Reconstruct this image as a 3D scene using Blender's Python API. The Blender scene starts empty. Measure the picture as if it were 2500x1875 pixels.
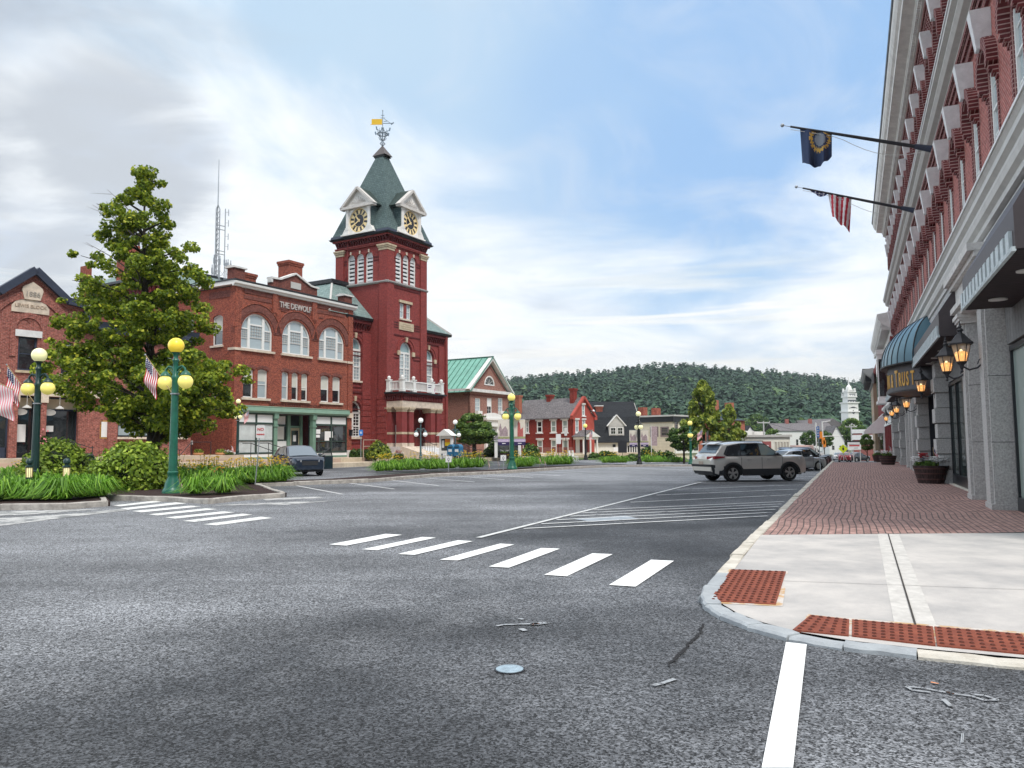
import bpy,math,random
import numpy as np
from mathutils import Vector,Matrix
from mathutils.geometry import tessellate_polygon
rad=math.radians
SC=bpy.context.scene
# camera
CZ=1.6;FOC=1880.0;IW,IH=2500,1875
PITCH=math.atan((1083-937.5)/FOC);ROLL=0.0075
_fw=np.array([0,math.cos(PITCH),math.sin(PITCH)])
_r0=np.array([1.,0,0]);_u0=np.cross(_r0,_fw)
_rt=_r0*math.cos(ROLL)-_u0*math.sin(ROLL)
_up=_u0*math.cos(ROLL)+_r0*math.sin(ROLL)
CAM=np.array([0,0,CZ])
cam=bpy.data.cameras.new('camera');cam_o=bpy.data.objects.new('camera',cam)
SC.collection.objects.link(cam_o);SC.camera=cam_o
cam.sensor_fit='HORIZONTAL';cam.sensor_width=36;cam.lens=36*FOC/IW
cam.clip_start=0.05;cam.clip_end=9000
cam_o.matrix_world=Matrix(((_rt[0],_up[0],-_fw[0],0),(_rt[1],_up[1],-_fw[1],0),(_rt[2],_up[2],-_fw[2],CZ),(0,0,0,1)))
SC.view_settings.view_transform='Standard';SC.view_settings.look='None'
SC.view_settings.exposure=0.18;SC.view_settings.gamma=1.0
SC.render.resolution_x=1024;SC.render.resolution_y=768
cy=SC.cycles
cy.max_bounces=5;cy.diffuse_bounces=3;cy.glossy_bounces=3;cy.transmission_bounces=4
cy.transparent_max_bounces=8;cy.caustics_reflective=False;cy.caustics_refractive=False
cy.use_denoising=True
try:cy.denoiser='OPENIMAGEDENOISE'
except Exception:pass
# sky + sun
SUN_AZ,SUN_EL=152.0,54.0
world=bpy.data.worlds.new('World');SC.world=world;world.use_nodes=True
def build_world():
 nt=world.node_tree;N=nt.nodes;Lk=nt.links;N.clear()
 out=N.new('ShaderNodeOutputWorld');bg=N.new('ShaderNodeBackground');bg.inputs['Strength'].default_value=0.1
 Lk.new(bg.outputs[0],out.inputs[0])
 sky=N.new('ShaderNodeTexSky');sky.sky_type='NISHITA';sky.sun_disc=False
 sky.sun_elevation=rad(SUN_EL);sky.sun_rotation=rad(SUN_AZ);sky.air_density=1.0;sky.dust_density=0.6
 tc=N.new('ShaderNodeTexCoord')
 def vm(op,a,b=None):
  n=N.new('ShaderNodeVectorMath');n.operation=op
  for i,v in enumerate((a,b)):
   if v is None:continue
   if isinstance(v,(tuple,list)):n.inputs[i].default_value=v
   else:Lk.new(v,n.inputs[i])
  return n.outputs['Value']if op=='DOT_PRODUCT' else n.outputs[0]
 def m(op,a,b=0.0,clamp=False):
  n=N.new('ShaderNodeMath');n.operation=op;n.use_clamp=clamp
  for i,v in enumerate((a,b)):
   if isinstance(v,(int,float)):n.inputs[i].default_value=v
   else:Lk.new(v,n.inputs[i])
  return n.outputs[0]
 def mr(v,a,b,c=0.0,d=1.0):
  n=N.new('ShaderNodeMapRange');n.interpolation_type='SMOOTHSTEP'
  Lk.new(v,n.inputs[0])
  for i,x in enumerate((a,b,c,d)):n.inputs[i+1].default_value=x
  return n.outputs[0]
 def noise(vec,sc,det=6,rough=.55,dist=0.0):
  n=N.new('ShaderNodeTexNoise');n.inputs['Scale'].default_value=sc;n.inputs['Detail'].default_value=det
  n.inputs['Roughness'].default_value=rough;n.inputs['Distortion'].default_value=dist
  Lk.new(vec,n.inputs['Vector']);return n.outputs['Fac']
 def mix(f,a,b):
  n=N.new('ShaderNodeMix');n.data_type='RGBA';n.clamp_factor=True
  if isinstance(f,float):n.inputs[0].default_value=f
  else:Lk.new(f,n.inputs[0])
  for i,v in ((6,a),(7,b)):
   if isinstance(v,tuple):n.inputs[i].default_value=(*v,1)
   else:Lk.new(v,n.inputs[i])
  return n.outputs[2]
 d=tc.outputs['Generated']
 sep=N.new('ShaderNodeSeparateXYZ');Lk.new(d,sep.inputs[0])
 zc=m('MAXIMUM',sep.outputs[2],0.0)
 den=m('ADD',zc,0.22)
 comb=N.new('ShaderNodeCombineXYZ')
 Lk.new(m('DIVIDE',sep.outputs[0],den),comb.inputs[0]);Lk.new(m('DIVIDE',sep.outputs[1],den),comb.inputs[1])
 plane=comb.outputs[0]
 n1=noise(plane,1.3,7,.58,.6);n2=noise(vm('ADD',plane,(7.3,2.1,0)),.8,3,.5,.6)
 n3=noise(vm('MULTIPLY',plane,(1.0,1.9,1)),1.7,7,.56,.5)
 def blob(px,py,r,amp):
  v=_fw*FOC+_rt*(px-IW/2)-_up*(py-IH/2);v=v/np.linalg.norm(v)
  dp=vm('DOT_PRODUCT',d,tuple(v));c=math.cos(rad(r))
  return mr(dp,c,1.0,0.0,amp)
 def total(base,items):
  for it in items:base=m('ADD',base,it)
  return base
 white=total(m('ADD',m('MULTIPLY',m('SUBTRACT',n1,.5),3.2),.46),[blob(2000,180,26,-.75),blob(1500,120,26,-.35),blob(1250,480,14,-.05),blob(1650,600,15,-.12),blob(650,450,24,.6),blob(100,330,20,.35),blob(2130,470,11,.9),blob(1350,740,20,.5),blob(560,30,20,-.65),blob(1050,230,16,-.5),blob(720,480,12,.5),blob(120,400,9,.5),blob(1750,800,16,.35)])
 white=mr(white,.02,1.05)
 deep=total(m('ADD',m('MULTIPLY',m('SUBTRACT',n2,.5),1.4),.25),[blob(1950,180,24,.6),blob(1100,350,12,.2),blob(1250,300,18,-.2)])
 deep=mr(deep,-.1,1.0)
 blue=mix(deep,(5.6,7.3,8.9),(3.5,5.6,8.7))
 clear=mix(.12,blue,sky.outputs[0])
 col=mix(white,clear,(9.2,9.6,9.9))
 grey=total(m('MULTIPLY',m('SUBTRACT',n3,.53),3.2),[blob(10,560,19,1.1),blob(60,60,24,.5),blob(330,330,7,.5),blob(250,460,12,-.5),blob(330,350,8,.45),blob(1300,800,14,.2),blob(700,430,20,-.6),blob(2000,300,24,-.6),blob(1350,420,14,-.3),blob(900,60,18,.2)])
 grey=mr(grey,.05,1.1,0,.8)
 col=mix(grey,col,(4.6,5.05,5.7))
 mot=noise(vm('ADD',plane,(3.1,9.2,0)),2.4,6,.6,.8);col=mix(mr(mot,.44,.74,0,.55),col,(6.3,7.2,8.5))
 bars=noise(vm('MULTIPLY',d,(2.2,2.2,34)),1.3,4,.5,.3)
 low=m('MULTIPLY',mr(bars,.50,.68),m('MULTIPLY',mr(sep.outputs[2],.03,.10),mr(sep.outputs[2],.26,.17)))
 col=mix(m('MULTIPLY',low,.8),col,(9.8,9.7,9.3))
 bars2=noise(vm('MULTIPLY',d,(1.6,1.6,26)),1.7,3,.5,.4)
 lowg=m('MULTIPLY',mr(bars2,.52,.66),m('MULTIPLY',mr(sep.outputs[2],.03,.08),mr(sep.outputs[2],.28,.16)))
 col=mix(m('MULTIPLY',lowg,.5),col,(6.0,7.0,7.8))
 col=mix(m('MULTIPLY',mr(sep.outputs[2],.17,.04),.7),col,(9.0,8.6,7.9))
 up_=mr(sep.outputs[2],.50,.75);col=mix(up_,col,(13.0,13.4,14.0))  # unseen upper sky made brighter to lift the overall light
 back=mr(sep.outputs[1],.25,-.55)  # unseen sky behind the camera, dimmed to hold back light from there
 cb=N.new('ShaderNodeVectorMath');cb.operation='SCALE';Lk.new(col,cb.inputs[0]);Lk.new(m('SUBTRACT',1.0,m('MULTIPLY',back,.30)),cb.inputs['Scale'])
 west_boost=mr(sep.outputs[0],-.62,-.88,0,1)  # off-frame left sky, boosted to light the right-hand facade
 cw=N.new('ShaderNodeVectorMath');cw.operation='SCALE';Lk.new(cb.outputs[0],cw.inputs[0]);Lk.new(m('ADD',1.0,m('MULTIPLY',west_boost,1.3)),cw.inputs['Scale'])
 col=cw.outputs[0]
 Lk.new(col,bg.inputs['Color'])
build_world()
sun=bpy.data.lights.new('sun','SUN');sun.energy=2.5;sun.angle=rad(16);sun.color=(1,.955,.88)
sun_o=bpy.data.objects.new('sun',sun);SC.collection.objects.link(sun_o)
_sd=Vector((math.sin(rad(SUN_AZ))*math.cos(rad(SUN_EL)),math.cos(rad(SUN_AZ))*math.cos(rad(SUN_EL)),math.sin(rad(SUN_EL))))
sun_o.rotation_euler=_sd.to_track_quat('Z','Y').to_euler()
# where things stand
def ray(px,py):return _fw*FOC+_rt*(px-IW/2)-_up*(py-IH/2)
def G(px,py,z=0.0):
 d=ray(px,py);return CAM+d*((z-CZ)/d[2])
def at(px,py,Y):
 d=ray(px,py);return CAM+d*(Y/d[1])
class Frame:
 def __init__(s,o,yaw):
  s.yaw=yaw;a=rad(yaw);s.o=np.array([o[0],o[1],0.]);s.s=np.array([math.sin(a),math.cos(a),0]);s.n=np.array([-s.s[1],s.s[0],0])
 def w(s,a,b,z=0.):return s.o+s.s*a+s.n*b+np.array([0,0,z])
 def front(s,px,py,b=0.):
  d=ray(px,py);k=((s.o-CAM).dot(s.n)+b)/d.dot(s.n);p=CAM+d*k;return ((p-s.o).dot(s.s),p[2])
 def co(s,p):q=np.array([p[0],p[1],0])-s.o;return q.dot(s.s),q.dot(s.n)
 @property
 def rz(s):return math.pi/2-rad(s.yaw)
RF=Frame((0,0),23.75)
LF=Frame((-19.74,54.54),30.5)
def smooth(a,b,x):t=min(1,max(0,(x-a)/(b-a)));return t*t*(3-2*t)
def gz(x,y):
 if y<=1:return 0.0
 t=x*RF.s[0]+y*RF.s[1]
 return -min(2.3,.016*max(0.0,t-30))*smooth(0,.30,x/y)
def gs(t):return.15-.024*max(0.0,t-57)
def GR(px,py,dz=0.0):
 z=0.0
 for _ in range(12):p=G(px,py,z+dz);z=gz(p[0],p[1])
 return np.array([p[0],p[1],z])
 # mesh builder
def link(o,parent=None):
 SC.collection.objects.link(o)
 if parent is not None:o.parent=parent
 return o
class MB:
 def __init__(s):s.v=[];s.f=[];s.m=[];s.mi=0
 def add(s,vs,fs,mi=None):
  b=len(s.v);s.v.extend([tuple(map(float,p))for p in vs])
  for f in fs:s.f.append(tuple(i+b for i in f));s.m.append(s.mi if mi is None else mi)
  return s
 def box(s,x0,x1,y0,y1,z0,z1,mi=None):
  vs=[(x,y,z)for z in (z0,z1)for y in (y0,y1)for x in (x0,x1)]
  return s.add(vs,[(0,2,3,1),(4,5,7,6),(0,1,5,4),(2,6,7,3),(0,4,6,2),(1,3,7,5)],mi)
 def hexa(s,lo,hi,mi=None):
  return s.add(list(lo)+list(hi),[(3,2,1,0),(4,5,6,7),(0,1,5,4),(1,2,6,5),(2,3,7,6),(3,0,4,7)],mi)
 def beam(s,p,q,w,h,mi=None,up=(0,0,1)):
  p,q=Vector(p),Vector(q);d=(q-p).normalized();u=Vector(up)
  if abs(d.dot(u))>.98:u=Vector((1,0,0))
  r=d.cross(u).normalized()*(w/2);u=r.cross(d).normalized()*(h/2)
  return s.hexa([p-r-u,p+r-u,p+r+u,p-r+u],[q-r-u,q+r-u,q+r+u,q-r+u],mi)
 def prism(s,pts,y0,y1,mi=None):
  n=len(pts);vs=[(x,y0,z)for x,z in pts]+[(x,y1,z)for x,z in pts]
  t=tessellate_polygon([[Vector((x,z,0))for x,z in pts]])
  fs=[tuple(a)for a in t]+[tuple(i+n for i in reversed(a))for a in t]+[(i,(i+1)%n,(i+1)%n+n,i+n)for i in range(n)]
  return s.add(vs,fs,mi)
 def prism_z(s,pts,z0,z1,mi=None):
  n=len(pts);vs=[(x,y,z0)for x,y in pts]+[(x,y,z1)for x,y in pts]
  t=tessellate_polygon([[Vector((x,y,0))for x,y in pts]])
  fs=[tuple(reversed(a))for a in t]+[tuple(i+n for i in a)for a in t]+[(i,(i+1)%n,(i+1)%n+n,i+n)for i in range(n)]
  return s.add(vs,fs,mi)
 def prism_x(s,pts,x0,x1,mi=None):
  n=len(pts);vs=[(x0,y,z)for y,z in pts]+[(x1,y,z)for y,z in pts]
  t=tessellate_polygon([[Vector((y,z,0))for y,z in pts]])
  fs=[tuple(a)for a in t]+[tuple(i+n for i in reversed(a))for a in t]+[(i,(i+1)%n,(i+1)%n+n,i+n)for i in range(n)]
  return s.add(vs,fs,mi)
 def lathe(s,prof,c=(0,0,0),seg=16,mi=None,flute=0):
  vs=[]
  for r,z in prof:
   for k in range(seg):
    a=2*math.pi*k/seg;rr=r*(1-(flute if k%2 else 0));vs.append((c[0]+rr*math.cos(a),c[1]+rr*math.sin(a),c[2]+z))
  fs=[(i*seg+k,i*seg+(k+1)%seg,(i+1)*seg+(k+1)%seg,(i+1)*seg+k)for i in range(len(prof)-1)for k in range(seg)]
  fs.append(tuple(reversed(range(seg))));fs.append(tuple((len(prof)-1)*seg+k for k in range(seg)))
  return s.add(vs,fs,mi)
 def tube(s,path,r,seg=8,mi=None):
  P=[Vector(p)for p in path];rs=r if isinstance(r,(list,tuple))else [r]*len(P)
  vs=[];ref=None
  for i,p in enumerate(P):
   d=(P[min(i+1,len(P)-1)]-P[max(i-1,0)]).normalized()
   if ref is None:ref=Vector((0,0,1))if abs(d.z)<.9 else Vector((1,0,0))
   a=d.cross(ref).normalized();b=a.cross(d).normalized();ref=b
   for k in range(seg):
    t=2*math.pi*k/seg;vs.append(p+(a*math.cos(t)+b*math.sin(t))*rs[i])
  n=len(P)
  fs=[(i*seg+k,i*seg+(k+1)%seg,(i+1)*seg+(k+1)%seg,(i+1)*seg+k)for i in range(n-1)for k in range(seg)]
  fs+=[tuple(reversed(range(seg))),tuple((n-1)*seg+k for k in range(seg))]
  return s.add(vs,fs,mi)
 def sphere(s,c,r,seg=20,rings=12,sc=(1,1,1),mi=None):
  prof=[(math.sin(math.pi*i/rings)*r,-math.cos(math.pi*i/rings)*r)for i in range(rings+1)]
  prof[0]=(1e-4,-r);prof[-1]=(1e-4,r);b=len(s.v);s.lathe(prof,(0,0,0),seg,mi)
  for i in range(b,len(s.v)):x,y,z=s.v[i];s.v[i]=(x*sc[0]+c[0],y*sc[1]+c[1],z*sc[2]+c[2])
  return s
 def grid(s,P,mi=None,flip=False,mfun=None):
  r,c=len(P),len(P[0]);b=len(s.v);s.v.extend([tuple(map(float,p))for row in P for p in row])
  for i in range(r-1):
   for j in range(c-1):
    q=(b+i*c+j,b+i*c+j+1,b+(i+1)*c+j+1,b+(i+1)*c+j)
    s.f.append(tuple(reversed(q))if flip else q);s.m.append(mfun(i,j)if mfun else (s.mi if mi is None else mi))
  return s
 def xf(s,M,start=0):
  for i in range(start,len(s.v)):p=M@Vector(s.v[i]);s.v[i]=(p.x,p.y,p.z)
  return s
 def build(s,name,mats,parent=None,smooth=False,bevel=0.0,label=None,loc=None,rz=None):
  me=bpy.data.meshes.new(name);me.from_pydata(s.v,[],s.f)
  if not isinstance(mats,(list,tuple)):mats=[mats]
  for m_ in mats:me.materials.append(m_)
  if len(mats)>1:me.polygons.foreach_set('material_index',[min(i,len(mats)-1)for i in s.m])
  me.update();box_uv(me)
  if smooth:
   me.polygons.foreach_set('use_smooth',[True]*len(me.polygons))
   if smooth is not True:me.set_sharp_from_angle(angle=rad(smooth))
  o=bpy.data.objects.new(name,me);link(o,parent)
  if bevel:
   b=o.modifiers.new('bevel','BEVEL');b.width=bevel;b.segments=1;b.limit_method='ANGLE';b.angle_limit=rad(40)
  if label:o['label']=label
  if loc is not None:o.location=loc
  if rz is not None:o.rotation_euler.z=rz
  return o
def box_uv(me):
 n=len(me.loops);
 if n==0:return
 uv=me.uv_layers.new(name='UVMap')
 co=np.empty(len(me.vertices)*3);me.vertices.foreach_get('co',co);co=co.reshape(-1,3)
 vi=np.empty(n,dtype=np.int32);me.loops.foreach_get('vertex_index',vi)
 pn=np.empty(len(me.polygons)*3);me.polygons.foreach_get('normal',pn);pn=np.abs(pn.reshape(-1,3))
 ls=np.empty(len(me.polygons),dtype=np.int32);me.polygons.foreach_get('loop_total',ls)
 ln=np.repeat(pn,ls,axis=0);c=co[vi]
 ax=np.argmax(ln*np.array([1,1,.9]),axis=1)
 U=np.where(ax==0,c[:,1],c[:,0]);V=np.where(ax==2,c[:,1],c[:,2])
 uv.data.foreach_set('uv',np.stack([U,V],1).ravel())
def raw(name,V,F,mats,parent=None,midx=None,smooth=False):
 me=bpy.data.meshes.new(name);nv,nf,k=len(V),len(F),F.shape[1]
 me.vertices.add(nv);me.vertices.foreach_set('co',np.asarray(V,dtype=np.float32).ravel())
 me.loops.add(nf*k);me.loops.foreach_set('vertex_index',np.asarray(F,dtype=np.int32).ravel())
 me.polygons.add(nf);me.polygons.foreach_set('loop_start',np.arange(0,nf*k,k,dtype=np.int32))
 if not isinstance(mats,(list,tuple)):mats=[mats]
 for m_ in mats:me.materials.append(m_)
 if midx is not None:me.polygons.foreach_set('material_index',np.asarray(midx,dtype=np.int32))
 me.update(calc_edges=True);box_uv(me)
 if smooth:me.polygons.foreach_set('use_smooth',[True]*nf)
 o=bpy.data.objects.new(name,me);return link(o,parent)
def tag(o,label=None,cat=None,group=None,kind=None):
 if label:o['label']=label
 if cat:o['category']=cat
 if group:o['group']=group
 if kind:o['kind']=kind
 return o
def empty(name,loc,rz=0.0,label=None,cat=None,group=None):
 o=bpy.data.objects.new(name,None);link(o);o.location=tuple(map(float,loc));o.rotation_euler.z=rz
 o.empty_display_size=.3
 return tag(o,label,cat,group)
_kids={}
def children(o):return [c for c in bpy.data.objects if c.parent==o]
def copy_tree(o,parent=None):
 c=o.copy();link(c);c.parent=parent
 for ch in children(o):copy_tree(ch,c)
 return c
def copy_thing(o,loc,rz=0.0,label=None,scale=1.0,group=None):
 c=copy_tree(o);c.location=tuple(map(float,loc));c.rotation_euler.z=rz;c.scale=(scale,)*3 if not isinstance(scale,tuple)else scale
 if label:c['label']=label
 if group:c['group']=group
 return c
def structure(o):o['kind']='structure';return o
def text_mesh(name,txt,size,mat,parent,loc,rot=(math.pi/2,0,0),ext=.01,align='CENTER',sx=1.0,bold=0.0):
 cu=bpy.data.curves.new('t','FONT');cu.body=txt;cu.size=size;cu.extrude=ext;cu.align_x=align;cu.align_y='CENTER';cu.offset=bold;cu.resolution_u=3
 t=bpy.data.objects.new('t',cu);SC.collection.objects.link(t)
 dg=bpy.context.evaluated_depsgraph_get();me=bpy.data.meshes.new_from_object(t.evaluated_get(dg))
 bpy.data.objects.remove(t);bpy.data.curves.remove(cu)
 me.materials.clear();me.materials.append(mat);me.name=name
 o=bpy.data.objects.new(name,me);link(o,parent);o.location=loc;o.rotation_euler=rot;o.scale=(sx,1,1)
 return o
 # materials
def mat(name,col,rough=.7,metal=0.0,spec=.4,noise=0.0,nscale=3.0,bump=0.0,bscale=40.0,col2=None,coat=0.0,detail=6,emit=0.0,alpha=None,trans=0.0,uvn=True):
 m=bpy.data.materials.new(name);m.use_nodes=True;nt=m.node_tree;N=nt.nodes;Lk=nt.links
 b=N['Principled BSDF'];b.inputs['Base Color'].default_value=(*col,1);b.inputs['Roughness'].default_value=rough
 b.inputs['Metallic'].default_value=metal;b.inputs['Specular IOR Level'].default_value=spec
 if coat:b.inputs['Coat Weight'].default_value=coat;b.inputs['Coat Roughness'].default_value=.04
 if trans:b.inputs['Transmission Weight'].default_value=trans
 if emit:b.inputs['Emission Color'].default_value=(*col,1);b.inputs['Emission Strength'].default_value=emit
 if noise or bump or col2:
  tc=N.new('ShaderNodeTexCoord');vec=tc.outputs['Object']
  if noise or col2:
   n=N.new('ShaderNodeTexNoise');n.inputs['Scale'].default_value=nscale;n.inputs['Detail'].default_value=detail;n.inputs['Roughness'].default_value=.65
   Lk.new(vec,n.inputs['Vector'])
   r=N.new('ShaderNodeValToRGB');c2=col2 or tuple(c*(1-noise)for c in col);c1=col if col2 else tuple(min(1,c*(1+noise*.6))for c in col)
   r.color_ramp.elements[0].position=.33;r.color_ramp.elements[1].position=.67
   r.color_ramp.elements[0].color=(*c2,1);r.color_ramp.elements[1].color=(*c1,1)
   Lk.new(n.outputs['Fac'],r.inputs[0]);Lk.new(r.outputs[0],b.inputs['Base Color'])
  if bump:
   n2=N.new('ShaderNodeTexNoise');n2.inputs['Scale'].default_value=bscale;n2.inputs['Detail'].default_value=4;Lk.new(vec,n2.inputs['Vector'])
   bp=N.new('ShaderNodeBump');bp.inputs['Strength'].default_value=min(1,bump);bp.inputs['Distance'].default_value=.02
   Lk.new(n2.outputs['Fac'],bp.inputs['Height']);Lk.new(bp.outputs[0],b.inputs['Normal'])
 return m
def brickmat(name,c1,c2,mortar,bw=.22,rh=.075,ms=.011,rough=.85,stain=.25,bump=.5,offset=.5,rot=0.0,squash=1.0,vary=.35,stainc=(.10,.05,.045),freq=2):
 m=bpy.data.materials.new(name);m.use_nodes=True;nt=m.node_tree;N=nt.nodes;Lk=nt.links
 b=N['Principled BSDF'];b.inputs['Roughness'].default_value=rough;b.inputs['Specular IOR Level'].default_value=.25
 uv=N.new('ShaderNodeUVMap');mp=N.new('ShaderNodeMapping');mp.inputs['Rotation'].default_value=(0,0,rot);Lk.new(uv.outputs[0],mp.inputs[0])
 br=N.new('ShaderNodeTexBrick');br.inputs['Scale'].default_value=1;br.inputs['Brick Width'].default_value=bw;br.inputs['Row Height'].default_value=rh
 br.inputs['Mortar Size'].default_value=ms;br.inputs['Mortar Smooth'].default_value=.2;br.offset=offset;br.offset_frequency=freq
 br.inputs['Color1'].default_value=(*c1,1);br.inputs['Color2'].default_value=(*c2,1);br.inputs['Mortar'].default_value=(*mortar,1)
 Lk.new(mp.outputs[0],br.inputs['Vector'])
 n=N.new('ShaderNodeTexNoise');n.inputs['Scale'].default_value=.9;n.inputs['Detail'].default_value=8;n.inputs['Roughness'].default_value=.7
 tc=N.new('ShaderNodeTexCoord');Lk.new(tc.outputs['Object'],n.inputs['Vector'])
 n2=N.new('ShaderNodeTexNoise');n2.inputs['Scale'].default_value=9;n2.inputs['Detail'].default_value=5;Lk.new(tc.outputs['Object'],n2.inputs['Vector'])
 mr=N.new('ShaderNodeMapRange');Lk.new(n2.outputs['Fac'],mr.inputs[0]);mr.inputs[1].default_value=.3;mr.inputs[2].default_value=.7;mr.inputs[3].default_value=1-vary;mr.inputs[4].default_value=1+vary
 mul=N.new('ShaderNodeVectorMath');mul.operation='SCALE';Lk.new(br.outputs['Color'],mul.inputs[0]);Lk.new(mr.outputs[0],mul.inputs['Scale'])
 mx=N.new('ShaderNodeMix');mx.data_type='RGBA';rp=N.new('ShaderNodeMapRange');rp.inputs[1].default_value=.52;rp.inputs[2].default_value=.75;rp.inputs[4].default_value=stain
 Lk.new(n.outputs['Fac'],rp.inputs[0]);Lk.new(rp.outputs[0],mx.inputs[0]);Lk.new(mul.outputs[0],mx.inputs[6]);mx.inputs[7].default_value=(*stainc,1)
 Lk.new(mx.outputs[2],b.inputs['Base Color'])
 bp=N.new('ShaderNodeBump');bp.invert=True;bp.inputs['Strength'].default_value=bump;bp.inputs['Distance'].default_value=.01
 Lk.new(br.outputs['Fac'],bp.inputs['Height']);Lk.new(bp.outputs[0],b.inputs['Normal'])
 return m
def leafmat(name,c1,c2,c3=None,trans=.35,rough=.55):
 m=bpy.data.materials.new(name);m.use_nodes=True;nt=m.node_tree;N=nt.nodes;Lk=nt.links
 b=N['Principled BSDF'];b.inputs['Roughness'].default_value=rough;b.inputs['Specular IOR Level'].default_value=.3
 g=N.new('ShaderNodeNewGeometry');r=N.new('ShaderNodeValToRGB');r.color_ramp.elements[0].color=(*c1,1);r.color_ramp.elements[1].color=(*c2,1)
 if c3:e=r.color_ramp.elements.new(.8);e.color=(*c2,1);r.color_ramp.elements[-1].color=(*c3,1)
 Lk.new(g.outputs['Random Per Island'],r.inputs[0]);Lk.new(r.outputs[0],b.inputs['Base Color'])
 t=N.new('ShaderNodeBsdfTranslucent');Lk.new(r.outputs[0],t.inputs[0]);mx=N.new('ShaderNodeMixShader');mx.inputs[0].default_value=trans
 Lk.new(b.outputs[0],mx.inputs[1]);Lk.new(t.outputs[0],mx.inputs[2]);Lk.new(mx.outputs[0],N['Material Output'].inputs[0])
 return m
def asphaltmat(name,c_lo,c_hi,patch=None,speck=.5,fine=150.0,fields=(),plane=False):
 m=bpy.data.materials.new(name);m.use_nodes=True;nt=m.node_tree;N=nt.nodes;Lk=nt.links
 b=N['Principled BSDF'];b.inputs['Roughness'].default_value=.72;b.inputs['Specular IOR Level'].default_value=.35
 tc=N.new('ShaderNodeTexCoord');o=tc.outputs['Object']
 def nz(s,d=5,r=.6,vec=o):
  n=N.new('ShaderNodeTexNoise');n.inputs['Scale'].default_value=s;n.inputs['Detail'].default_value=d;n.inputs['Roughness'].default_value=r;Lk.new(vec,n.inputs['Vector']);return n.outputs['Fac']
 def mp(v,a,b_,c,d):
  n=N.new('ShaderNodeMapRange');n.interpolation_type='SMOOTHSTEP'
  Lk.new(v,n.inputs[0])
  for i,x in enumerate((a,b_,c,d)):n.inputs[i+1].default_value=x
  return n.outputs[0]
 def mul(a,b_,op='MULTIPLY'):
  n=N.new('ShaderNodeMath');n.operation=op
  for i,v in enumerate((a,b_)):
   if isinstance(v,(int,float)):n.inputs[i].default_value=v
   else:Lk.new(v,n.inputs[i])
  return n.outputs[0]
 big=nz(.16,5,.55);mid=nz(1.1,6,.6)
 vo=N.new('ShaderNodeTexVoronoi');vo.inputs['Scale'].default_value=fine*.55;Lk.new(o,vo.inputs['Vector'])
 sp=N.new('ShaderNodeSeparateColor');Lk.new(vo.outputs['Color'],sp.inputs[0])
 vo2=N.new('ShaderNodeTexVoronoi');vo2.inputs['Scale'].default_value=fine*.27;Lk.new(o,vo2.inputs['Vector'])
 sp2=N.new('ShaderNodeSeparateColor');Lk.new(vo2.outputs['Color'],sp2.inputs[0])
 grain=mul(mp(sp.outputs[0],0,1,1-speck,1+speck),mp(sp2.outputs[1],0,1,1-speck*.35,1+speck*.35))
 val=mul(mul(mp(big,.3,.7,.82,1.18),mp(mid,.25,.75,.86,1.14)),grain)
 mpn=N.new('ShaderNodeMapping');mpn.inputs['Rotation'].default_value=(0,0,-RF.rz);mpn.inputs['Scale'].default_value=(.035,.75,1);Lk.new(o,mpn.inputs[0]);trk=nz(1.0,3,.5,mpn.outputs[0])
 stn=nz(.55,8,.7);val=mul(mul(val,mp(trk,.35,.65,.84,1.14)),mp(stn,.60,.72,1,.72))
 mx=N.new('ShaderNodeMix');mx.data_type='RGBA';mx.inputs[6].default_value=(*c_lo,1);mx.inputs[7].default_value=(*c_hi,1)
 tot=mp(big,.35,.65,0,.5)
 for (cx,cyy,rx,ry,amp)in fields:
  vm=N.new('ShaderNodeVectorMath');vm.operation='SUBTRACT';Lk.new(o,vm.inputs[0]);vm.inputs[1].default_value=(cx,cyy,0)
  vs=N.new('ShaderNodeVectorMath');vs.operation='MULTIPLY';Lk.new(vm.outputs[0],vs.inputs[0]);vs.inputs[1].default_value=(1/rx,1/ry,0)
  ln=N.new('ShaderNodeVectorMath');ln.operation='LENGTH';Lk.new(vs.outputs[0],ln.inputs[0])
  w=mul(ln.outputs['Value'],mp(mid,.3,.7,.8,1.2));tot=mul(tot,mp(w,.3,1.0,amp,0),'ADD')
 if plane:
  dn=N.new('ShaderNodeVectorMath');dn.operation='DOT_PRODUCT';Lk.new(o,dn.inputs[0]);dn.inputs[1].default_value=tuple(RF.n)
  dt=N.new('ShaderNodeVectorMath');dt.operation='DOT_PRODUCT';Lk.new(o,dt.inputs[0]);dt.inputs[1].default_value=tuple(RF.s)
  nn=mul(dn.outputs['Value'],mp(mid,.3,.7,-.25,.25),'ADD')
  tot=mul(tot,mul(mp(nn,5.6,6.1,0,.42),mp(dt.outputs['Value'],8,15,0,1)),'ADD')
 cl=N.new('ShaderNodeClamp');Lk.new(tot,cl.inputs[0]);Lk.new(cl.outputs[0],mx.inputs[0])
 sc=N.new('ShaderNodeVectorMath');sc.operation='SCALE';Lk.new(mx.outputs[2],sc.inputs[0]);Lk.new(val,sc.inputs['Scale']);Lk.new(sc.outputs[0],b.inputs['Base Color'])
 bp=N.new('ShaderNodeBump');bp.inputs['Strength'].default_value=.6;bp.inputs['Distance'].default_value=.006;Lk.new(vo.outputs['Distance'],bp.inputs['Height']);Lk.new(bp.outputs[0],b.inputs['Normal'])
 return m
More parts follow.
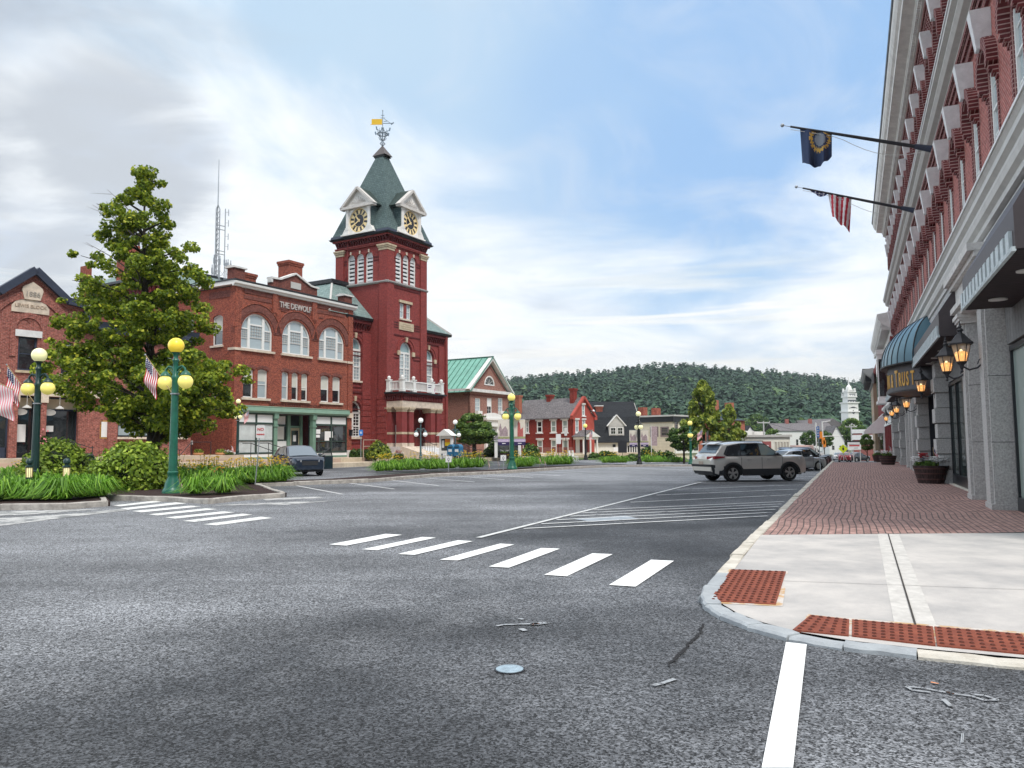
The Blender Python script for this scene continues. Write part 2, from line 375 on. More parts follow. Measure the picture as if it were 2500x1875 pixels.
def wornpaint(name,col,under,wear=.55,scale=6.0):
 m=mat(name,col,.6,noise=.12,nscale=9);N=m.node_tree.nodes;Lk=m.node_tree.links;b=N['Principled BSDF']
 src=b.inputs['Base Color'].links[0].from_socket
 n=N.new('ShaderNodeTexNoise');n.inputs['Scale'].default_value=scale;n.inputs['Detail'].default_value=10;n.inputs['Roughness'].default_value=.75
 tc=N.new('ShaderNodeTexCoord');Lk.new(tc.outputs['Object'],n.inputs['Vector'])
 r=N.new('ShaderNodeMapRange');r.inputs[1].default_value=wear;r.inputs[2].default_value=wear+.08;Lk.new(n.outputs['Fac'],r.inputs[0])
 mx=N.new('ShaderNodeMix');mx.data_type='RGBA';Lk.new(r.outputs[0],mx.inputs[0]);Lk.new(src,mx.inputs[6]);mx.inputs[7].default_value=(*under,1);Lk.new(mx.outputs[2],b.inputs['Base Color'])
 return m
def glassmat(name,col,rough=.05,spec=.9,curtain=None):
 m=mat(name,col,rough,spec=spec);b=m.node_tree.nodes['Principled BSDF'];b.inputs['IOR'].default_value=1.6
 N=m.node_tree.nodes;Lk=m.node_tree.links
 tc=N.new('ShaderNodeTexCoord');n=N.new('ShaderNodeTexNoise');n.inputs['Scale'].default_value=1.1;Lk.new(tc.outputs['Object'],n.inputs['Vector'])
 bp=N.new('ShaderNodeBump');bp.inputs['Strength'].default_value=.25;bp.inputs['Distance'].default_value=.03;Lk.new(n.outputs['Fac'],bp.inputs['Height']);Lk.new(bp.outputs[0],b.inputs['Normal'])
 return m
M={}
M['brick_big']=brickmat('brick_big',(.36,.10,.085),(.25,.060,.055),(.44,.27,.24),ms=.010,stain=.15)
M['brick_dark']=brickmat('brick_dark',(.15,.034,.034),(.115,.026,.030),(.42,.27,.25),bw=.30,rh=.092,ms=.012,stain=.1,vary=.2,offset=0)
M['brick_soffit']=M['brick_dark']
M['brick_dw']=brickmat('brick_dw',(.37,.085,.045),(.21,.040,.025),(.27,.13,.10),stain=.35,vary=.45)
M['brick_dw_dark']=brickmat('brick_dw_dark',(.20,.05,.036),(.13,.03,.024),(.22,.12,.10),stain=.3,vary=.4)
M['brick_lw']=brickmat('brick_lw',(.34,.10,.075),(.22,.055,.045),(.36,.20,.17),stain=.25,vary=.45)
M['brick_th']=brickmat('brick_th',(.29,.060,.052),(.22,.042,.040),(.25,.06,.058),stain=.2,vary=.25,ms=.008)
M['brick_th_dark']=brickmat('brick_th_dark',(.13,.022,.024),(.10,.018,.02),(.14,.035,.035),stain=.2,vary=.2,ms=.008)
M['paint_th']=mat('paint_th',(.23,.04,.04),.8,noise=.25,nscale=1.2,bump=.2,bscale=18)
M['brick_gr']=brickmat('brick_gr',(.33,.14,.10),(.22,.08,.06),(.38,.26,.22),stain=.3,vary=.5)
M['brick_red']=brickmat('brick_red',(.27,.035,.022),(.20,.025,.018),(.24,.05,.04),stain=.35,vary=.3,stainc=(.30,.12,.10))
M['paint_red']=mat('paint_red',(.42,.075,.055),.75,noise=.18,nscale=1.5)
M['brick_orange']=brickmat('brick_orange',(.42,.13,.07),(.34,.10,.06),(.40,.18,.13),stain=.15,vary=.25)
M['brick_far']=mat('brick_far',(.33,.12,.10),.85,noise=.2,nscale=2)
M['brick_wine']=mat('brick_wine',(.22,.035,.035),.8,noise=.2,nscale=2)
M['granite']=mat('granite',(.42,.41,.40),.8,noise=.30,nscale=26,bump=.3,bscale=60,detail=3)
M['granite_lt']=mat('granite_lt',(.62,.60,.58),.8,noise=.22,nscale=5,bump=.25,bscale=40)
M['granite_white']=mat('granite_white',(.72,.72,.73),.75,noise=.14,nscale=3.5,bump=.15,bscale=40)
M['granite_gray']=mat('granite_gray',(.42,.42,.42),.8,noise=.28,nscale=2.5,bump=.25,bscale=40)
M['kerb']=mat('kerb',(.50,.47,.43),.85,noise=.4,nscale=4.5,bump=.7,bscale=20,col2=(.27,.25,.23))
M['kerb_lt']=mat('kerb_lt',(.66,.63,.56),.85,noise=.4,nscale=3.0,bump=.6,bscale=20,col2=(.42,.38,.32))
M['kerb_gray']=mat('kerb_gray',(.40,.43,.45),.8,nscale=5,bump=.4,bscale=20,col2=(.30,.32,.34))
M['kerb_sun']=mat('kerb_sun',(.64,.55,.42),.85,bump=.4,bscale=12,nscale=2,col2=(.46,.38,.28))
M['sandstone']=mat('sandstone',(.55,.45,.32),.85,noise=.25,nscale=5,bump=.3,bscale=30)
M['limestone']=mat('limestone',(.66,.56,.46),.85,noise=.22,nscale=3,bump=.3,bscale=30)
M['white']=mat('white',(.80,.80,.78),.5,noise=.05,nscale=3)
M['cream']=mat('cream',(.72,.66,.52),.7,noise=.08,nscale=2)
M['cream_white']=mat('cream_white',(.78,.76,.68),.7,noise=.08,nscale=2)
M['trim_gray']=mat('trim_gray',(.52,.51,.49),.6,noise=.1,nscale=3)
M['trim_lt']=mat('trim_lt',(.70,.69,.67),.6,noise=.18,nscale=2)
M['dormer_white']=mat('dormer_white',(.82,.80,.77),.6,noise=.12,nscale=4)
M['dormer_gray']=mat('dormer_gray',(.60,.57,.54),.6,noise=.15,nscale=4)
M['navy_trim']=mat('navy_trim',(.035,.045,.075),.5,noise=.2,nscale=3)
M['black_trim']=mat('black_trim',(.018,.020,.024),.45,noise=.3,nscale=2)
M['dark_frame']=mat('dark_frame',(.012,.014,.018),.3)
M['canopy']=mat('canopy',(.060,.048,.052),.5,noise=.15,nscale=3)
M['soffit']=brickmat('soffit',(.040,.030,.033),(.046,.035,.038),(.008,.007,.008),bw=6,rh=.16,ms=.008,stain=.1,vary=.1,rot=math.pi/2,bump=.4)
M['dentil']=mat('dentil',(.50,.56,.58),.6,noise=.2,nscale=9)
M['awning_blue']=mat('awning_blue',(.13,.24,.30),.32,metal=.55,noise=.1,nscale=1.4)
M['awning_panel']=mat('awning_panel',(.085,.085,.095),.5,noise=.15,nscale=2)
M['gold']=mat('gold',(.78,.45,.10),.35,metal=.5,spec=.6)
M['green_trim']=mat('green_trim',(.17,.29,.22),.6,noise=.12,nscale=2)
M['green_pale']=mat('green_pale',(.26,.42,.33),.6,noise=.10,nscale=2)
M['slate']=brickmat('slate',(.115,.165,.165),(.085,.125,.128),(.03,.045,.048),bw=.28,rh=.20,ms=.012,stain=.2,vary=.25,stainc=(.06,.09,.09))
M['slate_lt']=brickmat('slate_lt',(.23,.31,.30),(.17,.24,.235),(.10,.14,.14),bw=.30,rh=.24,ms=.010,stain=.3,vary=.25,stainc=(.36,.42,.41))
M['slate_dk']=brickmat('slate_dk',(.05,.075,.07),(.04,.06,.055),(.02,.03,.03),bw=.28,rh=.16,ms=.012,stain=.1,vary=.2)
M['shingle_gray']=brickmat('shingle_gray',(.20,.185,.19),(.14,.13,.135),(.09,.08,.085),bw=.35,rh=.18,ms=.02,stain=.2,vary=.5,stainc=(.28,.27,.27))
M['shingle_black']=brickmat('shingle_black',(.028,.031,.036),(.020,.022,.027),(.010,.011,.013),bw=.5,rh=.22,ms=.015,stain=.2,vary=.3,stainc=(.04,.042,.05))
M['copper_green']=mat('copper_green',(.17,.40,.32),.5,noise=.2,nscale=1.2)
M['copper_seam']=mat('copper_seam',(.06,.17,.13),.5)
M['iron']=mat('iron',(.03,.03,.035),.5,metal=.2)
M['steel']=mat('steel',(.38,.41,.44),.4,metal=.5)
M['zinc']=mat('zinc',(.20,.25,.30),.4,metal=.6)
M['lamp_green']=mat('lamp_green',(.015,.13,.085),.38,noise=.25,nscale=5,spec=.5)
M['lamp_dark']=mat('lamp_dark',(.010,.040,.038),.4,noise=.2,nscale=5,spec=.5)
M['lamp_black']=mat('lamp_black',(.012,.014,.016),.4,spec=.5)
M['lamp_grayblue']=mat('lamp_grayblue',(.08,.14,.15),.45)
def globemat(name,col,e):
 m=mat(name,col,.35,spec=.5,noise=.06,nscale=6);b=m.node_tree.nodes['Principled BSDF'];b.inputs['Emission Color'].default_value=(*col,1);b.inputs['Emission Strength'].default_value=e
 return m
M['globe_yellow']=globemat('globe_yellow',(.95,.82,.22),.30)
M['globe_gold']=globemat('globe_gold',(.93,.68,.06),.25)
M['globe_pale']=globemat('globe_pale',(.93,.90,.50),.32)
M['globe_white']=globemat('globe_white',(.9,.9,.88),.30)
M['lantern_glow']=mat('lantern_glow',(1.0,.50,.14),.4,emit=1.15)
M['flame']=mat('flame',(1.0,.80,.42),.4,emit=2.2)
M['bulb_led']=mat('bulb_led',(.80,.78,.70),.4,emit=.12)
def clearglass(name,col=(.9,.85,.75),mixf=.35):
 m=bpy.data.materials.new(name);m.use_nodes=True;N=m.node_tree.nodes;Lk=m.node_tree.links;b=N['Principled BSDF']
 b.inputs['Base Color'].default_value=(*col,1);b.inputs['Roughness'].default_value=.12
 t=N.new('ShaderNodeBsdfTransparent');x=N.new('ShaderNodeMixShader');x.inputs[0].default_value=mixf
 Lk.new(t.outputs[0],x.inputs[1]);Lk.new(b.outputs[0],x.inputs[2]);Lk.new(x.outputs[0],N['Material Output'].inputs[0]);return m
M['lantern_glass']=clearglass('lantern_glass',(.82,.66,.48),.38)
M['car_window']=clearglass('car_window',(.03,.04,.05),.62)
M['glass_sky']=glassmat('glass_sky',(.36,.43,.46),.05,1.0)
M['glass_teal']=glassmat('glass_teal',(.22,.34,.36),.05,1.0)
M['glass_dark']=glassmat('glass_dark',(.012,.015,.018),.05,.9)
M['glass_shop']=glassmat('glass_shop',(.030,.036,.040),.04,1.0)
M['glass_green']=glassmat('glass_green',(.34,.41,.38),.06,.9)
M['glass_door']=glassmat('glass_door',(.035,.05,.048),.04,1.0)
M['blind']=mat('blind',(.62,.62,.56),.7,noise=.06,nscale=2)
M['curtain']=mat('curtain',(.48,.55,.52),.6,noise=.15,nscale=2)
M['paper']=mat('paper',(.80,.80,.80),.7,noise=.03,nscale=2)
M['panel_white']=mat('panel_white',(.82,.83,.82),.5,noise=.04,nscale=1)
M['tan_door']=mat('tan_door',(.42,.37,.25),.6)
M['louver']=mat('louver',(.66,.67,.68),.6,noise=.1,nscale=3)
M['clock_black']=mat('clock_black',(.015,.015,.025),.4)
M['clock_gold']=mat('clock_gold',(.90,.70,.36),.5)
M['asphalt']=asphaltmat('asphalt',(.030,.033,.038),(.185,.192,.205),speck=.85,plane=True,fields=[(-6,10,8,7,.75),(-6,22,15,8,.45),(6,42,30,16,.45),(14,70,34,30,.5),(1.6,3.4,1.6,1.3,.35),(-14,14,10,7,.5),(2.6,4.2,1.8,1.2,.3)])
M['asphalt_dark']=asphaltmat('asphalt_dark',(.036,.038,.042),(.088,.091,.096),speck=.5,fields=[(2.6,3.6,2.2,1.6,.5)])
M['asphalt_lot']=asphaltmat('asphalt_lot',(.065,.070,.078),(.15,.156,.165),speck=.3)
M['paint']=wornpaint('paint',(.86,.87,.86),(.30,.31,.32),.66,14)
M['paint_worn']=wornpaint('paint_worn',(.74,.75,.73),(.16,.165,.17),.56,5)
M['paint_faint']=wornpaint('paint_faint',(.42,.44,.46),(.17,.175,.18),.48,4)
M['paint_yellow']=wornpaint('paint_yellow',(.70,.55,.16),(.16,.165,.17),.56,4)
M['salt']=wornpaint('salt',(.50,.50,.49),(.185,.19,.195),.47,2.2)
M['chalk_orange']=wornpaint('chalk_orange',(.75,.30,.13),(.10,.10,.10),.5,10)
M['chalk']=wornpaint('chalk',(.36,.38,.40),(.08,.08,.085),.53,14)
M['rust']=mat('rust',(.27,.072,.038),.8,noise=.3,nscale=8,bump=.4,bscale=50,col2=(.17,.042,.024));M['rust_dome_shade']=mat('rust_dome_shade',(.10,.026,.016),.8)  # domes coloured darker to stand for the shade of their relief
M['mulch']=mat('mulch',(.050,.022,.018),.95,noise=.5,nscale=26,bump=1.0,bscale=45,col2=(.014,.008,.007))
M['grass']=mat('grass',(.10,.16,.035),.9,noise=.4,nscale=6,bump=1,bscale=50)
M['terrain']=mat('terrain',(.10,.11,.06),.95,noise=.4,nscale=.05)
M['bark']=mat('bark',(.055,.045,.038),.95,noise=.5,nscale=6,bump=1.0,bscale=9)
M['twig']=mat('twig',(.18,.16,.155),.9)
M['black_rubber']=mat('black_rubber',(.014,.014,.015),.75)
M['wood_barrel']=brickmat('wood_barrel',(.065,.038,.036),(.045,.028,.027),(.012,.008,.008),bw=4,rh=.075,ms=.006,vary=.3,stain=.2,rot=math.pi/2,stainc=(.03,.02,.02))
M['hoop']=mat('hoop',(.10,.045,.04),.6,metal=.3,noise=.3,nscale=8)
M['flag_red']=mat('flag_red',(.52,.035,.06),.8);M['flag_white']=mat('flag_white',(.80,.76,.77),.8);M['flag_blue']=mat('flag_blue',(.03,.04,.13),.8)
M['flag_pink']=mat('flag_pink',(.80,.28,.32),.8)
M['state_blue']=mat('state_blue',(.035,.055,.12),.8,noise=.1,nscale=5);M['state_gold']=mat('state_gold',(.62,.38,.08),.7);M['state_gray']=mat('state_gray',(.22,.24,.28),.7)
M['sign_white']=mat('sign_white',(.70,.70,.70),.4);M['sign_red']=mat('sign_red',(.55,.03,.03),.5);M['sign_blue']=mat('sign_blue',(.03,.20,.62),.4)
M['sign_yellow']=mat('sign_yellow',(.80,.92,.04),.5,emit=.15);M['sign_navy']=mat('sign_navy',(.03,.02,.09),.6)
M['orange']=mat('orange',(.75,.25,.03),.5);M['yellow']=mat('yellow',(.85,.62,.03),.5)
M['mail_blue']=mat('mail_blue',(.03,.16,.30),.4,noise=.1,nscale=4)
M['terracotta']=mat('terracotta',(.62,.30,.14),.7,noise=.15,nscale=5)
M['satellite']=mat('satellite',(.72,.72,.74),.5)
M['stain']=None
# ground, road, pavements
def sheet(name,xs,ys,zf,m,off=0.0):
 P=[[(x,y,zf(x,y)+off)for x in xs]for y in ys]
 return structure(MB().grid(P).build(name,m))
def strip(name,quads,m,dz=.006):
 b=MB()
 for q in quads:
  vs=[GR(*p)for p in q];b.add([(v[0],v[1],v[2]+dz)for v in vs],[tuple(range(len(q)))])
 return structure(b.build(name,m))
def fline(b,p,q,w,dz=.006,frame=None,seg=6,zf=gz):
 p,q=np.array(p[:2],float),np.array(q[:2],float);d=(q-p)/np.linalg.norm(q-p);n=np.array([-d[1],d[0]])*w/2
 rows=[]
 for i in range(seg+1):
  c=p+(q-p)*i/seg;a,e=c-n,c+n
  rows.append([(a[0],a[1],zf(*a)+dz),(e[0],e[1],zf(*e)+dz)])
 b.grid(rows)
def tn(t,n):return RF.w(t,n)[:2]
def lin(a,b,n):return [a+(b-a)*i/(n-1)for i in range(n)]
big=[-3000,-1500,-800,-400,-200]+lin(-150,150,31)+[200,300,400,600,1000,1500,3000]
bigy=[-400,-60]+lin(-20,300,33)+[400,600,1000,1600,3000,5000]
sheet('ground',big,bigy,lambda x,y:gz(x,y)-.06,M['terrain'])
sheet('road',lin(-75,135,43),lin(-8,212,45),gz,M['asphalt'])
def ln_(a,b):return LF.w(a,b)[:2]
P=[[(*ln_(a,b),gz(*ln_(a,b))+.006)for b in lin(-21.5,-7.0,6)]for a in lin(-2,26,10)]
structure(MB().grid(P).build('parking_lot',M['asphalt_lot']))
edge=[(62,1.45),(12.75,1.52),(10.44,1.50),(8.89,1.45),(8.03,1.42),(7.5,1.38),(7.1,1.27),(6.75,1.08),(6.45,.82),(6.22,.50),(6.08,.12),(6.03,-.35),(6.02,-1.0),(6.02,-9.0)]
def along(pts,step):
 out=[]
 for (a,b)in zip(pts[:-1],pts[1:]):
  L_=math.dist(a,b);k=max(1,int(round(L_/step)))
  for i in range(k):out.append((a[0]+(b[0]-a[0])*i/k,a[1]+(b[1]-a[1])*i/k))
 out.append(pts[-1]);return out
def kerb(name,pts,w,h,mats,zf,step=1.3,side=1,seed=1,zb=-.05,gap=.012,rough=.012,hz=None,pick=None):
 """granite kerb blocks along a line of ground points; side=+1 puts their width to the left of the run"""
 rr=random.Random(seed);b=MB();P=[np.array(p[:2],float)for p in pts]
 for i in range(len(P)-1):
  p,q=P[i],P[i+1];d=q-p;L_=np.linalg.norm(d)
  if L_<1e-6:continue
  d/=L_;k=max(1,int(round(L_/step)))
  cuts=[0]+[(j+rr.uniform(-.15,.15))/k for j in range(1,k)]+[1]
  for c0,c1 in zip(cuts[:-1],cuts[1:]):
   n=np.array([-d[1],d[0]])*side
   if i>0 and c0==0:n0=n
   s0,s1=p+d*(L_*c0+gap/2),p+d*(L_*c1-gap/2);sub=4
   jz=rr.uniform(-rough,rough);jn=rr.uniform(-rough,rough);mi=pick(i,rr)if pick else 0;rows=[]
   for j in range(sub+1):
    c=s0+(s1-s0)*j/sub;wob=rr.uniform(-rough,rough)*.7;ww=w+rr.uniform(-rough,rough)
    z0=zf(*c);top=z0+(h if hz is None else hz(c))+jz+rr.uniform(-rough,rough)*.3
    o=c+n*(jn+wob);e=c+n*ww
    rows.append([(*o,z0+zb),(*o,top-.02),(*(o+n*.02),top),(*(e-n*.012),top),(*e,top-.015),(*e,z0+zb)])
   b.grid(rows,mi,flip=side>0)
   for r_,fl in ((rows[0],side>0),(rows[-1],side<0)):b.add(r_,[tuple(range(6))if fl else tuple(reversed(range(6)))],mi)
 return structure(b.build(name,mats))
def zc(x,y):
 t=x*RF.s[0]+y*RF.s[1];return.15-.105*(1-smooth(6.6,9.6,t))
def warp(p,extra=0.0):
 t=p[0]*RF.s[0]+p[1]*RF.s[1];z=.15-.105*(1-smooth(6.6,9.6,t));k=(CZ-z)/1.45;return np.array([p[0]*k,p[1]*k,z+extra])
kp=[warp(tn(t,n))for t,n in edge]
kerb('kerb',kp,.17,.15,[M['kerb_lt'],M['kerb_gray'],M['kerb']],lambda x,y:gz(x,y),step=1.25,side=-1 if False else 1,seed=4,hz=lambda c:.004+zc(c[0]/1.05 if c[1]<8 else c[0],c[1]/1.05 if c[1]<8 else c[1])-gz(*c),pick=lambda i,rr:0 if i<2 else (1 if 2<i<11 else 0))
inner=[(12.70,1.36),(10.44,1.34),(8.89,1.29),(8.03,1.26),(7.58,1.22),(7.2,1.12),(6.88,.95),(6.60,.71),(6.38,.42),(6.25,.08),(6.20,-.35),(6.19,-1.0),(6.19,-3.4)]
ct=tn(12.70,1.36);cr=np.array([8.9,12.56]);far_r=tn(14.4,-3.4)
poly=[tuple(tn(*p))for p in inner]+[tuple(far_r),tuple(cr)]
def flat(name,pts,z0,z1,m):return structure(MB().prism_z(pts,z0,z1).build(name,m))
M['concrete']=mat('concrete',(.56,.53,.50),.8,bump=.25,bscale=70,nscale=1.3,col2=(.36,.35,.345),detail=14)
M['concrete_edge']=mat('concrete_edge',(.56,.54,.51),.8,noise=.18,nscale=8)
M['joint']=mat('joint',(.05,.045,.04),.9)
M['rust_stain']=wornpaint('rust_stain',(.52,.33,.16),(.58,.54,.50),.46,5)
_in=sorted([(n,t)for t,n in inner]);_nn=[q[0]for q in _in];_tt=[q[1]for q in _in]
def t_edge(n):return 12.70+(1.36-n)*.445
P=[]
for n in lin(1.36,-3.4,60):
 t0=float(np.interp(n,_nn,_tt));P.append([tuple(warp(tn(t0+(t_edge(n)-t0)*u,n)))for u in lin(0,1,30)])
structure(MB().grid(P).build('sidewalk_concrete',M['concrete']))
b=MB()
def gl(b,p,q,w,z):
 p,q=np.array(p,float),np.array(q,float);d=(q-p)/np.linalg.norm(q-p);nn=np.array([-d[1],d[0]])*w/2
 b.grid([[tuple(warp(p+(q-p)*i/16-nn,z-.15)),tuple(warp(p+(q-p)*i/16+nn,z-.15))]for i in range(17)])
J0,J1=(5.85,12.16),(3.16,6.19)
gl(b,J0,J1,.016,.158);gl(b,(2.84,8.15),(4.94,7.59),.008,.155);gl(b,(2.30,8.22),(2.84,8.15),.008,.155);gl(b,(4.94,7.59),(8.2,6.72),.008,.155)
structure(b.build('pavement_joint',M['joint']))
b=MB();gl(b,J0,J1,.30,.1525);structure(b.build('joint_border',M['concrete_edge']))
b=MB();
b.add([tuple(warp((x,y),.0035))for x,y in ((2.46,8.92),(3.07,8.75),(2.37,6.92),(1.86,7.06),(1.84,7.16))],[(0,4,3,2,1)])
b.add([tuple(warp((x,y),.0035))for x,y in ((2.18,6.03),(2.47,6.60),(2.62,6.50),(5.0,5.42),(4.72,4.90))],[(0,4,3,2,1)])
structure(b.build('rust_stain',M['rust_stain']))
M['pavers']=brickmat('pavers',(.40,.245,.215),(.30,.185,.165),(.10,.08,.075),bw=.205,rh=.105,ms=.010,vary=.35,stain=.45,stainc=(.22,.16,.15),bump=.8,rot=math.pi/2)
def pave(name,n0,n1,t0f,t1,m,lift):
 P=[]
 for t in lin(0,1,40):
  row=[]
  for n in lin(n0,n1,6):
   ts=t0f(n);tt=ts+(t1-ts)*t;w=RF.w(tt,n);row.append((w[0],w[1],gs(tt)+lift+.012*math.sin(tt*.9+n*2.0)*math.sin(n*1.3+tt*.31)))
  P.append(row)
 b=MB().grid(P);return b
b=pave('',1.34,-3.3,t_edge,64,None,0)
o=structure(b.build('sidewalk_brick',M['pavers']))
me=o.data;uvl=me.uv_layers[0].data
for lp in me.loops:
 v=me.vertices[lp.vertex_index].co;t=v.x*RF.s[0]+v.y*RF.s[1];n=v.x*RF.n[0]+v.y*RF.n[1];uvl[lp.index].uv=(n+.03*math.sin(t*1.1)+.02*math.sin(t*2.3+n),t)
 # road paint
def c6(x,y):return (700+x/1.8433,1150+y/1.8433)
def c7(x,y):return (x/3.16,1050+y/3.16)
def zE(x,y):return (1650+x/2.602,1250+y/2.602)
strip('crosswalk',[[c6(*p)for p in q]for q in (((190,333),(268,338),(520,289),(445,285)),((340,355),(405,359),(672,302),(610,299)),((500,376),(575,380),(838,318),(770,314)),((688,402),(770,405),(1025,333),(960,329)),((908,433),(1000,438),(1230,352),(1145,349)),((1158,470),(1260,477),(1467,377),(1375,373)),((1450,516),(1570,524),(1743,407),(1640,402)))],M['paint'],.010)
strip('crosswalk',[[c7(*p)for p in q]for q in (((870,584),(925,591),(1250,555),(1180,548)),((925,607),(990,616),(1440,567),(1360,559)),((1020,627),(1090,637),(1550,592),(1470,585)),((1145,652),(1215,661),(1675,612),(1590,606)),((1275,677),(1350,686),(1810,637),(1720,629)),((1410,703),(1500,711),(1950,655),(1870,647)),((1570,729),(1670,738),(2105,680),(2010,671)))],M['paint_worn'],.008)
strip('stop_line',[[zE(700,835),zE(832,850),zE(745,1640),zE(545,1640)]],wornpaint('stop_paint',(.84,.85,.84),(.35,.35,.36),.66,9),.012)
b=MB();fline(b,tn(11.9,5.88),tn(31.5,5.62),.11,.013,seg=20)
structure(b.build('parking_line',wornpaint('line_paint',(.62,.63,.62),(.12,.122,.13),.55,4)))
b=MB()
for t0 in (13.35,14.25,15.1,15.95,16.8,17.65):fline(b,tn(t0+.1,5.7),tn(t0+4.15,1.72),.09,.013,seg=8)
for t0 in (20.3,23.3,26.3,34.8,37.8,41,44,47):fline(b,tn(t0,5.5),tn(t0+4.3,1.75),.09,.013,seg=8)
structure(b.build('parking_hatch',wornpaint('hatch_paint',(.66,.67,.66),(.10,.102,.11),.56,3)))
b=MB()
for p,q in (((45,67),(250,105)),((265,53),(485,82)),((470,42),(685,67)),((625,32),(845,50)),((770,24),(980,40)),((900,17),(1110,32)),((1020,9),(1230,22)),((1120,3),(1330,13)),((1200,-3),(1410,6))):
 fline(b,GR(*c6(*p)),GR(*c6(*q)),.10,.010)
structure(b.build('parking_line',wornpaint('line_paint2',(.66,.67,.67),(.16,.165,.17),.58,3)))
b=MB()
for p,q in (((980,1152),(1180,1146)),((1180,1148),(1225,1144)),((870,1152),(1010,1148)),((1010,1141),(1100,1138))):fline(b,GR(*p),GR(*q),.10,.012)
structure(b.build('parking_line',M['paint_faint']))
strip('worn_lane_line',[[(-40,1268),(160,1256),(290,1244),(320,1245),(180,1262),(-40,1290)],[(-40,1250),(120,1246),(250,1243),(120,1254),(-40,1262)]],M['salt'],.007)
strip('worn_lane_line',[[(505,1235),(700,1226),(830,1222),(700,1233)],[(640,1218),(780,1213),(790,1216),(650,1223)]],M['salt'],.007)
strip('utility_patch',[[c6(*p)for p in ((1295,219),(1372,231),(1585,217),(1525,203))]],mat('patch',(.30,.34,.38),.6,noise=.25,nscale=4),.012)
def squiggle(name,pts,cm,w,m):
 b=MB();g=[GR(*cm(*p))for p in pts]
 for p,q in zip(g[:-1],g[1:]):fline(b,p,q,w,.011,seg=1)
 return structure(b.build(name,m))
squiggle('chalk_mark',[(945,702),(975,696),(1040,694),(1110,692),(1150,686),(1180,688),(1150,692),(1110,696)],c6,.035,M['chalk'])
squiggle('chalk_mark',[(1045,668),(1065,672)],c6,.04,M['chalk']);squiggle('chalk_mark',[(1052,714),(1075,724)],c6,.05,M['chalk'])
squiggle('chalk_mark',[(1100,695),(1135,690)],c6,.05,M['chalk_orange'])
squiggle('chalk_mark',[(1650,972),(1690,962),(1745,942)],c6,.035,M['chalk'])
squiggle('chalk_mark',[(1620,1155),(1500,1140),(1465,1118),(1560,1125),(1740,1160),(1880,1180),(1960,1205),(2050,1205),(1960,1175),(1900,1170)],zE,.022,M['chalk'])
squiggle('chalk_mark',[(1700,1200),(1750,1245)],zE,.03,M['chalk']);squiggle('chalk_mark',[(1620,1090),(1670,1100)],zE,.02,M['chalk_orange']);squiggle('chalk_mark',[(1715,1155),(1770,1165)],zE,.022,M['chalk_orange'])
squiggle('chalk_mark',[(1812,1478),(1818,1418)],zE,.006,M['chalk']);squiggle('chalk_mark',[(1824,1476),(1828,1420)],zE,.005,M['chalk'])
def crack(pts,cm,w,seed,jit=4):
 rr=random.Random(seed);b=MB();g=[]
 for (x0,y0),(x1,y1)in zip(pts[:-1],pts[1:]):
  for k in range(7):u=k/7;g.append(GR(*cm(x0+(x1-x0)*u+rr.uniform(-jit,jit),y0+(y1-y0)*u+rr.uniform(-jit,jit)*.4)))
 for p,q in zip(g[:-1],g[1:]):fline(b,p,q,w*rr.uniform(.5,1.5),.009,seg=1)
 structure(b.build('asphalt_crack',M['crack']))
M['crack']=mat('crack',(.018,.018,.020),.95)
crack([(1880,690),(1850,740),(1790,800),(1700,900)],c6,.02,3,9)
for q in ([(560,250),(640,252),(700,247)],[(60,250),(400,205),(800,160)],[(880,150),(1100,120),(1300,96)]):crack(q,c6,.010,len(q)+int(q[0][0]))
crack([(1130,900),(1400,1010),(1900,1040)],zE,.006,9)
p=GR(*c6(1003,896));e=empty('valve_cover',(p[0],p[1],0),0,'small round steel utility cover set in the asphalt','manhole cover')
MB().lathe([(.098,.0),(.098,.012),(.09,.014)],seg=36).build('cover_lid',mat('cover_steel',(.40,.50,.56),.45,metal=.5,noise=.3,nscale=30),e)
b=MB()
for r0,r1 in ((.098,.108),):b.lathe([(r1,-.01),(r1,.009),(r0+.002,.009),(r0+.002,-.01)],seg=36)
b.build('frame_ring',M['iron'],e)
def tactile(corners,nx,ny,label):
 Q=[warp(c)for c in corners];c0=sum(Q)/4;rel=[q-c0 for q in Q]
 e=empty('tactile_plate',c0,0,label,'tactile paving','rust red tactile plates at the corner')
 MB().hexa([tuple(q+np.array([0,0,-.01]))for q in rel],[tuple(q+np.array([0,0,.012]))for q in rel]).build('plate',M['rust'],e)
 b=MB()
 for i in range(nx):
  for j in range(ny):
   u,v=(i+.5)/nx,(j+.5)/ny;p=(rel[0]*(1-u)+rel[1]*u)*(1-v)+(rel[3]*(1-u)+rel[2]*u)*v
   b.lathe([(.019,.0115),(.016,.020),(.009,.024)],tuple(p),8)
 b.build('domes',M['rust_dome_shade'],e)
 return e
t1=[(2.47,8.87),(3.03,8.70),(2.33,6.98),(1.78,7.15)]
def lerp2(a,b,f):return (a[0]+(b[0]-a[0])*f,a[1]+(b[1]-a[1])*f)
tactile(t1,9,15,'square rust red tactile plate nearest the road at the left edge of the corner')
d=np.array([.465,-.235]);A0=np.array([2.73,6.37]);B0=np.array([2.50,5.85])
tactile([(2.47,6.54),(2.72,6.375),(2.49,5.855),(2.14,6.04)],5,6,'narrow wedge shaped rust red tactile plate at the left end of the curved row')
lab=['rust red tactile plate just right of the wedge shaped one in the kerbside row','rust red tactile plate third from the left in the kerbside row','rust red tactile plate at the right edge of the photo beside the kerb']
ends=[(2.735,6.368,2.505,5.848),(3.26,6.11,2.98,5.56),(3.79,5.86,3.50,5.31),(4.33,5.61,4.04,5.06)]
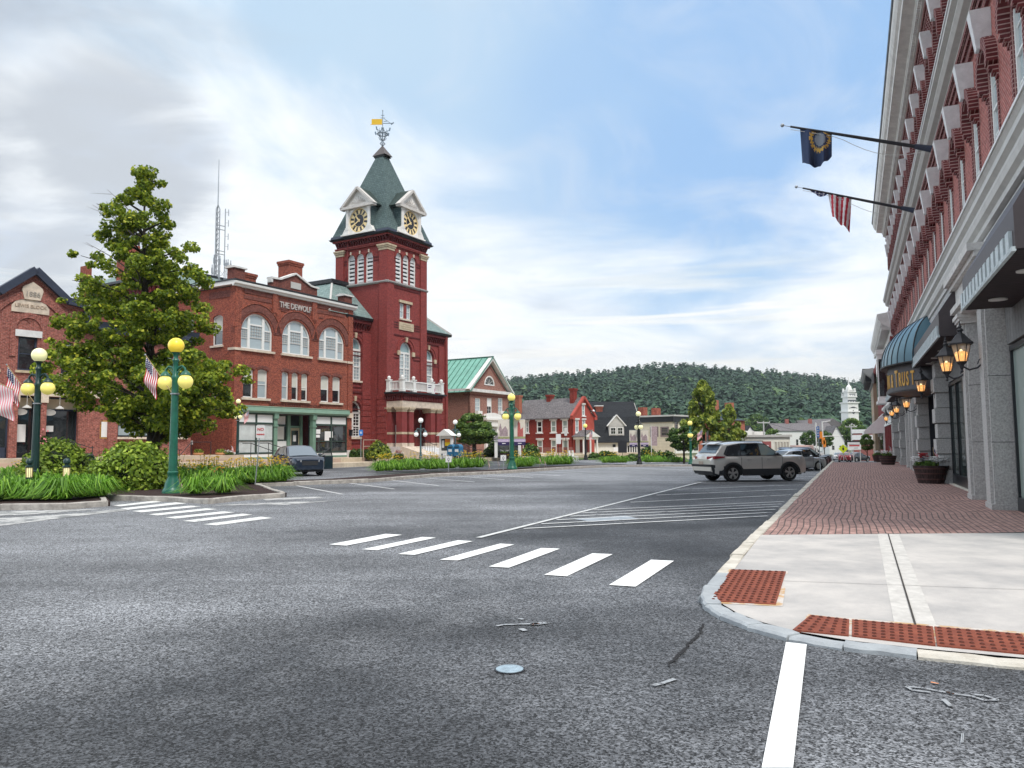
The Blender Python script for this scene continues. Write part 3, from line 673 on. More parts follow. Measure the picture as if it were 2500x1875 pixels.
for i in range(3):
 a,b_=ends[i],ends[i+1];tactile([(a[0]+.006,a[1]),(b_[0]-.006,b_[1]),(b_[2]-.006,b_[3]),(a[2]+.006,a[3])],9,6,lab[i])
 # building helpers (local x along the front, y back, z up)
def arch(x0,x1,z0,z1,kind='flat',rise=None,n=10):
 """opening outline, anticlockwise seen from the front, starting bottom-left"""
 if kind=='flat':return [(x0,z0),(x1,z0),(x1,z1),(x0,z1)]
 w=(x1-x0)/2;cx=(x0+x1)/2;r=w if kind=='round' else (rise or w*.3)
 R_=(w*w+r*r)/(2*r);cz=z1-R_;a0=math.asin(min(1,w/R_))if r<=w+1e-9 else math.pi-math.asin(w/R_)
 pts=[(x0,z0),(x1,z0)]
 for i in range(n+1):
  a=a0-2*a0*i/n;pts.append((cx+R_*math.sin(a),cz+R_*math.cos(a)))
 return pts
def inset(kind,x0,x1,z0,z1,f,rise=None,n=10,fb=None):
 fb=f if fb is None else fb
 if kind=='seg':return arch(x0+f,x1-f,z0+fb,z1-f,'seg',(rise or (x1-x0)*.15)*(x1-x0-2*f)/(x1-x0),n)
 return arch(x0+f,x1-f,z0+fb,z1-f,kind,rise,n)
def wall(name,outline,holes,m,parent,y=0.0,depth=.25,mat_rev=None,sides=True,thick=None):
 """front face with real openings, their reveals, and the outer edges turned back"""
 loops=[[Vector((x,z,0))for x,z in outline]]+[[Vector((x,z,0))for x,z in h]for h in holes]
 tri=tessellate_polygon(loops);vs=[(p.x,y,p.y)for lp in loops for p in lp];b=MB()
 fs=[]
 for t in tri:
  a,c,d=[Vector(vs[i])for i in t];nrm=(c-a).cross(d-a);fs.append(tuple(t)if nrm.y<0 else tuple(reversed(t)))
 b.add(vs,fs)
 for h in holes:
  n=len(h);v=[(x,y,z)for x,z in h]+[(x,y+depth,z)for x,z in h]
  b.add(v,[(i,i+n,(i+1)%n+n,(i+1)%n)for i in range(n)],1 if mat_rev else 0)
 if sides:
  n=len(outline);th=thick or depth;v=[(x,y,z)for x,z in outline]+[(x,y+th,z)for x,z in outline]
  b.add(v,[(i,(i+1)%n,(i+1)%n+n,i+n)for i in range(n)])
 return b.build(name,[m,mat_rev]if mat_rev else m,parent)
def ring(b,outer,inner,y0,y1,mi=None):
 n=len(outer);v=[(x,y0,z)for x,z in outer]+[(x,y0,z)for x,z in inner]+[(x,y1,z)for x,z in outer]+[(x,y1,z)for x,z in inner]
 fs=[]
 for i in range(n):
  j=(i+1)%n;fs+=[(i,j,j+n,i+n),(i+n,j+n,j+3*n,i+3*n),(j,i,i+2*n,j+2*n)]
 b.add(v,fs,mi)
def hood(b,x0,x1,zs,rise_kind,r_in,r_out,y0,y1,n=14,rise=None,mi=None,leg=0.0):
 """an arched band over an opening (open at the bottom)"""
 cx=(x0+x1)/2;w=(x1-x0)/2
 r=w if rise_kind=='round' else rise;R_=(w*w+r*r)/(2*r);cz=zs+r-R_;a0=math.asin(min(1,w/R_))
 o,i_=[],[]
 for k in range(n+1):
  a=a0-2*a0*k/n;o.append((cx+(R_+r_out)*math.sin(a),cz+(R_+r_out)*math.cos(a)));i_.append((cx+(R_+r_in)*math.sin(a),cz+(R_+r_in)*math.cos(a)))
 if leg:
  o=[(o[0][0],o[0][1]-leg)]+o+[(o[-1][0],o[-1][1]-leg)];i_=[(i_[0][0],i_[0][1]-leg)]+i_+[(i_[-1][0],i_[-1][1]-leg)]
 m=len(o);v=[(x,y0,z)for x,z in o]+[(x,y0,z)for x,z in i_]+[(x,y1,z)for x,z in o]+[(x,y1,z)for x,z in i_];fs=[]
 for k in range(m-1):
  fs+=[(k,k+m,k+1+m,k+1),(k+m,k+3*m,k+1+3*m,k+1+m),(k,k+1,k+1+2*m,k+2*m)]
 fs+=[(0,2*m,3*m,m),(m-1,2*m-1,4*m-1,3*m-1)]
 b.add(v,fs,mi)
def window(parent,x0,x1,z0,z1,kind='flat',rise=None,y=.12,fm='white',glass='glass_sky',f=.07,cols=1,rows=1,meet=.5,blind=0.0,blindm='blind',sill=None,sillm='limestone',sill_y=.10,yd=.08,mull=.03,centre=0.0,transom=None,n=10,lower=None,name='window',sillh=.14,sillx=.12,rail=.05):
 """double hung window: frame, meeting rail and glazing bars; panes (and a blind) are its sub-parts"""
 b=MB();out=arch(x0,x1,z0,z1,kind,rise,n);inn=inset(kind,x0,x1,z0,z1,f,rise,n)
 ring(b,out,inn,y,y+yd)
 gx0,gx1,gz0,gz1=x0+f,x1-f,z0+f,z1-f;yb=y+.035
 if centre:cx=(x0+x1)/2;b.box(cx-centre/2,cx+centre/2,y+.004,y+yd-.004,gz0-.004,(transom or gz1)+.004)
 if transom:b.box(gx0-.004,gx1+.004,y+.006,y+yd-.006,transom-.05,transom+.05)
 zt=transom-.05 if transom else gz1
 if meet:zm=gz0+(zt-gz0)*meet;b.box(gx0-.003,gx1+.003,y+.012,y+yd-.012,zm-rail/2,zm+rail/2)
 for i in range(1,cols):
  x=gx0+(gx1-gx0)*i/cols
  if kind!='flat' and not transom:
   xx=abs(x-(x0+x1)/2);w=(x1-x0)/2;r=w if kind=='round' else (rise or w*.3);R_=(w*w+r*r)/(2*r);top=z1-R_+math.sqrt(max(0,R_*R_-xx*xx))-f
  else:top=zt
  b.box(x-mull/2,x+mull/2,yb,yb+.02,(gz0 if not lower else zm),top)
 for j in range(1,rows):
  z=gz0+(zt-gz0)*j/rows
  if meet and abs(z-zm)<.05:continue
  if lower and z<zm:continue
  b.box(gx0,gx1,yb+.002,yb+.018,z-mull/2,z+mull/2)
 w=b.build(name,M[fm],parent)
 yp=y+.055
 pane=MB().add([(x,yp,z)for x,z in inset(kind,x0,x1,z0,z1,f-.01,rise,n)],[tuple(range(len(out)))])
 pane.build('pane',M[glass],w)
 if blind:
  zb=gz1-(gz1-gz0)*blind;lp=inset(kind,x0,x1,z0,z1,f-.005,rise,n);lp=[(x,max(z,zb))for x,z in lp]
  MB().add([(x,yp-.008,z)for x,z in lp],[tuple(range(len(lp)))]).build('blind',M[blindm],w)
 if sill:MB().box(x0-sillx,x1+sillx,-sill_y,y+.02,z0-sillh,z0-.002).build('sill',M[sillm],w)
 return w
def bld(name,frame,a,b_,z,label,cat='building',rzoff=0.0):
 """an Empty at the near corner of a front: local x along frame.s, y along frame.n"""
 p=frame.w(a,b_,z);e=empty(name,p,frame.rz+rzoff,label,cat);return e
def cornice_prof(b,prof,x0,x1,mi=None):return b.prism_x(prof,x0,x1,mi)
def corbels(b,x0,x1,y0,y1,z0,z1,pitch,w,mi=None,slope=True):
 n=max(1,int((x1-x0)/pitch));st=(x1-x0)/n
 for i in range(n):
  x=x0+st*(i+.5)
  if slope:b.hexa([(x-w/2,y1,z0),(x+w/2,y1,z0),(x+w/2,y1-.02,z0),(x-w/2,y1-.02,z0)][::-1],[(x-w/2,y1,z1),(x+w/2,y1,z1),(x+w/2,y0,z1),(x-w/2,y0,z1)][::-1],mi)
  else:b.box(x-w/2,x+w/2,y0,y1,z0,z1,mi)
def chimney(parent,x,y,z0,z1,w,d,m,capm=None,name='chimney',flare=True,pots=0):
 b=MB();b.box(x-w/2,x+w/2,y-d/2,y+d/2,z0,z1-(.35 if flare else 0))
 if flare:b.box(x-w/2-.05,x+w/2+.05,y-d/2-.05,y+d/2+.05,z1-.35,z1-.2);b.box(x-w/2-.1,x+w/2+.1,y-d/2-.1,y+d/2+.1,z1-.2,z1)
 o=b.build(name,m,parent)
 if capm:MB().box(x-w/2-.15,x+w/2+.15,y-d/2-.15,y+d/2+.15,z1,z1+.14).build('cap',capm,o)
 return o
 # the big block on the right
BT=63.5
blk=empty('brick_block',RF.w(BT,-3.05,0),-(math.pi/2+rad(RF.yaw)),'long three storey red brick block with granite ground floor and hooded windows on the right','building')
def X(t):return BT-t
ZB=.10
def build_block():
 T0,T1=12.6,63.5;top=17.3
 pit=2.62;t2=[18.75+pit*k for k in range(-5,17)]
 holes=[];wins=[]
 for t in t2:
  x=X(t);
  if x>X(T0)-1.2 or x<1.0:continue
  holes.append(arch(x-.48,x+.48,7.55,9.95,'seg',.34));holes.append(arch(x-.48,x+.48,12.35,14.75,'round'))
  wins.append(x)
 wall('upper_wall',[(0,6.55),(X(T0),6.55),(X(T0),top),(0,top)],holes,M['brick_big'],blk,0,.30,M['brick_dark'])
 MB().box(0,X(T0),.30,9.0,6.5,top-.3).build('side_wall',M['brick_big'],blk)
 for x in wins:
  for (z0,z1,k,r)in ((7.55,9.95,'seg',.34),(12.35,14.75,'round',None)):
   window(blk,x-.48,x+.48,z0,z1,k,r,y=.03,f=.10,glass='glass_sky',cols=2,rows=4,meet=.5,mull=.035,n=10,yd=.10)
 for lv,(zs,z0w,rise,kind,kz)in enumerate(((9.61,7.4,.34,'seg',9.95),(14.27,12.3,.50,'round',14.75))):
  for x in wins:
   b=MB()
   hood(b,x-.52,x+.52,zs,kind,.0,.24,-.22,.0,10,rise=rise,leg=.30)
   for sx in (-1,1):
    for q,(dz,pr)in enumerate(((.0,.19),(.09,.12),(.18,.05))):
     b.box(x+sx*.64-.11,x+sx*.64+.11,-pr+.001,.0,zs-.30-dz-.09,zs-.30-dz-.001)
   for sx in (-1,1):b.box(x+sx*.56-.07,x+sx*.56+.07,-.03,.0,z0w,zs-.32)
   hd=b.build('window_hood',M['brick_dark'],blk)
   b=MB();kb,kt=kz+.02,kz+.88
   b.hexa([(x-.11,.02,kb),(x+.11,.02,kb),(x+.11,-.29,kb),(x-.11,-.29,kb)][::-1],[(x-.18,.02,kt),(x+.18,.02,kt),(x+.18,-.40,kt),(x-.18,-.40,kt)][::-1])
   b.build('keystone',M['granite_white'],hd)
 b=MB()
 for z,p,h in ((10.95,.10,.12),(11.12,.16,.12),(11.29,.22,.12),(16.15,.08,.14),(16.34,.14,.14),(16.53,.20,.14),(15.95,.05,.1)):b.box(.02,X(T0)-.02,-p,.0,z,z+h)
 b.build('brick_courses',M['brick_dark'],blk)
 b=MB();corbels(b,.2,X(T0),-.2,.0,15.35,15.92,.26,.13);b.build('brick_corbels',M['brick_dark'],blk)
 b=MB();cornice_prof(b,[(0,11.46),(-.20,11.5),(-.20,11.56),(-.34,11.62),(-.42,11.74),(-.40,11.86),(-.52,11.92),(-.52,12.05),(0,12.16)],0,X(T0))
 b.build('belt_course',M['trim_gray'],blk)
 MB().box(-.05,X(T0),-.55,-.36,12.06,12.12).build('belt_top',M['granite_white'],blk)
 b=MB();cornice_prof(b,[(0,6.05),(-.30,6.08),(-.30,6.2),(-.38,6.28),(-.40,6.42),(-.38,6.52),(-.46,6.60),(-.44,6.76),(-.50,6.86),(0,6.95)],0,X(T0));b.build('belt_course',M['trim_gray'],blk)
 MB().prism_x([(-.02,7.28),(-.36,7.18),(-.52,6.92),(-.52,6.86),(-.02,6.95)],0,X(T0)).build('belt_top',M['granite_white'],blk)
 b=MB()
 cornice_prof(b,[(0,16.7),(-.26,16.74),(-.28,16.92),(-.40,17.0),(-.42,17.10),(-.80,17.20),(-.82,17.34),(-.92,17.44),(-1.0,17.62),(-1.04,17.86),(0,18.0)],.4,X(T0))
 b.build('cornice',M['trim_lt'],blk)
 b=MB();corbels(b,.5,X(T0),-.38,-.2,16.78,16.98,.16,.09,slope=False);b.build('cornice_dentils',M['trim_lt'],blk)
 MB().prism_x([(-1.07,17.84),(-1.10,17.96),(0,18.2),(0,18.05)],.35,X(T0)).build('cornice_cap',M['black_trim'],blk)
 MB().box(0,X(T0),.0,9.0,17.95,18.0).build('roof',M['black_trim'],blk)
 MB().prism_x([(0,4.9),(-.22,4.92),(-.22,5.9),(-.28,6.0),(0,6.04)],0,X(20)).build('frieze',M['granite_white'],blk)
 MB().box(X(20),X(T0),-.20,.0,4.4,6.04).build('frieze',M['granite_white'],blk)
 MB().box(0,X(T0),.35,.6,.0,6.5).build('inner_wall',M['black_trim'],blk)
 def pil(ta,tb,proj,z1,m='granite',cap=True,steps=True):
  e=MB();xa,xb=X(tb),X(ta)
  e.box(xa,xb,-proj,.35,ZB,z1)
  if steps:e.box(xa+.12,xb-.12,-proj-.06,-proj+.01,ZB,z1-.3)
  e.box(xa-.03,xb+.03,-proj-.07,.30,ZB,ZB+.16)
  p=e.build('pilaster',M[m],blk)
  jb=MB()
  for z in (1.55,2.95):jb.box(xa-.003,xb+.003,-proj-.003,.2,z,z+.012)
  jb.build('joint',M['black_trim'],p)
  if cap:
   b=MB()
   for z,h,g in ((z1-.5,.07,.05),(z1-.43,.07,.09),(z1-.36,.10,.13),(z1-.26,.26,.07)):b.box(xa-g,xb+g,-proj-g-.06,.28,z,z+h)
   b.build('capital',M['granite_lt'],p)
  return p
 pil(18.95,19.75,.36,5.0);pil(20.2,20.6,.10,5.0,cap=False,steps=False);pil(21.9,22.65,.36,5.0)
 b=MB();xa,xb=X(22.95),X(18.7)
 for z,h,p_ in ((4.72,.12,.48),(4.84,.14,.58),(4.98,.5,.44),(5.48,.12,.56),(5.60,.16,.68)):b.box(xa-p_*.2,xb+p_*.2,-p_,.1,z,z+h)
 b.build('entablature_block',M['granite_lt'],blk)
 def quoin(ta,tb,z1,proj=.38):
  b=MB();xa,xb=X(tb),X(ta);z=ZB;i=0
  while z<z1-.1:
   h=.52;g=.0 if i%2 else.06;b.box(xa-g,xb+g,-proj-g,.33,z+.012,min(z1,z+h)-.012);b.box(xa+.05,xb-.05,-proj+.06,.3,z-.012,z+.012)if i else None;z+=h;i+=1
  b.build('quoined_pier',M['granite'],blk,bevel=.02)
 quoin(29.9,30.75,4.6);quoin(38.1,39.0,4.6);quoin(52.0,52.9,4.4);quoin(60.7,61.6,4.4)
 for a_,b__ in ((42.0,42.7),(44.0,44.6),(46.6,47.4),(62.4,63.4)):pil(a_,b__,.32,4.6,cap=True)
 def shop(ta,tb,z0=.55,z1=3.75,glass='glass_green',divs=1,y=.06,panel=True,base=.32,doorlike=False):
  xa,xb=X(tb),X(ta)
  b=MB();w=.07;n=divs
  for i in range(n+1):x=xa+(xb-xa)*i/n;b.box(max(xa,x-w),min(xb,x+w),y-.02,y+.08,z0,z1)
  b.box(xa,xb,y-.03,y+.09,z0-.32,z0);b.box(xa,xb,y-.03,y+.09,z1,z1+.10)
  f=b.build('shop_window',M['dark_frame'],blk)
  MB().add([(xa+w,y+.03,z0),(xb-w,y+.03,z0),(xb-w,y+.03,z1),(xa+w,y+.03,z1)],[(0,1,2,3)]).build('pane',M[glass],f)
  MB().box(xa,xb,-.12,.2,ZB-.05,z0-.33).build('sill',M['kerb_lt'],f)
  if panel:MB().box(xa,xb,.0,.1,z1+.14,4.45).build('panel',M['boards'],f)
  return f
 M['boards']=brickmat('boards',(.20,.20,.20),(.17,.17,.17),(.06,.06,.06),bw=.28,rh=9,ms=.01,vary=.15,stain=.2,offset=0,stainc=(.12,.12,.12))
 shop(12.8,18.9,.42,3.45,'glass_green',3)
 shop(22.7,29.8,.50,3.4,'glass_door',4,y=.02)
 shop(39.1,42.0,.5,3.4,'glass_shop',2);shop(47.5,51.9,.5,3.4,'glass_shop',3);shop(53,60.6,.5,3.4,'glass_shop',4)
 MB().box(X(22.0),X(20.5),.05,.3,ZB,4.9).build('stone_panel',M['granite'],blk);MB().box(X(47),X(42.6),.05,.3,ZB,4.9).build('stone_panel',M['granite_gray'],blk)
 b=MB();b.box(X(38.1),X(30.8),1.2,1.3,ZB,4.4);b.box(X(30.85),X(30.75),.05,1.2,ZB,4.4);b.box(X(38.1),X(38.0),.05,1.2,ZB,4.4)
 b.build('doorway',mat('doorway',(.008,.009,.016),.6),blk)
 b=MB();b.box(X(35.4),X(34.4),1.1,1.18,ZB,3.0);b.box(X(34.3),X(33.3),1.1,1.18,ZB,3.0);d=b.build('door',M['dark_frame'],blk)
 MB().box(X(34.42),X(34.38),1.02,1.1,1.0,1.5).build('handle',M['steel'],d)
 def canopy(ta,tb,deep=.85,zs=4.28,zt=5.85,lights=(),pw=.42):
  xa,xb=X(tb),X(ta)
  b=MB();b.prism_x([(-deep,zs),(0,zs),(0,zt),(-.30,zt),(-deep,zs+.62)],xa,xb)
  c=b.build('canopy',M['canopy'],blk)
  MB().box(xa+.02,xb-.02,-deep+.03,-.01,zs-.02,zs-.004).build('soffit',M['soffit'],c)
  b=MB();n=int((xb-xa)/pw);st=(xb-xa)/n
  for i in range(n):b.box(xa+st*i,xa+st*i+st*.58,-deep-.05,-deep+.02,zs+.0,zs+.30)
  b.box(xa,xb,-deep-.045,-deep+.01,zs-.03,zs+.035)
  b.build('dentil_band',M['dentil'],c)
  for t in lights:MB().lathe([(.16,.0),(.16,-.02),(.13,-.025)],(X(t),-deep*.5,zs-.022),16).build('downlight',M['trim_lt'],c)
 canopy(12.6,18.1,lights=(14.2,16.9));canopy(22.9,32.3,zs=4.33,zt=5.8,lights=(24.2,26.4,28.6,30.6));canopy(46,57.5,zs=4.2,zt=5.2,lights=())
build_block()
def build_awning():
 e=empty('bow_awning',RF.w(34.9,-3.05,3.6),blk.rotation_euler.z,'dark bow fronted awning with blue metal ribbed dome and gold lettering over the bank door','awning')
 W=3.15;P0=.88;P1=1.85;H0,H1,HT=-.10,.92,2.75
 N_=28
 def plan(u):return (-W+2*W*u,-(P0+(P1-P0)*(1-(2*u-1)**2)))
 rows=[]
 K=10
 for k in range(K+1):
  a=math.pi/2*k/K;row=[]
  for i in range(N_+1):
   x,y=plan(i/N_);sc=math.cos(a);row.append((x*(1-.26*(1-sc)),y*sc-.02,H1+(HT-H1)*math.sin(a)))
  rows.append(row)
 def rdg(b,i,w=.035):
  for k in range(K):b.beam(rows[k][i],rows[k+1][i],w,w)
 b=MB();b.grid(rows,flip=False)
 for i,fl in ((0,0),(N_,1)):
  v=[rows[k][i]for k in range(K+1)]+[(rows[k][i][0],0,rows[k][i][2])for k in range(K+1)]
  b.add(v,[(k,k+1,k+2+K,k+1+K)for k in range(K)])
 b.build('dome',M['awning_blue'],e,smooth=35)
 b=MB()
 for i in range(0,N_+1,2):rdg(b,i)
 for i in range(N_):b.beam(rows[0][i],rows[0][i+1],.06,.05)
 for s_ in (0,N_):b.beam(rows[0][s_],(rows[0][s_][0],0,H1),.05,.05)
 b.build('dome_ribs',M['black_trim'],e)
 ins=.30;pl=[]
 for i in range(N_+1):x,y=plan(i/N_);pl.append((x*.955,y+ins*.75))
 b=MB()
 lo=[(x,y,H0-.0)for x,y in pl];hi=[(x,y,H1-.03)for x,y in pl];b.grid([lo,hi])
 for (x,y)in (pl[0],pl[-1]):b.box(x-.02,x+.02,y,0,H0,H1-.03)
 b.build('valance',M['awning_panel'],e,smooth=True)
 b=MB();b.add([(x,y+.02,H0+.01)for x,y in pl]+[(pl[-1][0],0,H0+.01),(pl[0][0],0,H0+.01)],[tuple(range(len(pl)+2))]);b.build('underside',mat('underside',(.13,.075,.05),.5,noise=.3,nscale=6),e)
 b=MB();b.add([(x,y,H1-.04)for x,y in [plan(i/N_)for i in range(N_+1)]]+[(W,0,H1-.04),(-W,0,H1-.04)],[tuple(range(N_+3))]);b.build('dome_soffit',M['black_trim'],e)
 b=MB();b.beam((pl[0][0],pl[0][1],H0),(pl[0][0],0,H0),.05,.05)
 for i in range(N_):b.beam((*pl[i],H0),(*pl[i+1],H0),.05,.05)
 b.build('edge_trim',M['black_trim'],e)
 lt=MB();s='BANK & TRUST';big='BT&';xpos=-2.35;widths={'B':.50,'A':.42,'N':.44,'K':.42,' ':.20,'&':.46,'T':.52,'R':.40,'U':.40,'S':.34}
 tot=sum(widths[c]for c in s);sc=3.2/tot;cur=-.40;used=set()
 for n_,c in enumerate(s):
  wd=widths[c]*sc
  if c!=' ':
   xc=cur+wd/2;u=(xc/.955+W)/(2*W);x_,y_=plan(u);y_+=ins*.75;dydx=(plan(u+.01)[1]-plan(u-.01)[1])/(.02*2*W)
   first=c=='B' or (c=='T' and 'T' not in used);used.add(c)
   o=text_mesh('letter',c,.92 if first else.74,M['gold'],e,(xc,y_-.012,.36 if first else.32),(math.pi/2,0,math.atan(dydx)),.012,sx=.50,bold=.012)
  cur+=wd
build_awning()
def make_lantern():
 e=empty('wall_lantern',(0,0,0),0,'','lantern','bracket lanterns along the granite shopfront')
 b=MB();b.box(-.05,.05,-.03,.0,-.22,.16);b.tube([(0,-.02,-.02),(0,-.12,-.12),(0,-.28,-.16),(0,-.40,-.08),(0,-.42,.0)],.02,8);b.tube([(0,-.02,.10),(0,-.08,.06),(0,-.12,-.04)],.012,6)
 b.build('bracket',M['iron'],e)
 c=(0,-.42,0)
 b=MB();b.lathe([(.01,-.22),(.035,-.19),(.018,-.15),(.035,-.12),(.05,-.05),(.10,.0),(.11,.03)],c,12);b.build('base',M['iron'],e)
 b=MB()
 for k in range(6):
  a=2*math.pi*(k+.5)/6;b.beam((c[0]+.11*math.cos(a),c[1]+.11*math.sin(a),.03),(c[0]+.195*math.cos(a),c[1]+.195*math.sin(a),.42),.014,.014)
 b.build('glazing_bars',M['iron'],e)
 b=MB();b.lathe([(.105,.03),(.188,.42)],c,6);b.v=[((x-c[0])*math.cos(math.pi/6)-(y-c[1])*math.sin(math.pi/6)+c[0],(x-c[0])*math.sin(math.pi/6)+(y-c[1])*math.cos(math.pi/6)+c[1],z)for x,y,z in b.v]
 b.f=b.f[:-2];b.m=b.m[:-2];b.build('glass',M['lantern_glass'],e)
 b=MB();b.lathe([(.26,.40),(.27,.43),(.17,.53),(.10,.62),(.05,.66),(.045,.69),(.085,.72),(.05,.755),(.03,.775),(.05,.80),(.02,.83),(.022,.86),(.006,.93)],c,6);b.build('roof',M['iron'],e)
 fl=MB();fl.lathe([(.045,.05),(.055,.14),(.045,.22),(.02,.30)],c,10);f=fl.build('flame_bulb',M['flame'],e)
 MB().lathe([(.085,.04),(.125,.18),(.115,.24),(.04,.26)],c,10).build('glow_shade',M['lantern_glow'],f)
 return e
lan=make_lantern()
RZ=blk.rotation_euler.z
LT=[(19.45,3.30,'iron wall lantern nearest the camera on the first pilaster'),(22.35,3.32,'iron wall lantern second from the camera left of the nearest one'),(30.3,3.28,'iron wall lantern on the quoined pier right of the bank door'),(38.5,3.05,'iron wall lantern hanging under the bow awning left of the bank door'),(46.9,3.1,'iron wall lantern beyond the bow awning in front of the grey stone pilasters'),(52.4,3.1,'iron wall lantern close beside its neighbour far beyond the bow awning'),(61.0,3.0,'farthest iron wall lantern at the end of the granite shopfront')]
for i,(t,z,lb)in enumerate(LT):
 p=RF.w(t,-3.05+.36,z);o=lan if i==0 else copy_thing(lan,p,RZ,lb)
 o.location=tuple(p);o.rotation_euler.z=RZ;o['label']=lb
def flag_pole(name,tip,base,label,kind):
 tip,base=Vector(tip),Vector(base);e=empty('flagpole',base,0,label,'flagpole','slanting flagpoles on the belt of the brick block')
 d=tip-base;b=MB();b.tube([(0,0,0),d*.35,d*.94],[.062,.055,.034],10);b.build('pole',M['iron'],e)
 MB().tube([d.normalized()*-.15,d.normalized()*.35],[.11,.08],10).build('socket',M['navy_trim'],e)
 b=MB();b.tube([d*.94,d*.985],.012,6);b.sphere(tuple(d*1.0),.065,14,8);b.build('finial',M['steel'],e,smooth=True)
 b=MB();P=[]
 for i in range(13):u=.04+.90*i/12;q=d*u;P.append((q.x,q.y,q.z-.10-.42*math.sin(math.pi*min(1,u/.6))*(1 if u<.6 else 0)*.8))
 b.tube(P,.010,5);b.build('halyard',M['trim_lt'],e)
 return tip,base,d
def hanging_flag(tip,base,u0,u1,drop,label,mats,mfun,seed,sw=6.0,hem=None,cat='flag',gather=.16):
 """cloth draped from a slanting pole; rows run down, columns along the pole"""
 d=base-tip;e=empty('flag',tip+d*u0,0,label,cat,None);nc,nr=40,26;P=[];rr=random.Random(seed)
 hz_=Vector((d.x,d.y,0)).normalized();side=Vector((-hz_.y,hz_.x,0));ph=[rr.uniform(0,6)for _ in range(4)]
 for r in range(nr+1):
  v=r/nr;row=[]
  for c in range(nc+1):
   u=c/nc;q=d*((u1-u0)*u);hx=hem(u)if hem else 1.0
   top=Vector((q.x,q.y,q.z));pull=(u-.5)*gather*v*-1
   fold=math.sin(u*sw*math.pi+ph[0]+v*.8)*(.035+.10*v)+math.sin(u*sw*2.2*math.pi+ph[1])*.035*v
   p=top+hz_*(pull*2.0)+side*fold+Vector((0,0,-drop*hx*v+.03*math.sin(u*9+ph[2])*v));row.append(tuple(p))
  P.append(row)
 MB().grid(P,mfun=lambda i,j:mfun(i/nr,j/nc)).build('cloth',mats,e,smooth=True)
 return e
def fp(px,py,dpx,dpy,proj=4.2):
 a,z=RF.front(dpx,dpy,-2.53);base=RF.w(a,-2.53,z)
 dd=ray(px,py);s_=RF.s;k=(RF.o-CAM).dot(s_)+a;k=k/dd.dot(s_);tip=CAM+dd*k
 return tip,base
tipA,baseA=fp(1910,306,2262,362)
tipB,baseB=fp(1944,456,2222,512)
flag_pole('a',tipA,baseA,'upper slanting flagpole carrying the dark blue flag',0)
flag_pole('b',tipB,baseB,'lower slanting flagpole carrying the striped flag',0)
def seal(v,u):
 x,y=(u-.62)/.36,(v-.22)/.38;r=math.hypot(x,y)
 if.62<r<1.0 and (int(math.atan2(y,x)*7)%2 or.72<r<.88):return 1
 if r<.5:return 2
 return 0
hanging_flag(Vector(tipA),Vector(baseA),.13,.36,1.22,'dark blue state flag with a gold ringed seal hanging from the upper pole',[M['state_blue'],M['state_gold'],M['state_gray']],lambda v,u:seal(v,u),3,4.0,hem=lambda u:1.0-.45*max(0,(u-.62)/.38)+.05*u,gather=.03)
def usf(v,u):
 return 0 if int((u+v*.12)*9)%2 else 1
hanging_flag(Vector(tipB),Vector(baseB),.29,.50,1.38,'red and white striped flag hanging limp from the lower pole',[M['flag_red'],M['flag_white']],usf,8,4.0,hem=lambda u:.74+.30*u,gather=.13)
e=bpy.data.objects[-1]
def canton():
 d=Vector(baseB)-Vector(tipB);e_=[o for o in bpy.data.objects if o.name.startswith('flag')and o.type=='EMPTY' and 'striped flag hanging' in o.get('label','')][0]
 P=[]
 for r in range(8):
  v=r/7;P.append([tuple(d*(-.17+.17*c/14)+Vector((0,0,-.02-.30*v*math.sin(math.pi*min(1,(c/14)*.9+.1))*(c/14)**.6))+Vector((.02*math.sin(c*1.7+r),.03*math.sin(c),0)))for c in range(15)])
 MB().grid(P,mfun=lambda i,j:1 if (i%2==1 and j%3==1)else 0).build('canton',[M['flag_blue'],M['flag_white']],e_,smooth=True)
canton()
# the left-hand row
class placed:
 """everything built under `parent` inside the block is turned and moved in the parent's own space"""
 def __init__(s,parent,M_):s.p=parent;s.M=M_
 def __enter__(s):s.before=set(bpy.data.objects)
 def __exit__(s,*a):
  for o in set(bpy.data.objects)-s.before:
   if o.type=='MESH':
    if any(abs(v)>1e-9 for v in (*o.location,*o.rotation_euler))or tuple(o.scale)!=(1,1,1):
     o.matrix_basis=s.M@o.matrix_basis
    else:o.data.transform(s.M);o.data.update()
def T_(x,y,z=0):return Matrix.Translation((x,y,z))
def RZM(a):return Matrix.Rotation(a,4,'Z')
def left_side(x,yfront,D):return T_(x,yfront+D)@RZM(-math.pi/2)
def right_side(x,yfront):return T_(x,yfront)@RZM(math.pi/2)
def recentre(e,frame,a,b_,z):
 """the Empty is set at a chosen foot of the building; the meshes keep their place in the world"""
 off=Matrix.Translation((-a,-b_,-z));seen=set()
 def rec(o):
  for c in children(o):
   if c.data not in seen and c.matrix_basis==Matrix.Identity(4):c.data.transform(off);seen.add(c.data)
   elif c.matrix_basis!=Matrix.Identity(4):c.matrix_basis=off@c.matrix_basis
   rec(c)
 rec(e);e.location=tuple(frame.w(a,b_,z))
def lf(px,py,b=0):return LF.front(px,py,b)
dw=empty('arched_window_block',LF.w(0,0,0),LF.rz,'red brick block with three big white arched windows and green shopfront','building')
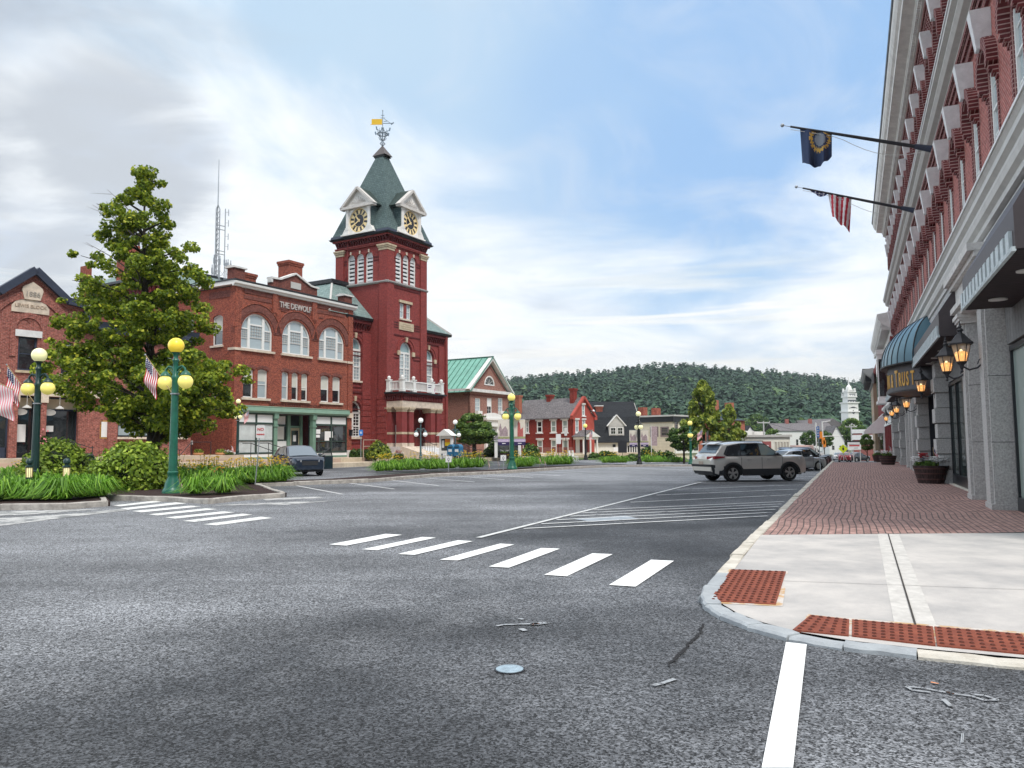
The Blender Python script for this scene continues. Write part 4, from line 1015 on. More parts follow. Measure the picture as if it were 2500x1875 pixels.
def build_dw():
 B,D=M['brick_dw'],18.0;W=12.12;zb=.55;ztop=13.05
 groups=[(.78,1.74),(2.10,3.06),(4.42,5.14),(5.42,6.14),(6.42,7.14),(8.52,9.50),(9.86,10.82)]
 big=[(.52,3.45),(4.40,7.32),(8.27,11.22)]
 h2=[arch(a,b,5.06,7.22,'seg',.14)for a,b in groups];h3=[arch(a,b,8.6,11.28,'seg',1.30,16)for a,b in big]
 wall('front_wall',[(0,4.2),(W,4.2),(W,ztop),(0,ztop)],h2+h3,B,dw,0,.28)
 for a,b in ((0,.42),(11.6,W)):MB().box(a,b,-.06,.3,zb,4.2).build('corner_pier',B,dw)
 for a,b in ((-.03,.45),(11.57,W+.03)):
  MB().box(a,b,-.12,.3,zb,1.15).build('pier_base',M['granite_lt'],dw);MB().box(a-.04,b+.04,-.16,.3,3.85,4.25).build('pier_cap',M['limestone'],dw)
 for i,(a,b)in enumerate(groups):
  window(dw,a,b,5.06,7.22,'seg',.14,y=.14,f=.10,glass='glass_sky' if i in (1,2)else 'glass_dark',meet=.48,cols=1,blind=(.42,.40,0,.5,.62,.52,.5)[i],n=10,yd=.08)
  b_=MB();hood(b_,a-.02,b+.02,7.08,'seg',.04,.26,-.05,.0,8,rise=.14);b_.build('brick_arch',M['brick_dw_dark'],dw)
 for a,b in ((.60,3.25),(4.28,7.30),(8.36,11.0)):MB().box(a,b,-.14,.1,4.90,5.06).build('sill',M['limestone'],dw)
 for a,b in big:
  w=b-a;b_=MB();out=arch(a,b,8.6,11.28,'seg',1.30,16);ring(b_,out,inset('seg',a,b,8.6,11.28,.12,1.30,16),.12,.24)
  m1,m2=a+w*.27,b-w*.27
  def topz(x):xx=abs(x-(a+b)/2);hw=w/2;R_=(hw*hw+1.30**2)/2.60;return 11.28-R_+math.sqrt(max(0,R_*R_-xx*xx))-.1
  for x in (m1,m2):b_.box(x-.11,x+.11,.125,.235,8.66,topz(x))
  b_.box(m1,m2,.13,.23,10.38,10.50);
  for x0,x1 in ((a+.1,m1),(m2,b-.1)):b_.box(x0,x1,.13,.23,10.05,10.14)
  f=b_.build('arched_window',M['white'],dw)
  c_=MB();c_.box(m1+.1,m2-.1,.15,.21,9.46,9.54)
  for x0,x1 in ((a+.12,m1-.1),(m2+.1,b-.12)):c_.box(x0,x1,.15,.21,9.36,9.42)
  for (x0,x1,z0,z1,nc,nr)in ((m1+.1,m2-.1,9.5,10.38,5,4),(a+.14,m1-.1,9.4,10.05,3,4),(m2+.1,b-.14,9.4,10.05,3,4)):
   for i in range(1,nc):x=x0+(x1-x0)*i/nc;c_.box(x-.014,x+.014,.16,.19,z0,z1)
   for j in range(1,nr):z=z0+(z1-z0)*j/nr;c_.box(x0,x1,.161,.189,z-.014,z+.014)
  c_.build('glazing_bars',M['trim_gray'],f)
  MB().add([(x,.20,z)for x,z in inset('seg',a,b,8.6,11.28,.1,1.30,16)],[tuple(range(len(out)))]).build('pane',M['glass_sky'],f)
  MB().box(a-.14,b+.14,-.16,.1,8.44,8.6).build('sill',M['limestone'],f)
  b_=MB();hood(b_,a-.04,b+.04,9.98,'seg',.10,.62,-.06,.0,18,rise=1.34);b_.build('brick_arch',M['brick_dw_dark'],dw)
  b_=MB();hood(b_,a-.04,b+.04,9.98,'seg',.66,.76,-.10,.0,18,rise=1.34);b_.build('brick_arch',M['brick_dw'],dw)
 b_=MB()
 for x0,x1 in ((.15,.52),(3.5,4.35),(7.37,8.2),(11.27,11.95)):b_.box(x0,x1,-.04,.0,9.92,10.06)
 for x0,x1 in ((.7,3.3),(7.95,11.2)):b_.box(x0,x1,-.045,.0,12.66,12.95);b_.box(x0,x1,-.035,.0,12.25,12.5)
 b_.box(4.0,7.35,-.03,.0,11.95,12.85)
 for x0,x1 in ((.9,1.9),(2.3,3.3),(4.2,5.5),(6.0,7.2),(8.2,9.4),(9.9,11.1)):b_.box(x0,x1,-.05,.0,11.82,11.9)
 b_.build('brick_panels',M['brick_dw_dark'],dw)
 b_=MB()
 for x in (3.55,7.62):b_.box(x-.22,x+.26,-.14,.0,11.6,13.05);b_.hexa([(x-.1,0,11.3),(x+.14,0,11.3),(x+.14,-.02,11.3),(x-.1,-.02,11.3)],[(x-.22,0,11.6),(x+.26,0,11.6),(x+.26,-.14,11.6),(x-.22,-.14,11.6)])
 b_.box(-.08,.45,-.08,.0,4.3,13.05);b_.box(11.62,W+.06,-.08,.0,4.3,13.05);b_.build('brick_piers',B,dw)
 MB().box(-.12,.5,-.15,.02,8.42,8.6).build('stone_band',M['limestone'],dw);MB().box(11.5,W+.1,-.15,.02,8.42,8.6).build('stone_band',M['limestone'],dw)
 b_=MB();b_.prism_x([(0,13.0),(-.16,13.02),(-.20,13.12),(-.34,13.2),(-.36,13.36),(0,13.42)],-.36,W+.3);b_.box(-.36,0,0,D,13.12,13.40);b_.build('cornice',M['white'],dw)
 b_=MB();b_.box(-.4,W+.3,-.38,0,13.40,13.50);b_.box(-.4,0,0,D,13.41,13.51);b_.build('coping',M['black_trim'],dw)
 MB().box(.1,W,.3,D-.1,13.0,13.3).build('roof',M['black_trim'],dw)
 shp=[(3.3,13.45),(8.05,13.45),(8.05,14.20),(7.35,14.24),(5.68,14.92),(4.1,14.24),(3.3,14.20)]
 MB().prism(shp,.05,.5).build('gable',M['brick_dw_dark'],dw)
 b_=MB()
 for p,q in (((3.2,14.24),(4.12,14.28)),((4.12,14.28),(5.68,14.98)),((5.68,14.98),(7.33,14.28)),((7.33,14.28),(8.16,14.24))):b_.beam((p[0],.2,p[1]),(q[0],.2,q[1]),.55,.14)
 b_.box(3.2,3.36,-.05,.4,13.9,14.3);b_.build('gable_coping',M['trim_lt'],dw)
 MB().box(5.2,6.25,-.0,.06,13.78,14.28).build('stone_tablet',M['trim_gray'],dw)
 for x0,x1,zt in ((-.15,.75,14.55),(11.2,12.1,14.35)):
  o=MB().box(x0,x1,.0,.8,13.5,zt-.2).build('parapet_pier',M['brick_dw_dark'],dw);MB().prism_x([(-.12,zt-.2),(.92,zt-.2),(.92,zt-.08),(.4,zt+.02),(-.12,zt-.08)],x0-.14,x1+.14).build('cap',M['trim_lt'],o)
 chimney(dw,6.9,1.9,13.2,16.35,1.45,1.2,M['brick_dw']);chimney(dw,2.9,2.6,13.2,14.75,1.3,1.1,M['brick_dw'])
 text_mesh('raised_lettering','THE DEWOLF',.62,mat('letter_terra',(.46,.42,.40),.7),dw,(5.66,-.06,12.30),ext=.04,sx=.86,bold=.012)
 text_mesh('brick_lettering','LEXINGTON & WOODSON COUNTY COURT',.30,mat('letter_brick',(.10,.025,.018),.8),dw,(5.9,-.012,4.66),ext=.02,sx=.88)
 G_,Gp=M['green_trim'],M['green_pale']
 MB().prism_x([(.1,3.98),(-.20,4.0),(-.20,4.06),(-.34,4.12),(-.34,4.40),(-.38,4.46),(.05,4.52)],.42,11.6).build('shop_cornice',Gp,dw)
 for x in (3.82,7.78):
  c=MB();c.box(x-.16,x+.16,-.1,.25,zb,4.0);c.box(x-.2,x+.2,-.16,.25,3.0,3.12);c.box(x-.2,x+.2,-.2,.25,3.6,4.0);c.box(x-.22,x+.22,-.16,.25,zb,1.0);c.build('green_column',G_,dw)
 def bay(x0,x1,n,y,zl,glass,blindm=None,blind=1.0,mid=None,base='panel_white',zt=3.98,transom=3.22):
  b_=MB();ww=.07
  for i in range(n+1):x=x0+(x1-x0)*i/n;b_.box(max(x0,x-ww),min(x1,x+ww),y-.04,y+.06,zl,zt)
  b_.box(x0,x1,y-.05,y+.07,zl-.08,zl+.05);b_.box(x0,x1,y-.05,y+.07,zt-.12,zt);b_.box(x0,x1,y-.045,y+.065,transom-.07,transom+.07)
  if mid:b_.box(x0,x1,y-.03,y+.05,mid-.04,mid+.04)
  f=b_.build('shop_window',M['green_dk'],dw)
  MB().add([(x0,y+.03,zl),(x1,y+.03,zl),(x1,y+.03,transom),(x0,y+.03,transom)],[(0,1,2,3)]).build('pane',M[glass],f)
  MB().add([(x0,y+.02,transom),(x1,y+.02,transom),(x1,y+.02,zt),(x0,y+.02,zt)],[(0,1,2,3)]).build('transom_panel',M['panel_white'],f)
  if blindm:MB().add([(x0,y+.025,zl+(transom-zl)*(1-blind)),(x1,y+.025,zl+(transom-zl)*(1-blind)),(x1,y+.025,transom),(x0,y+.025,transom)],[(0,1,2,3)]).build('blind',M[blindm],f)
  if base:MB().box(x0,x1,y-.03,y+.1,zb+.2,zl-.08).build('base_panel',M[base],f);MB().box(x0,x1,y-.06,y+.1,zb,zb+.2).build('base_trim',G_,f)
  return f
 M['green_dk']=mat('green_dk',(.035,.06,.05),.5)
 M['blindsheer']=mat('blindsheer',(.55,.60,.60),.4,noise=.2,nscale=1.3,spec=.6)
 bay(.42,3.66,2,.0,1.05,'glass_shop','blindsheer',1.0,mid=1.95);bay(7.94,11.57,2,.0,1.05,'glass_shop',None,mid=1.9)
 bay(4.0,6.0,2,1.15,2.0,'glass_shop',None,base=None,transom=3.15)
 MB().box(5.1,5.75,1.12,1.15,2.05,3.05).build('blind',M['blind'],dw)
 MB().box(4.0,6.0,1.1,1.2,zb,1.95).build('base_panel',M['panel_white'],dw)
 d=MB().box(6.35,7.35,1.1,1.16,zb+.05,2.95).build('door',M['tan_door'],dw);MB().box(6.5,7.2,1.07,1.1,1.6,2.75).build('pane',M['glass_shop'],d);MB().box(6.65,6.95,1.05,1.07,1.9,2.4).build('notice',M['paper'],d);MB().box(7.22,7.26,1.0,1.06,1.3,1.7).build('handle',M['steel'],d)
 b_=MB();b_.box(6.02,6.32,1.0,1.25,zb,3.98);b_.box(7.38,7.6,1.0,1.25,zb,3.98);b_.box(6.3,7.4,1.05,1.2,2.98,3.12);b_.build('green_column',G_,dw)
 MB().box(3.9,7.7,1.2,1.4,zb,4.0).build('entrance_wall',M['black_trim'],dw);MB().box(3.9,7.7,.0,1.2,3.94,3.98).build('entrance_ceiling',M['canopy'],dw)
 b_=MB();b_.box(8.05,8.5,-.03,-.02,2.5,2.85);b_.box(8.05,8.45,-.03,-.02,2.2,2.42);b_.box(9.0,9.5,-.03,-.02,1.95,2.7);b_.box(9.35,9.9,-.035,-.025,2.2,2.7);b_.build('posted_notice',M['paper'],dw)
 MB().box(9.75,11.3,.04,.06,3.02,3.14).build('blind_rail',M['trim_lt'],dw)
 MB().box(.3,W-.1,.33,.5,4.5,13.0).build('inner_wall',M['black_trim'],dw)
 for x0,x1 in ((.3,3.9),(7.7,11.7)):MB().box(x0,x1,.33,.5,zb,4.5).build('inner_wall',M['black_trim'],dw)
 MB().box(3.9,7.7,.0,1.3,zb-.05,zb+.06).build('entrance_floor',M['granite_lt'],dw)
 with placed(dw,left_side(0,0,D)):
  wl=[]
  for b0 in (1.34,4.6,7.8,11.0,14.2):
   x1=D-b0;x0=x1-1.14
   for z0,z1 in ((8.86,11.1),(5.1,7.3)):wl.append((x0,x1,z0,z1))
  wall('side_wall',[(0,.0),(D,.0),(D,ztop),(0,ztop)],[arch(*w,'seg',.2)for w in wl],B,dw,0,.28)
  for i,w in enumerate(wl):window(dw,*w,'seg',.2,y=.12,f=.09,glass='glass_dark',blind=.5 if i%3==0 else 0,sill=True,cols=1)
  b_=MB();b_.box(D-2.9,D-.4,-.03,0,12.3,12.8);b_.build('brick_panels',M['brick_dw_dark'],dw)
  MB().box(D-.5,D+.02,-.08,0,.5,13.05).build('brick_piers',B,dw)
  MB().box(D-.6,D+.05,-.14,0,8.42,8.6).build('stone_band',M['limestone'],dw)
  d=MB().tube([(D-5.2,-.1,.6),(D-5.2,-.1,4.4)],.06).build('downpipe',M['white'],dw)
  MB().box(D-4.6,D-4.35,-.1,0,1.7,2.0).build('meter_box',M['trim_lt'],dw)
 MB().box(12.0,12.15,0,1.0,zb,13.0).build('side_wall',B,dw)
 lamp=MB();lamp.box(11.75,11.95,-.35,-.15,2.35,2.8);lamp.box(11.8,11.9,-.2,0,2.5,2.55);lamp.prism_z([(11.7,-.4),(12.0,-.4),(12.0,-.1),(11.7,-.1)],2.8,2.86);lamp.build('wall_lamp',M['iron'],dw)
 recentre(dw,LF,0,0,.55)
build_dw()
th=empty('clock_tower_hall',LF.w(0,0,0),LF.rz,'dark red brick hall with tall clock tower, slate spire and white balcony','building')
def tall_window(x0,x1,z0,z1,y=.16,glass='glass_sky',gl_top='glass_teal',parent=None):
 zt=z1-(x1-x0)/2-.12
 b_=MB();out=arch(x0,x1,z0,z1,'round');ring(b_,out,inset('round',x0,x1,z0,z1,.13),y,y+.12);cx=(x0+x1)/2
 b_.box(cx-.09,cx+.09,y+.01,y+.11,z0+.05,zt);b_.box(x0+.1,x1-.1,y+.005,y+.115,zt-.09,zt+.09);zm=z0+(zt-z0)*.46;b_.box(x0+.1,x1-.1,y+.01,y+.11,zm-.06,zm+.06)
 f=b_.build('arched_window',M['white'],parent or th)
 c_=MB()
 for a,b in ((x0+.13,cx-.09),(cx+.09,x1-.13)):
  c_.box((a+b)/2-.02,(a+b)/2+.02,y+.04,y+.07,z0+.1,zt)
  for j in range(1,4):
   for p,q in ((z0+.1,zm),(zm,zt)):z=p+(q-p)*j/4;c_.box(a,b,y+.041,y+.069,z-.018,z+.018)if j!=2 or True else None
 c_.build('glazing_bars',M['white'],f)
 inn=inset('round',x0,x1,z0,z1,.11)
 MB().add([(x,y+.075,min(z,zt))for x,z in inn],[tuple(range(len(inn)))]).build('pane',M[glass],f)
 top=[(x,z)for x,z in inn if z>zt];top=[(x1-.12,zt)]+top+[(x0+.12,zt)]
 MB().add([(x,y+.07,z)for x,z in top],[tuple(range(len(top)))]).build('fanlight_pane',M[gl_top],f)
 MB().box(x0-.15,x1+.15,-.15,y+.02,z0-.16,z0).build('sill',M['limestone'],f)
 b_=MB();w=(x1-x0)/2;hood(b_,x0,x1,z1-w,'round',.03,.30,-.07,0,14);hood(b_,x0,x1,z1-w,'round',.30,.38,-.12,0,14);b_.build('brick_arch',M['brick_th'],parent or th)
 b_=MB();b_.hexa([(cx-.10,0,z1-.02),(cx+.10,0,z1-.02),(cx+.10,-.16,z1-.02),(cx-.10,-.16,z1-.02)][::-1],[(cx-.15,0,z1+.42),(cx+.15,0,z1+.42),(cx+.15,-.18,z1+.42),(cx-.15,-.18,z1+.42)][::-1])
 for x in (x0-.2,x1+.2):b_.box(x-.17,x+.17,-.13,0,z1-w-.38,z1-w+.02)
 b_.build('impost_stones',M['sandstone'],parent or th)
 return f
def build_th():
 B,BD,P=M['brick_th'],M['brick_th_dark'],M['paint_th'];zb=.5
 A0,A1=11.4,26.2;ze=12.45
 wc=(12.88,23.35);_mf=placed(th,T_(0,.35));_mf.__enter__()
 holes=[arch(c-.9,c+.9,7.1,10.8,'round')for c in wc]+[arch(c-.9,c+.9,2.25,5.35,'round')for c in wc]
 wall('front_wall',[(A0,zb),(A1,zb),(A1,ze),(A0,ze)],holes,B,th,0,.3)
 for c in wc:tall_window(c-.9,c+.9,7.1,10.8);tall_window(c-.9,c+.9,2.25,5.35,glass='glass_dark',gl_top='glass_dark')
 MB().box(A0,A1,.3,.5,zb,ze).build('inner_wall',M['black_trim'],th)
 b_=MB()
 for x0,x1 in ((13.75,14.8),(25.0,A1+.1)):
  b_.box(x0,x1,-.16,0,5.9,11.35);z=zb
  while z<5.8:b_.box(x0-.03,x1+.03,-.20,0,z+.05,min(5.9,z+.52)-.02);b_.box(x0,x1,-.13,0,z-.03,z+.06);z+=.5
 b_.build('corner_pilasters',B,th)
 b_=MB()
 for z,h,p in ((6.05,.16,.10),(6.5,.08,.06),(11.35,.14,.10),(9.55,.10,.05),(9.2,.08,.04),(4.6,.08,.04),(1.7,.1,.06)):
  for x0,x1 in ((A0,14.7),(20.3,A1)):b_.box(x0,x1,-p,0,z,z+h)
 b_.build('brick_courses',BD,th)
 b_=MB()
 for x0,x1 in ((A0,14.7),(20.35,A1+.1)):b_.box(x0,x1,-.30,0,12.1,12.4);corbels(b_,x0,x1,-.30,0,11.55,12.1,.30,.15)
 b_.build('corbel_table',BD,th)
 b_=MB()
 for x0,x1 in ((A0,14.75),(20.35,A1+.55)):b_.prism_x([(0,12.38),(-.42,12.4),(-.50,12.62),(0,12.66)],x0,x1)
 b_.build('gutter',M['black_trim'],th)
 MB().box(A0,A1,-.10,0,zb,1.5).build('base_course',P,th)
 MB().box(A0,A1+.05,-.14,-.09,.45,.95).build('foundation',M['granite_lt'],th)
 _mf.__exit__()
 zr=15.9;r0=[(9.3,-.1),(A1+.5,-.1),(A1+.5,16.0),(9.3,16.0)];r1=[(12.9,3.1),(22.2,3.1),(22.2,13.0),(12.9,13.0)]
 MB().hexa([(x,y,12.6)for x,y in r0],[(x,y,zr)for x,y in r1]).build('roof',M['slate_lt'],th)
 b_=MB();b_.box(12.7,22.4,2.9,13.2,zr,zr+.35);b_.build('roof_deck',M['black_trim'],th)
 b_=MB()
 for i in (0,1):b_.beam((*r0[i],12.62),(*r1[i],zr),.16,.16)
 b_.build('roof_hips',M['trim_gray'],th)
 MB().box(A1-.3,A1,0,30,zb,12.45).build('side_wall',B,th)
 MB().box(9.2,25.9,24,34.5,zb,18.0).build('rear_wall',B,th)
 b_=MB();b_.box(9.0,26.1,23.8,34.7,17.4,17.75)
 with placed(th,Matrix.Identity(4)):
  corbels(b_,9.0,26.0,23.7,24.0,16.7,17.4,.5,.25)
 b_.build('rear_cornice',BD,th)
 with placed(th,left_side(9.2,24,10.5)):
  c_=MB();corbels(c_,0,10.5,-.3,0,16.6,17.4,.55,.28);c_.build('corbel_table',BD,th)
 MB().box(8.7,26.4,23.5,35,17.95,18.2).build('rear_gutter',M['black_trim'],th)
 MB().box(9.3,25.8,12.9,24.2,12,15.7).build('link_wall',B,th);MB().hexa([(8.8,23.6,18.2),(26.3,23.6,18.2),(26.3,34.9,18.2),(8.8,34.9,18.2)],[(12.2,26,20.05),(23,26,20.05),(23,33,20.05),(12.2,33,20.05)]).build('rear_roof',M['slate_lt'],th)
 MB().box(12.1,23.1,25.9,33.1,20.05,20.28).build('rear_deck',M['black_trim'],th)
 chimney(th,9.7,28.0,17.5,21.9,1.1,2.2,M['brick_dw'],flare=False);chimney(th,8.9,34.0,12,20.4,.7,.9,M['brick_dw'],flare=False)
 t0,t1,f0,f1=14.77,20.3,-1.6,4.25;zt=20.05
 lv=[(15.95+1.03*i,16.79+1.03*i)for i in range(3)]
 def face(x0,x1,front,panels=True):
  hs=[arch(a,b,15.97,18.7,'round')for a,b in lv_];bw=None
  if front:hs+=[arch(16.55,17.15,12.85,14.2),arch(17.5,18.1,12.85,14.2),arch(16.55,18.25,7.2,10.75,'round')]
  wall('tower_wall',[(x0,zb),(x1,zb),(x1,zt),(x0,zt)],hs,B,th,0,.3)
  for a,b in lv_:
   w=MB();out=arch(a,b,15.97,18.7,'round');ring(w,out,inset('round',a,b,15.97,18.7,.09),.08,.2)
   fr=w.build('louvred_opening',M['white'],th);s_=MB();z=16.1;n_=0
   while z<18.2:s_.hexa([(a+.08,.10,z),(b-.08,.10,z),(b-.08,.26,z+.16),(a+.08,.26,z+.16)],[(a+.08,.10,z+.13),(b-.08,.10,z+.13),(b-.08,.26,z+.30),(a+.08,.26,z+.30)]);z+=.36
   s_.build('louvre_slats',M['louver'],fr);MB().add([(x,.29,z)for x,z in out],[tuple(range(len(out)))]).build('dark_inside',M['black_trim'],fr)
   MB().add([(x,.12,max(z,18.2))for x,z in inset('round',a,b,15.97,18.7,.08)],[tuple(range(len(out)))]).build('arch_panel',M['louver'],fr)
   h=MB();hood(h,a,b,18.28,'round',.02,.16,-.07,0,12);h.build('brick_arch',B,th)
   cx=(a+b)/2;MB().box(cx-.07,cx+.07,-.12,0,18.68,18.95).build('keystone',M['limestone'],th)
  b_=MB()
  for p,q in ((x0-.1,x0+.82),(x1-.82,x1+.1)):b_.box(p,q,-.12,0,zb,18.7);b_.box(p,q,-.12,0,18.65,19.2)
  b_.build('corner_piers',B,th)
  b_=MB()
  for p,q in ((x0-.12,x0+.86),(x1-.86,x1+.12)):b_.box(p,q,-.16,0,18.68,18.9);b_.box(p-.08,q+.08,-.22,0,18.9,19.05);b_.box(p-.13,q+.13,-.28,0,19.05,19.2)
  b_.build('capitals',M['sandstone'],th)
  b_=MB();b_.prism_x([(0,15.75),(-.16,15.78),(-.22,15.86),(-.22,15.94),(0,16.0)],x0-.2,x1+.2);b_.build('belt_course',M['granite'],th)
  b_=MB();b_.box(x0-.14,x1+.14,-.16,0,19.2,19.32);b_.box(x0-.16,x1+.16,-.20,0,19.32,19.42)
  b_.box(x0-.3,x1+.3,-.34,0,19.95,20.1);b_.build('brick_courses',B,th)
  b_=MB();corbels(b_,x0-.1,x1+.1,-.34,0,19.42,19.95,.28,.14);b_.box(x0,x1,-.06,0,19.42,19.95);b_.build('corbel_table',BD,th)
  b_=MB()
  for p,q in ((x0+.82,lv_[0][0]-.05),(lv_[2][1]+.05,x1-.82)):b_.box(p,q,-.04,0,18.1,18.25);b_.box(p,q,-.04,0,17.85,17.95)
  b_.build('brick_courses',BD,th)
 lv_=lv
 with placed(th,T_(0,f0)):
  face(t0,t1,True)
  for a,b in ((16.55,17.15),(17.5,18.1)):window(th,a,b,12.85,14.2,y=.08,f=.09,glass='glass_sky',cols=2)
  MB().box(16.4,18.25,-.12,.05,14.25,14.48).build('lintel',M['sandstone'],th);MB().box(16.5,18.15,-.1,.05,12.7,12.84).build('sill',M['limestone'],th)
  pl=MB().box(16.42,18.5,-.07,.02,11.8,12.5).build('stone_plaque',M['sandstone'],th)
  ls=MB()
  for z,w in ((12.32,.55),(12.12,.8),(11.94,.62)):ls.box(17.46-w,17.46+w,-.08,-.06,z-.03,z+.03)
  ls.build('carved_lines',mat('carve',(.40,.32,.22),.9),pl)
  b_=MB()
  for x0 in (15.42,18.66):
   for i in range(5):
    for j in range(3):b_.box(x0+i*.2,x0+i*.2+.13,-.015,.0,11.86+j*.22,11.86+j*.22+.15)
  b_.build('checker_panels',M['black_wine'],th)
  b_=MB()
  for z,h in ((11.22,.12),(15.45,.1)):b_.box(15.55,19.5,-.05,0,z,z+h)
  for x0,x1 in ((15.6,16.4),(18.45,19.45)):b_.box(x0,x1,-.05,0,9.5,9.62);b_.box(x0,x1,-.05,0,9.2,9.28)
  b_.build('brick_courses',BD,th)
  tall_window(16.55,18.25,7.2,10.75)
 lv_=[(x+.35,y+.35)for x,y in [(.93,1.77),(1.99,2.83),(3.05,3.89)]]
 Dp=f1-f0
 with placed(th,left_side(t0,f0,Dp)):
  face(0,Dp,False)
  b_=MB()
  for z in [zb+.5*k for k in range(11)]:b_.box(Dp-.95,Dp+.1,-.14,0,z+.04,z+.46)
  b_.box(Dp-.98,Dp+.1,-.13,0,9.2,9.3);b_.box(Dp-.98,Dp+.1,-.13,0,9.5,9.6);b_.build('corner_rustication',B,th)
  MB().tube([(1.35,-.12,20.0),(1.35,-.12,16.8),(.9,-.14,16.3),(.2,-.14,16.0)],.05).build('downpipe',M['brick_wine'],th)
 MB().box(t1-.3,t1,f0,f1,zb,zt).build('tower_wall',B,th);MB().box(t0,t1,f1-.3,f1,12,zt).build('tower_wall',B,th);MB().box(t0+.3,t1-.3,f0+.3,f1-.3,20.0,20.1).build('tower_floor',M['black_trim'],th)
 cx,cyy=(t0+t1)/2,(f0+f1)/2;hx,hy=(t1-t0)/2,(f1-f0)/2
 def fr(h0,z0,h1,z1,m,name,dy=hy-hx):
  return MB().hexa([(cx-h0,cyy-h0-dy,z0),(cx+h0,cyy-h0-dy,z0),(cx+h0,cyy+h0+dy,z0),(cx-h0,cyy+h0+dy,z0)],[(cx-h1,cyy-h1-(dy if h1>1 else 0),z1),(cx+h1,cyy-h1-(dy if h1>1 else 0),z1),(cx+h1,cyy+h1+(dy if h1>1 else 0),z1),(cx-h1,cyy+h1+(dy if h1>1 else 0),z1)]).build(name,m,th)
 fr(3.22,20.1,3.34,20.24,M['black_trim'],'tower_gutter');fr(3.22,20.24,3.18,20.52,M['navy_trim'],'tower_eave')
 fr(3.10,20.5,.42,28.4,M['slate'],'tower_roof');fr(.50,28.35,.52,28.5,M['black_trim'],'spire_collar');fr(.58,28.5,.03,29.55,M['slate_cap'],'spire_cap')
 def dormer():
  z0,ze_,za=20.52,22.82,24.45;c=0;hw=1.42
  R_=1.10;zc=21.62
  hole=[(R_*math.cos(2*math.pi*i/32-math.pi/2),zc+R_*math.sin(2*math.pi*i/32-math.pi/2))for i in range(32)]
  wall('clock_dormer',[(-hw,z0),(hw,z0),(hw,ze_),(-hw,ze_)],[hole],M['dormer_white'],th,0,.12)
  b_=MB();b_.box(-hw-.02,-hw+.02,0,2.0,z0,ze_);b_.box(hw-.02,hw+.02,0,2.0,z0,ze_);b_.build('dormer_cheeks',M['slate'],th)
  b_=MB()
  for s_ in (-1,1):
   x=s_*1.26;b_.box(x-.14,x+.14,-.09,0,z0+.5,ze_-.2);b_.box(x-.19,x+.19,-.13,0,ze_-.28,ze_);b_.box(x-.2,x+.2,-.14,0,z0+.35,z0+.55)
   b_.prism([(x-.18,z0-.1),(x+.18+(.42 if s_>0 else 0),z0-.1),(x+.18+(.1 if s_>0 else 0),z0+.42),(x-.18-(.1 if s_<0 else 0),z0+.42),(x-.18-(.42 if s_<0 else 0),z0-.1)][:5]if s_>0 else [(x-.6,z0-.1),(x+.18,z0-.1),(x+.18,z0+.42),(x-.28,z0+.42)],-.12,.3)
  b_.box(-1.95,1.95,-.18,.3,z0-.16,z0-.04);b_.build('dormer_pilasters',M['dormer_white'],th)
  p=MB();p.prism([(-1.75,ze_+.02),(1.75,ze_+.02),(0,za)],.0,.3);p=p.build('pediment',M['dormer_white'],th)
  t=MB();t.beam((-1.92,-.05,ze_+.02),(1.92,-.05,ze_+.02),.5,.24)
  for s_ in (-1,1):t.beam((s_*1.95,-.05,ze_+.02),(0,-.05,za+.12),.5,.20)
  t.build('pediment_moulding',M['dormer_gray'],p)
  rr_=MB()
  for k in range(9):
   a=math.pi*(k+.5)/9;rr_.beam((0,-.03,ze_+.38),(.85*math.cos(a)*1.0,-.03,ze_+.38+.62*math.sin(a)*(1-.55*abs(math.cos(a)))),.05,.05)
  rr_.build('sunburst',M['dormer_gray'],p)
  MB().add([(-1.9,-.2,ze_+.12),(0,-.2,za+.25),(0,3.2,za+.25),(-1.9,2.6,ze_+.12),(1.9,-.2,ze_+.12),(1.9,2.6,ze_+.12),(-1.75,-.1,ze_),(1.75,-.1,ze_),(1.75,2.4,ze_),(-1.75,2.4,ze_)],[(0,1,2,3),(4,5,2,1),(6,7,8,9),(0,3,9,6),(4,7,8,5)]).build('dormer_roof',M['slate_dk'],th)
  ck=MB().add([(x,.10,z)for x,z in hole],[tuple(range(32))]).build('clock_face',M['clock_black'],th)
  g=MB()
  for k in range(12):
   a=2*math.pi*k/12;s,c_=math.sin(a),math.cos(a);w=.15 if k%2==0 else.11
   p0,p1=(.62*s,zc+.62*c_),(.98*s,zc+.98*c_);n=(c_*w,-s*w);n2=(c_*w*1.15,-s*w*1.15)
   g.add([(p0[0]-n[0]*.6,.085,p0[1]-n[1]*.6),(p0[0]+n[0]*.6,.085,p0[1]+n[1]*.6),(p1[0]+n2[0],.085,p1[1]+n2[1]),(p1[0]-n2[0],.085,p1[1]-n2[1])],[(3,2,1,0)])
  ro=[(1.09*math.cos(2*math.pi*i/32),zc+1.09*math.sin(2*math.pi*i/32))for i in range(32)]
  for r_o,r_i in ((1.09,1.02),(.60,.56)):ring(g,[(r_o*math.cos(2*math.pi*i/32),zc+r_o*math.sin(2*math.pi*i/32))for i in range(32)],[(r_i*math.cos(2*math.pi*i/32),zc+r_i*math.sin(2*math.pi*i/32))for i in range(32)],.07,.095)
  g.build('numerals',M['clock_gold'],ck)
  h=MB()
  for ang,L_,w in ((322,.60,.07),(238,.86,.05)):a=rad(ang);h.beam((-.15*math.sin(a),.05,zc-.15*math.cos(a)),(L_*math.sin(a),.05,zc+L_*math.cos(a)),.03,w*2,up=(1,0,0)if False else (math.cos(a),0,-math.sin(a)))
  h.build('hands',M['clock_gold'],ck)
 with placed(th,T_(cx-.02,f0-.48)):dormer()
 with placed(th,T_(t0-.48,cyy)@RZM(-math.pi/2)):dormer()
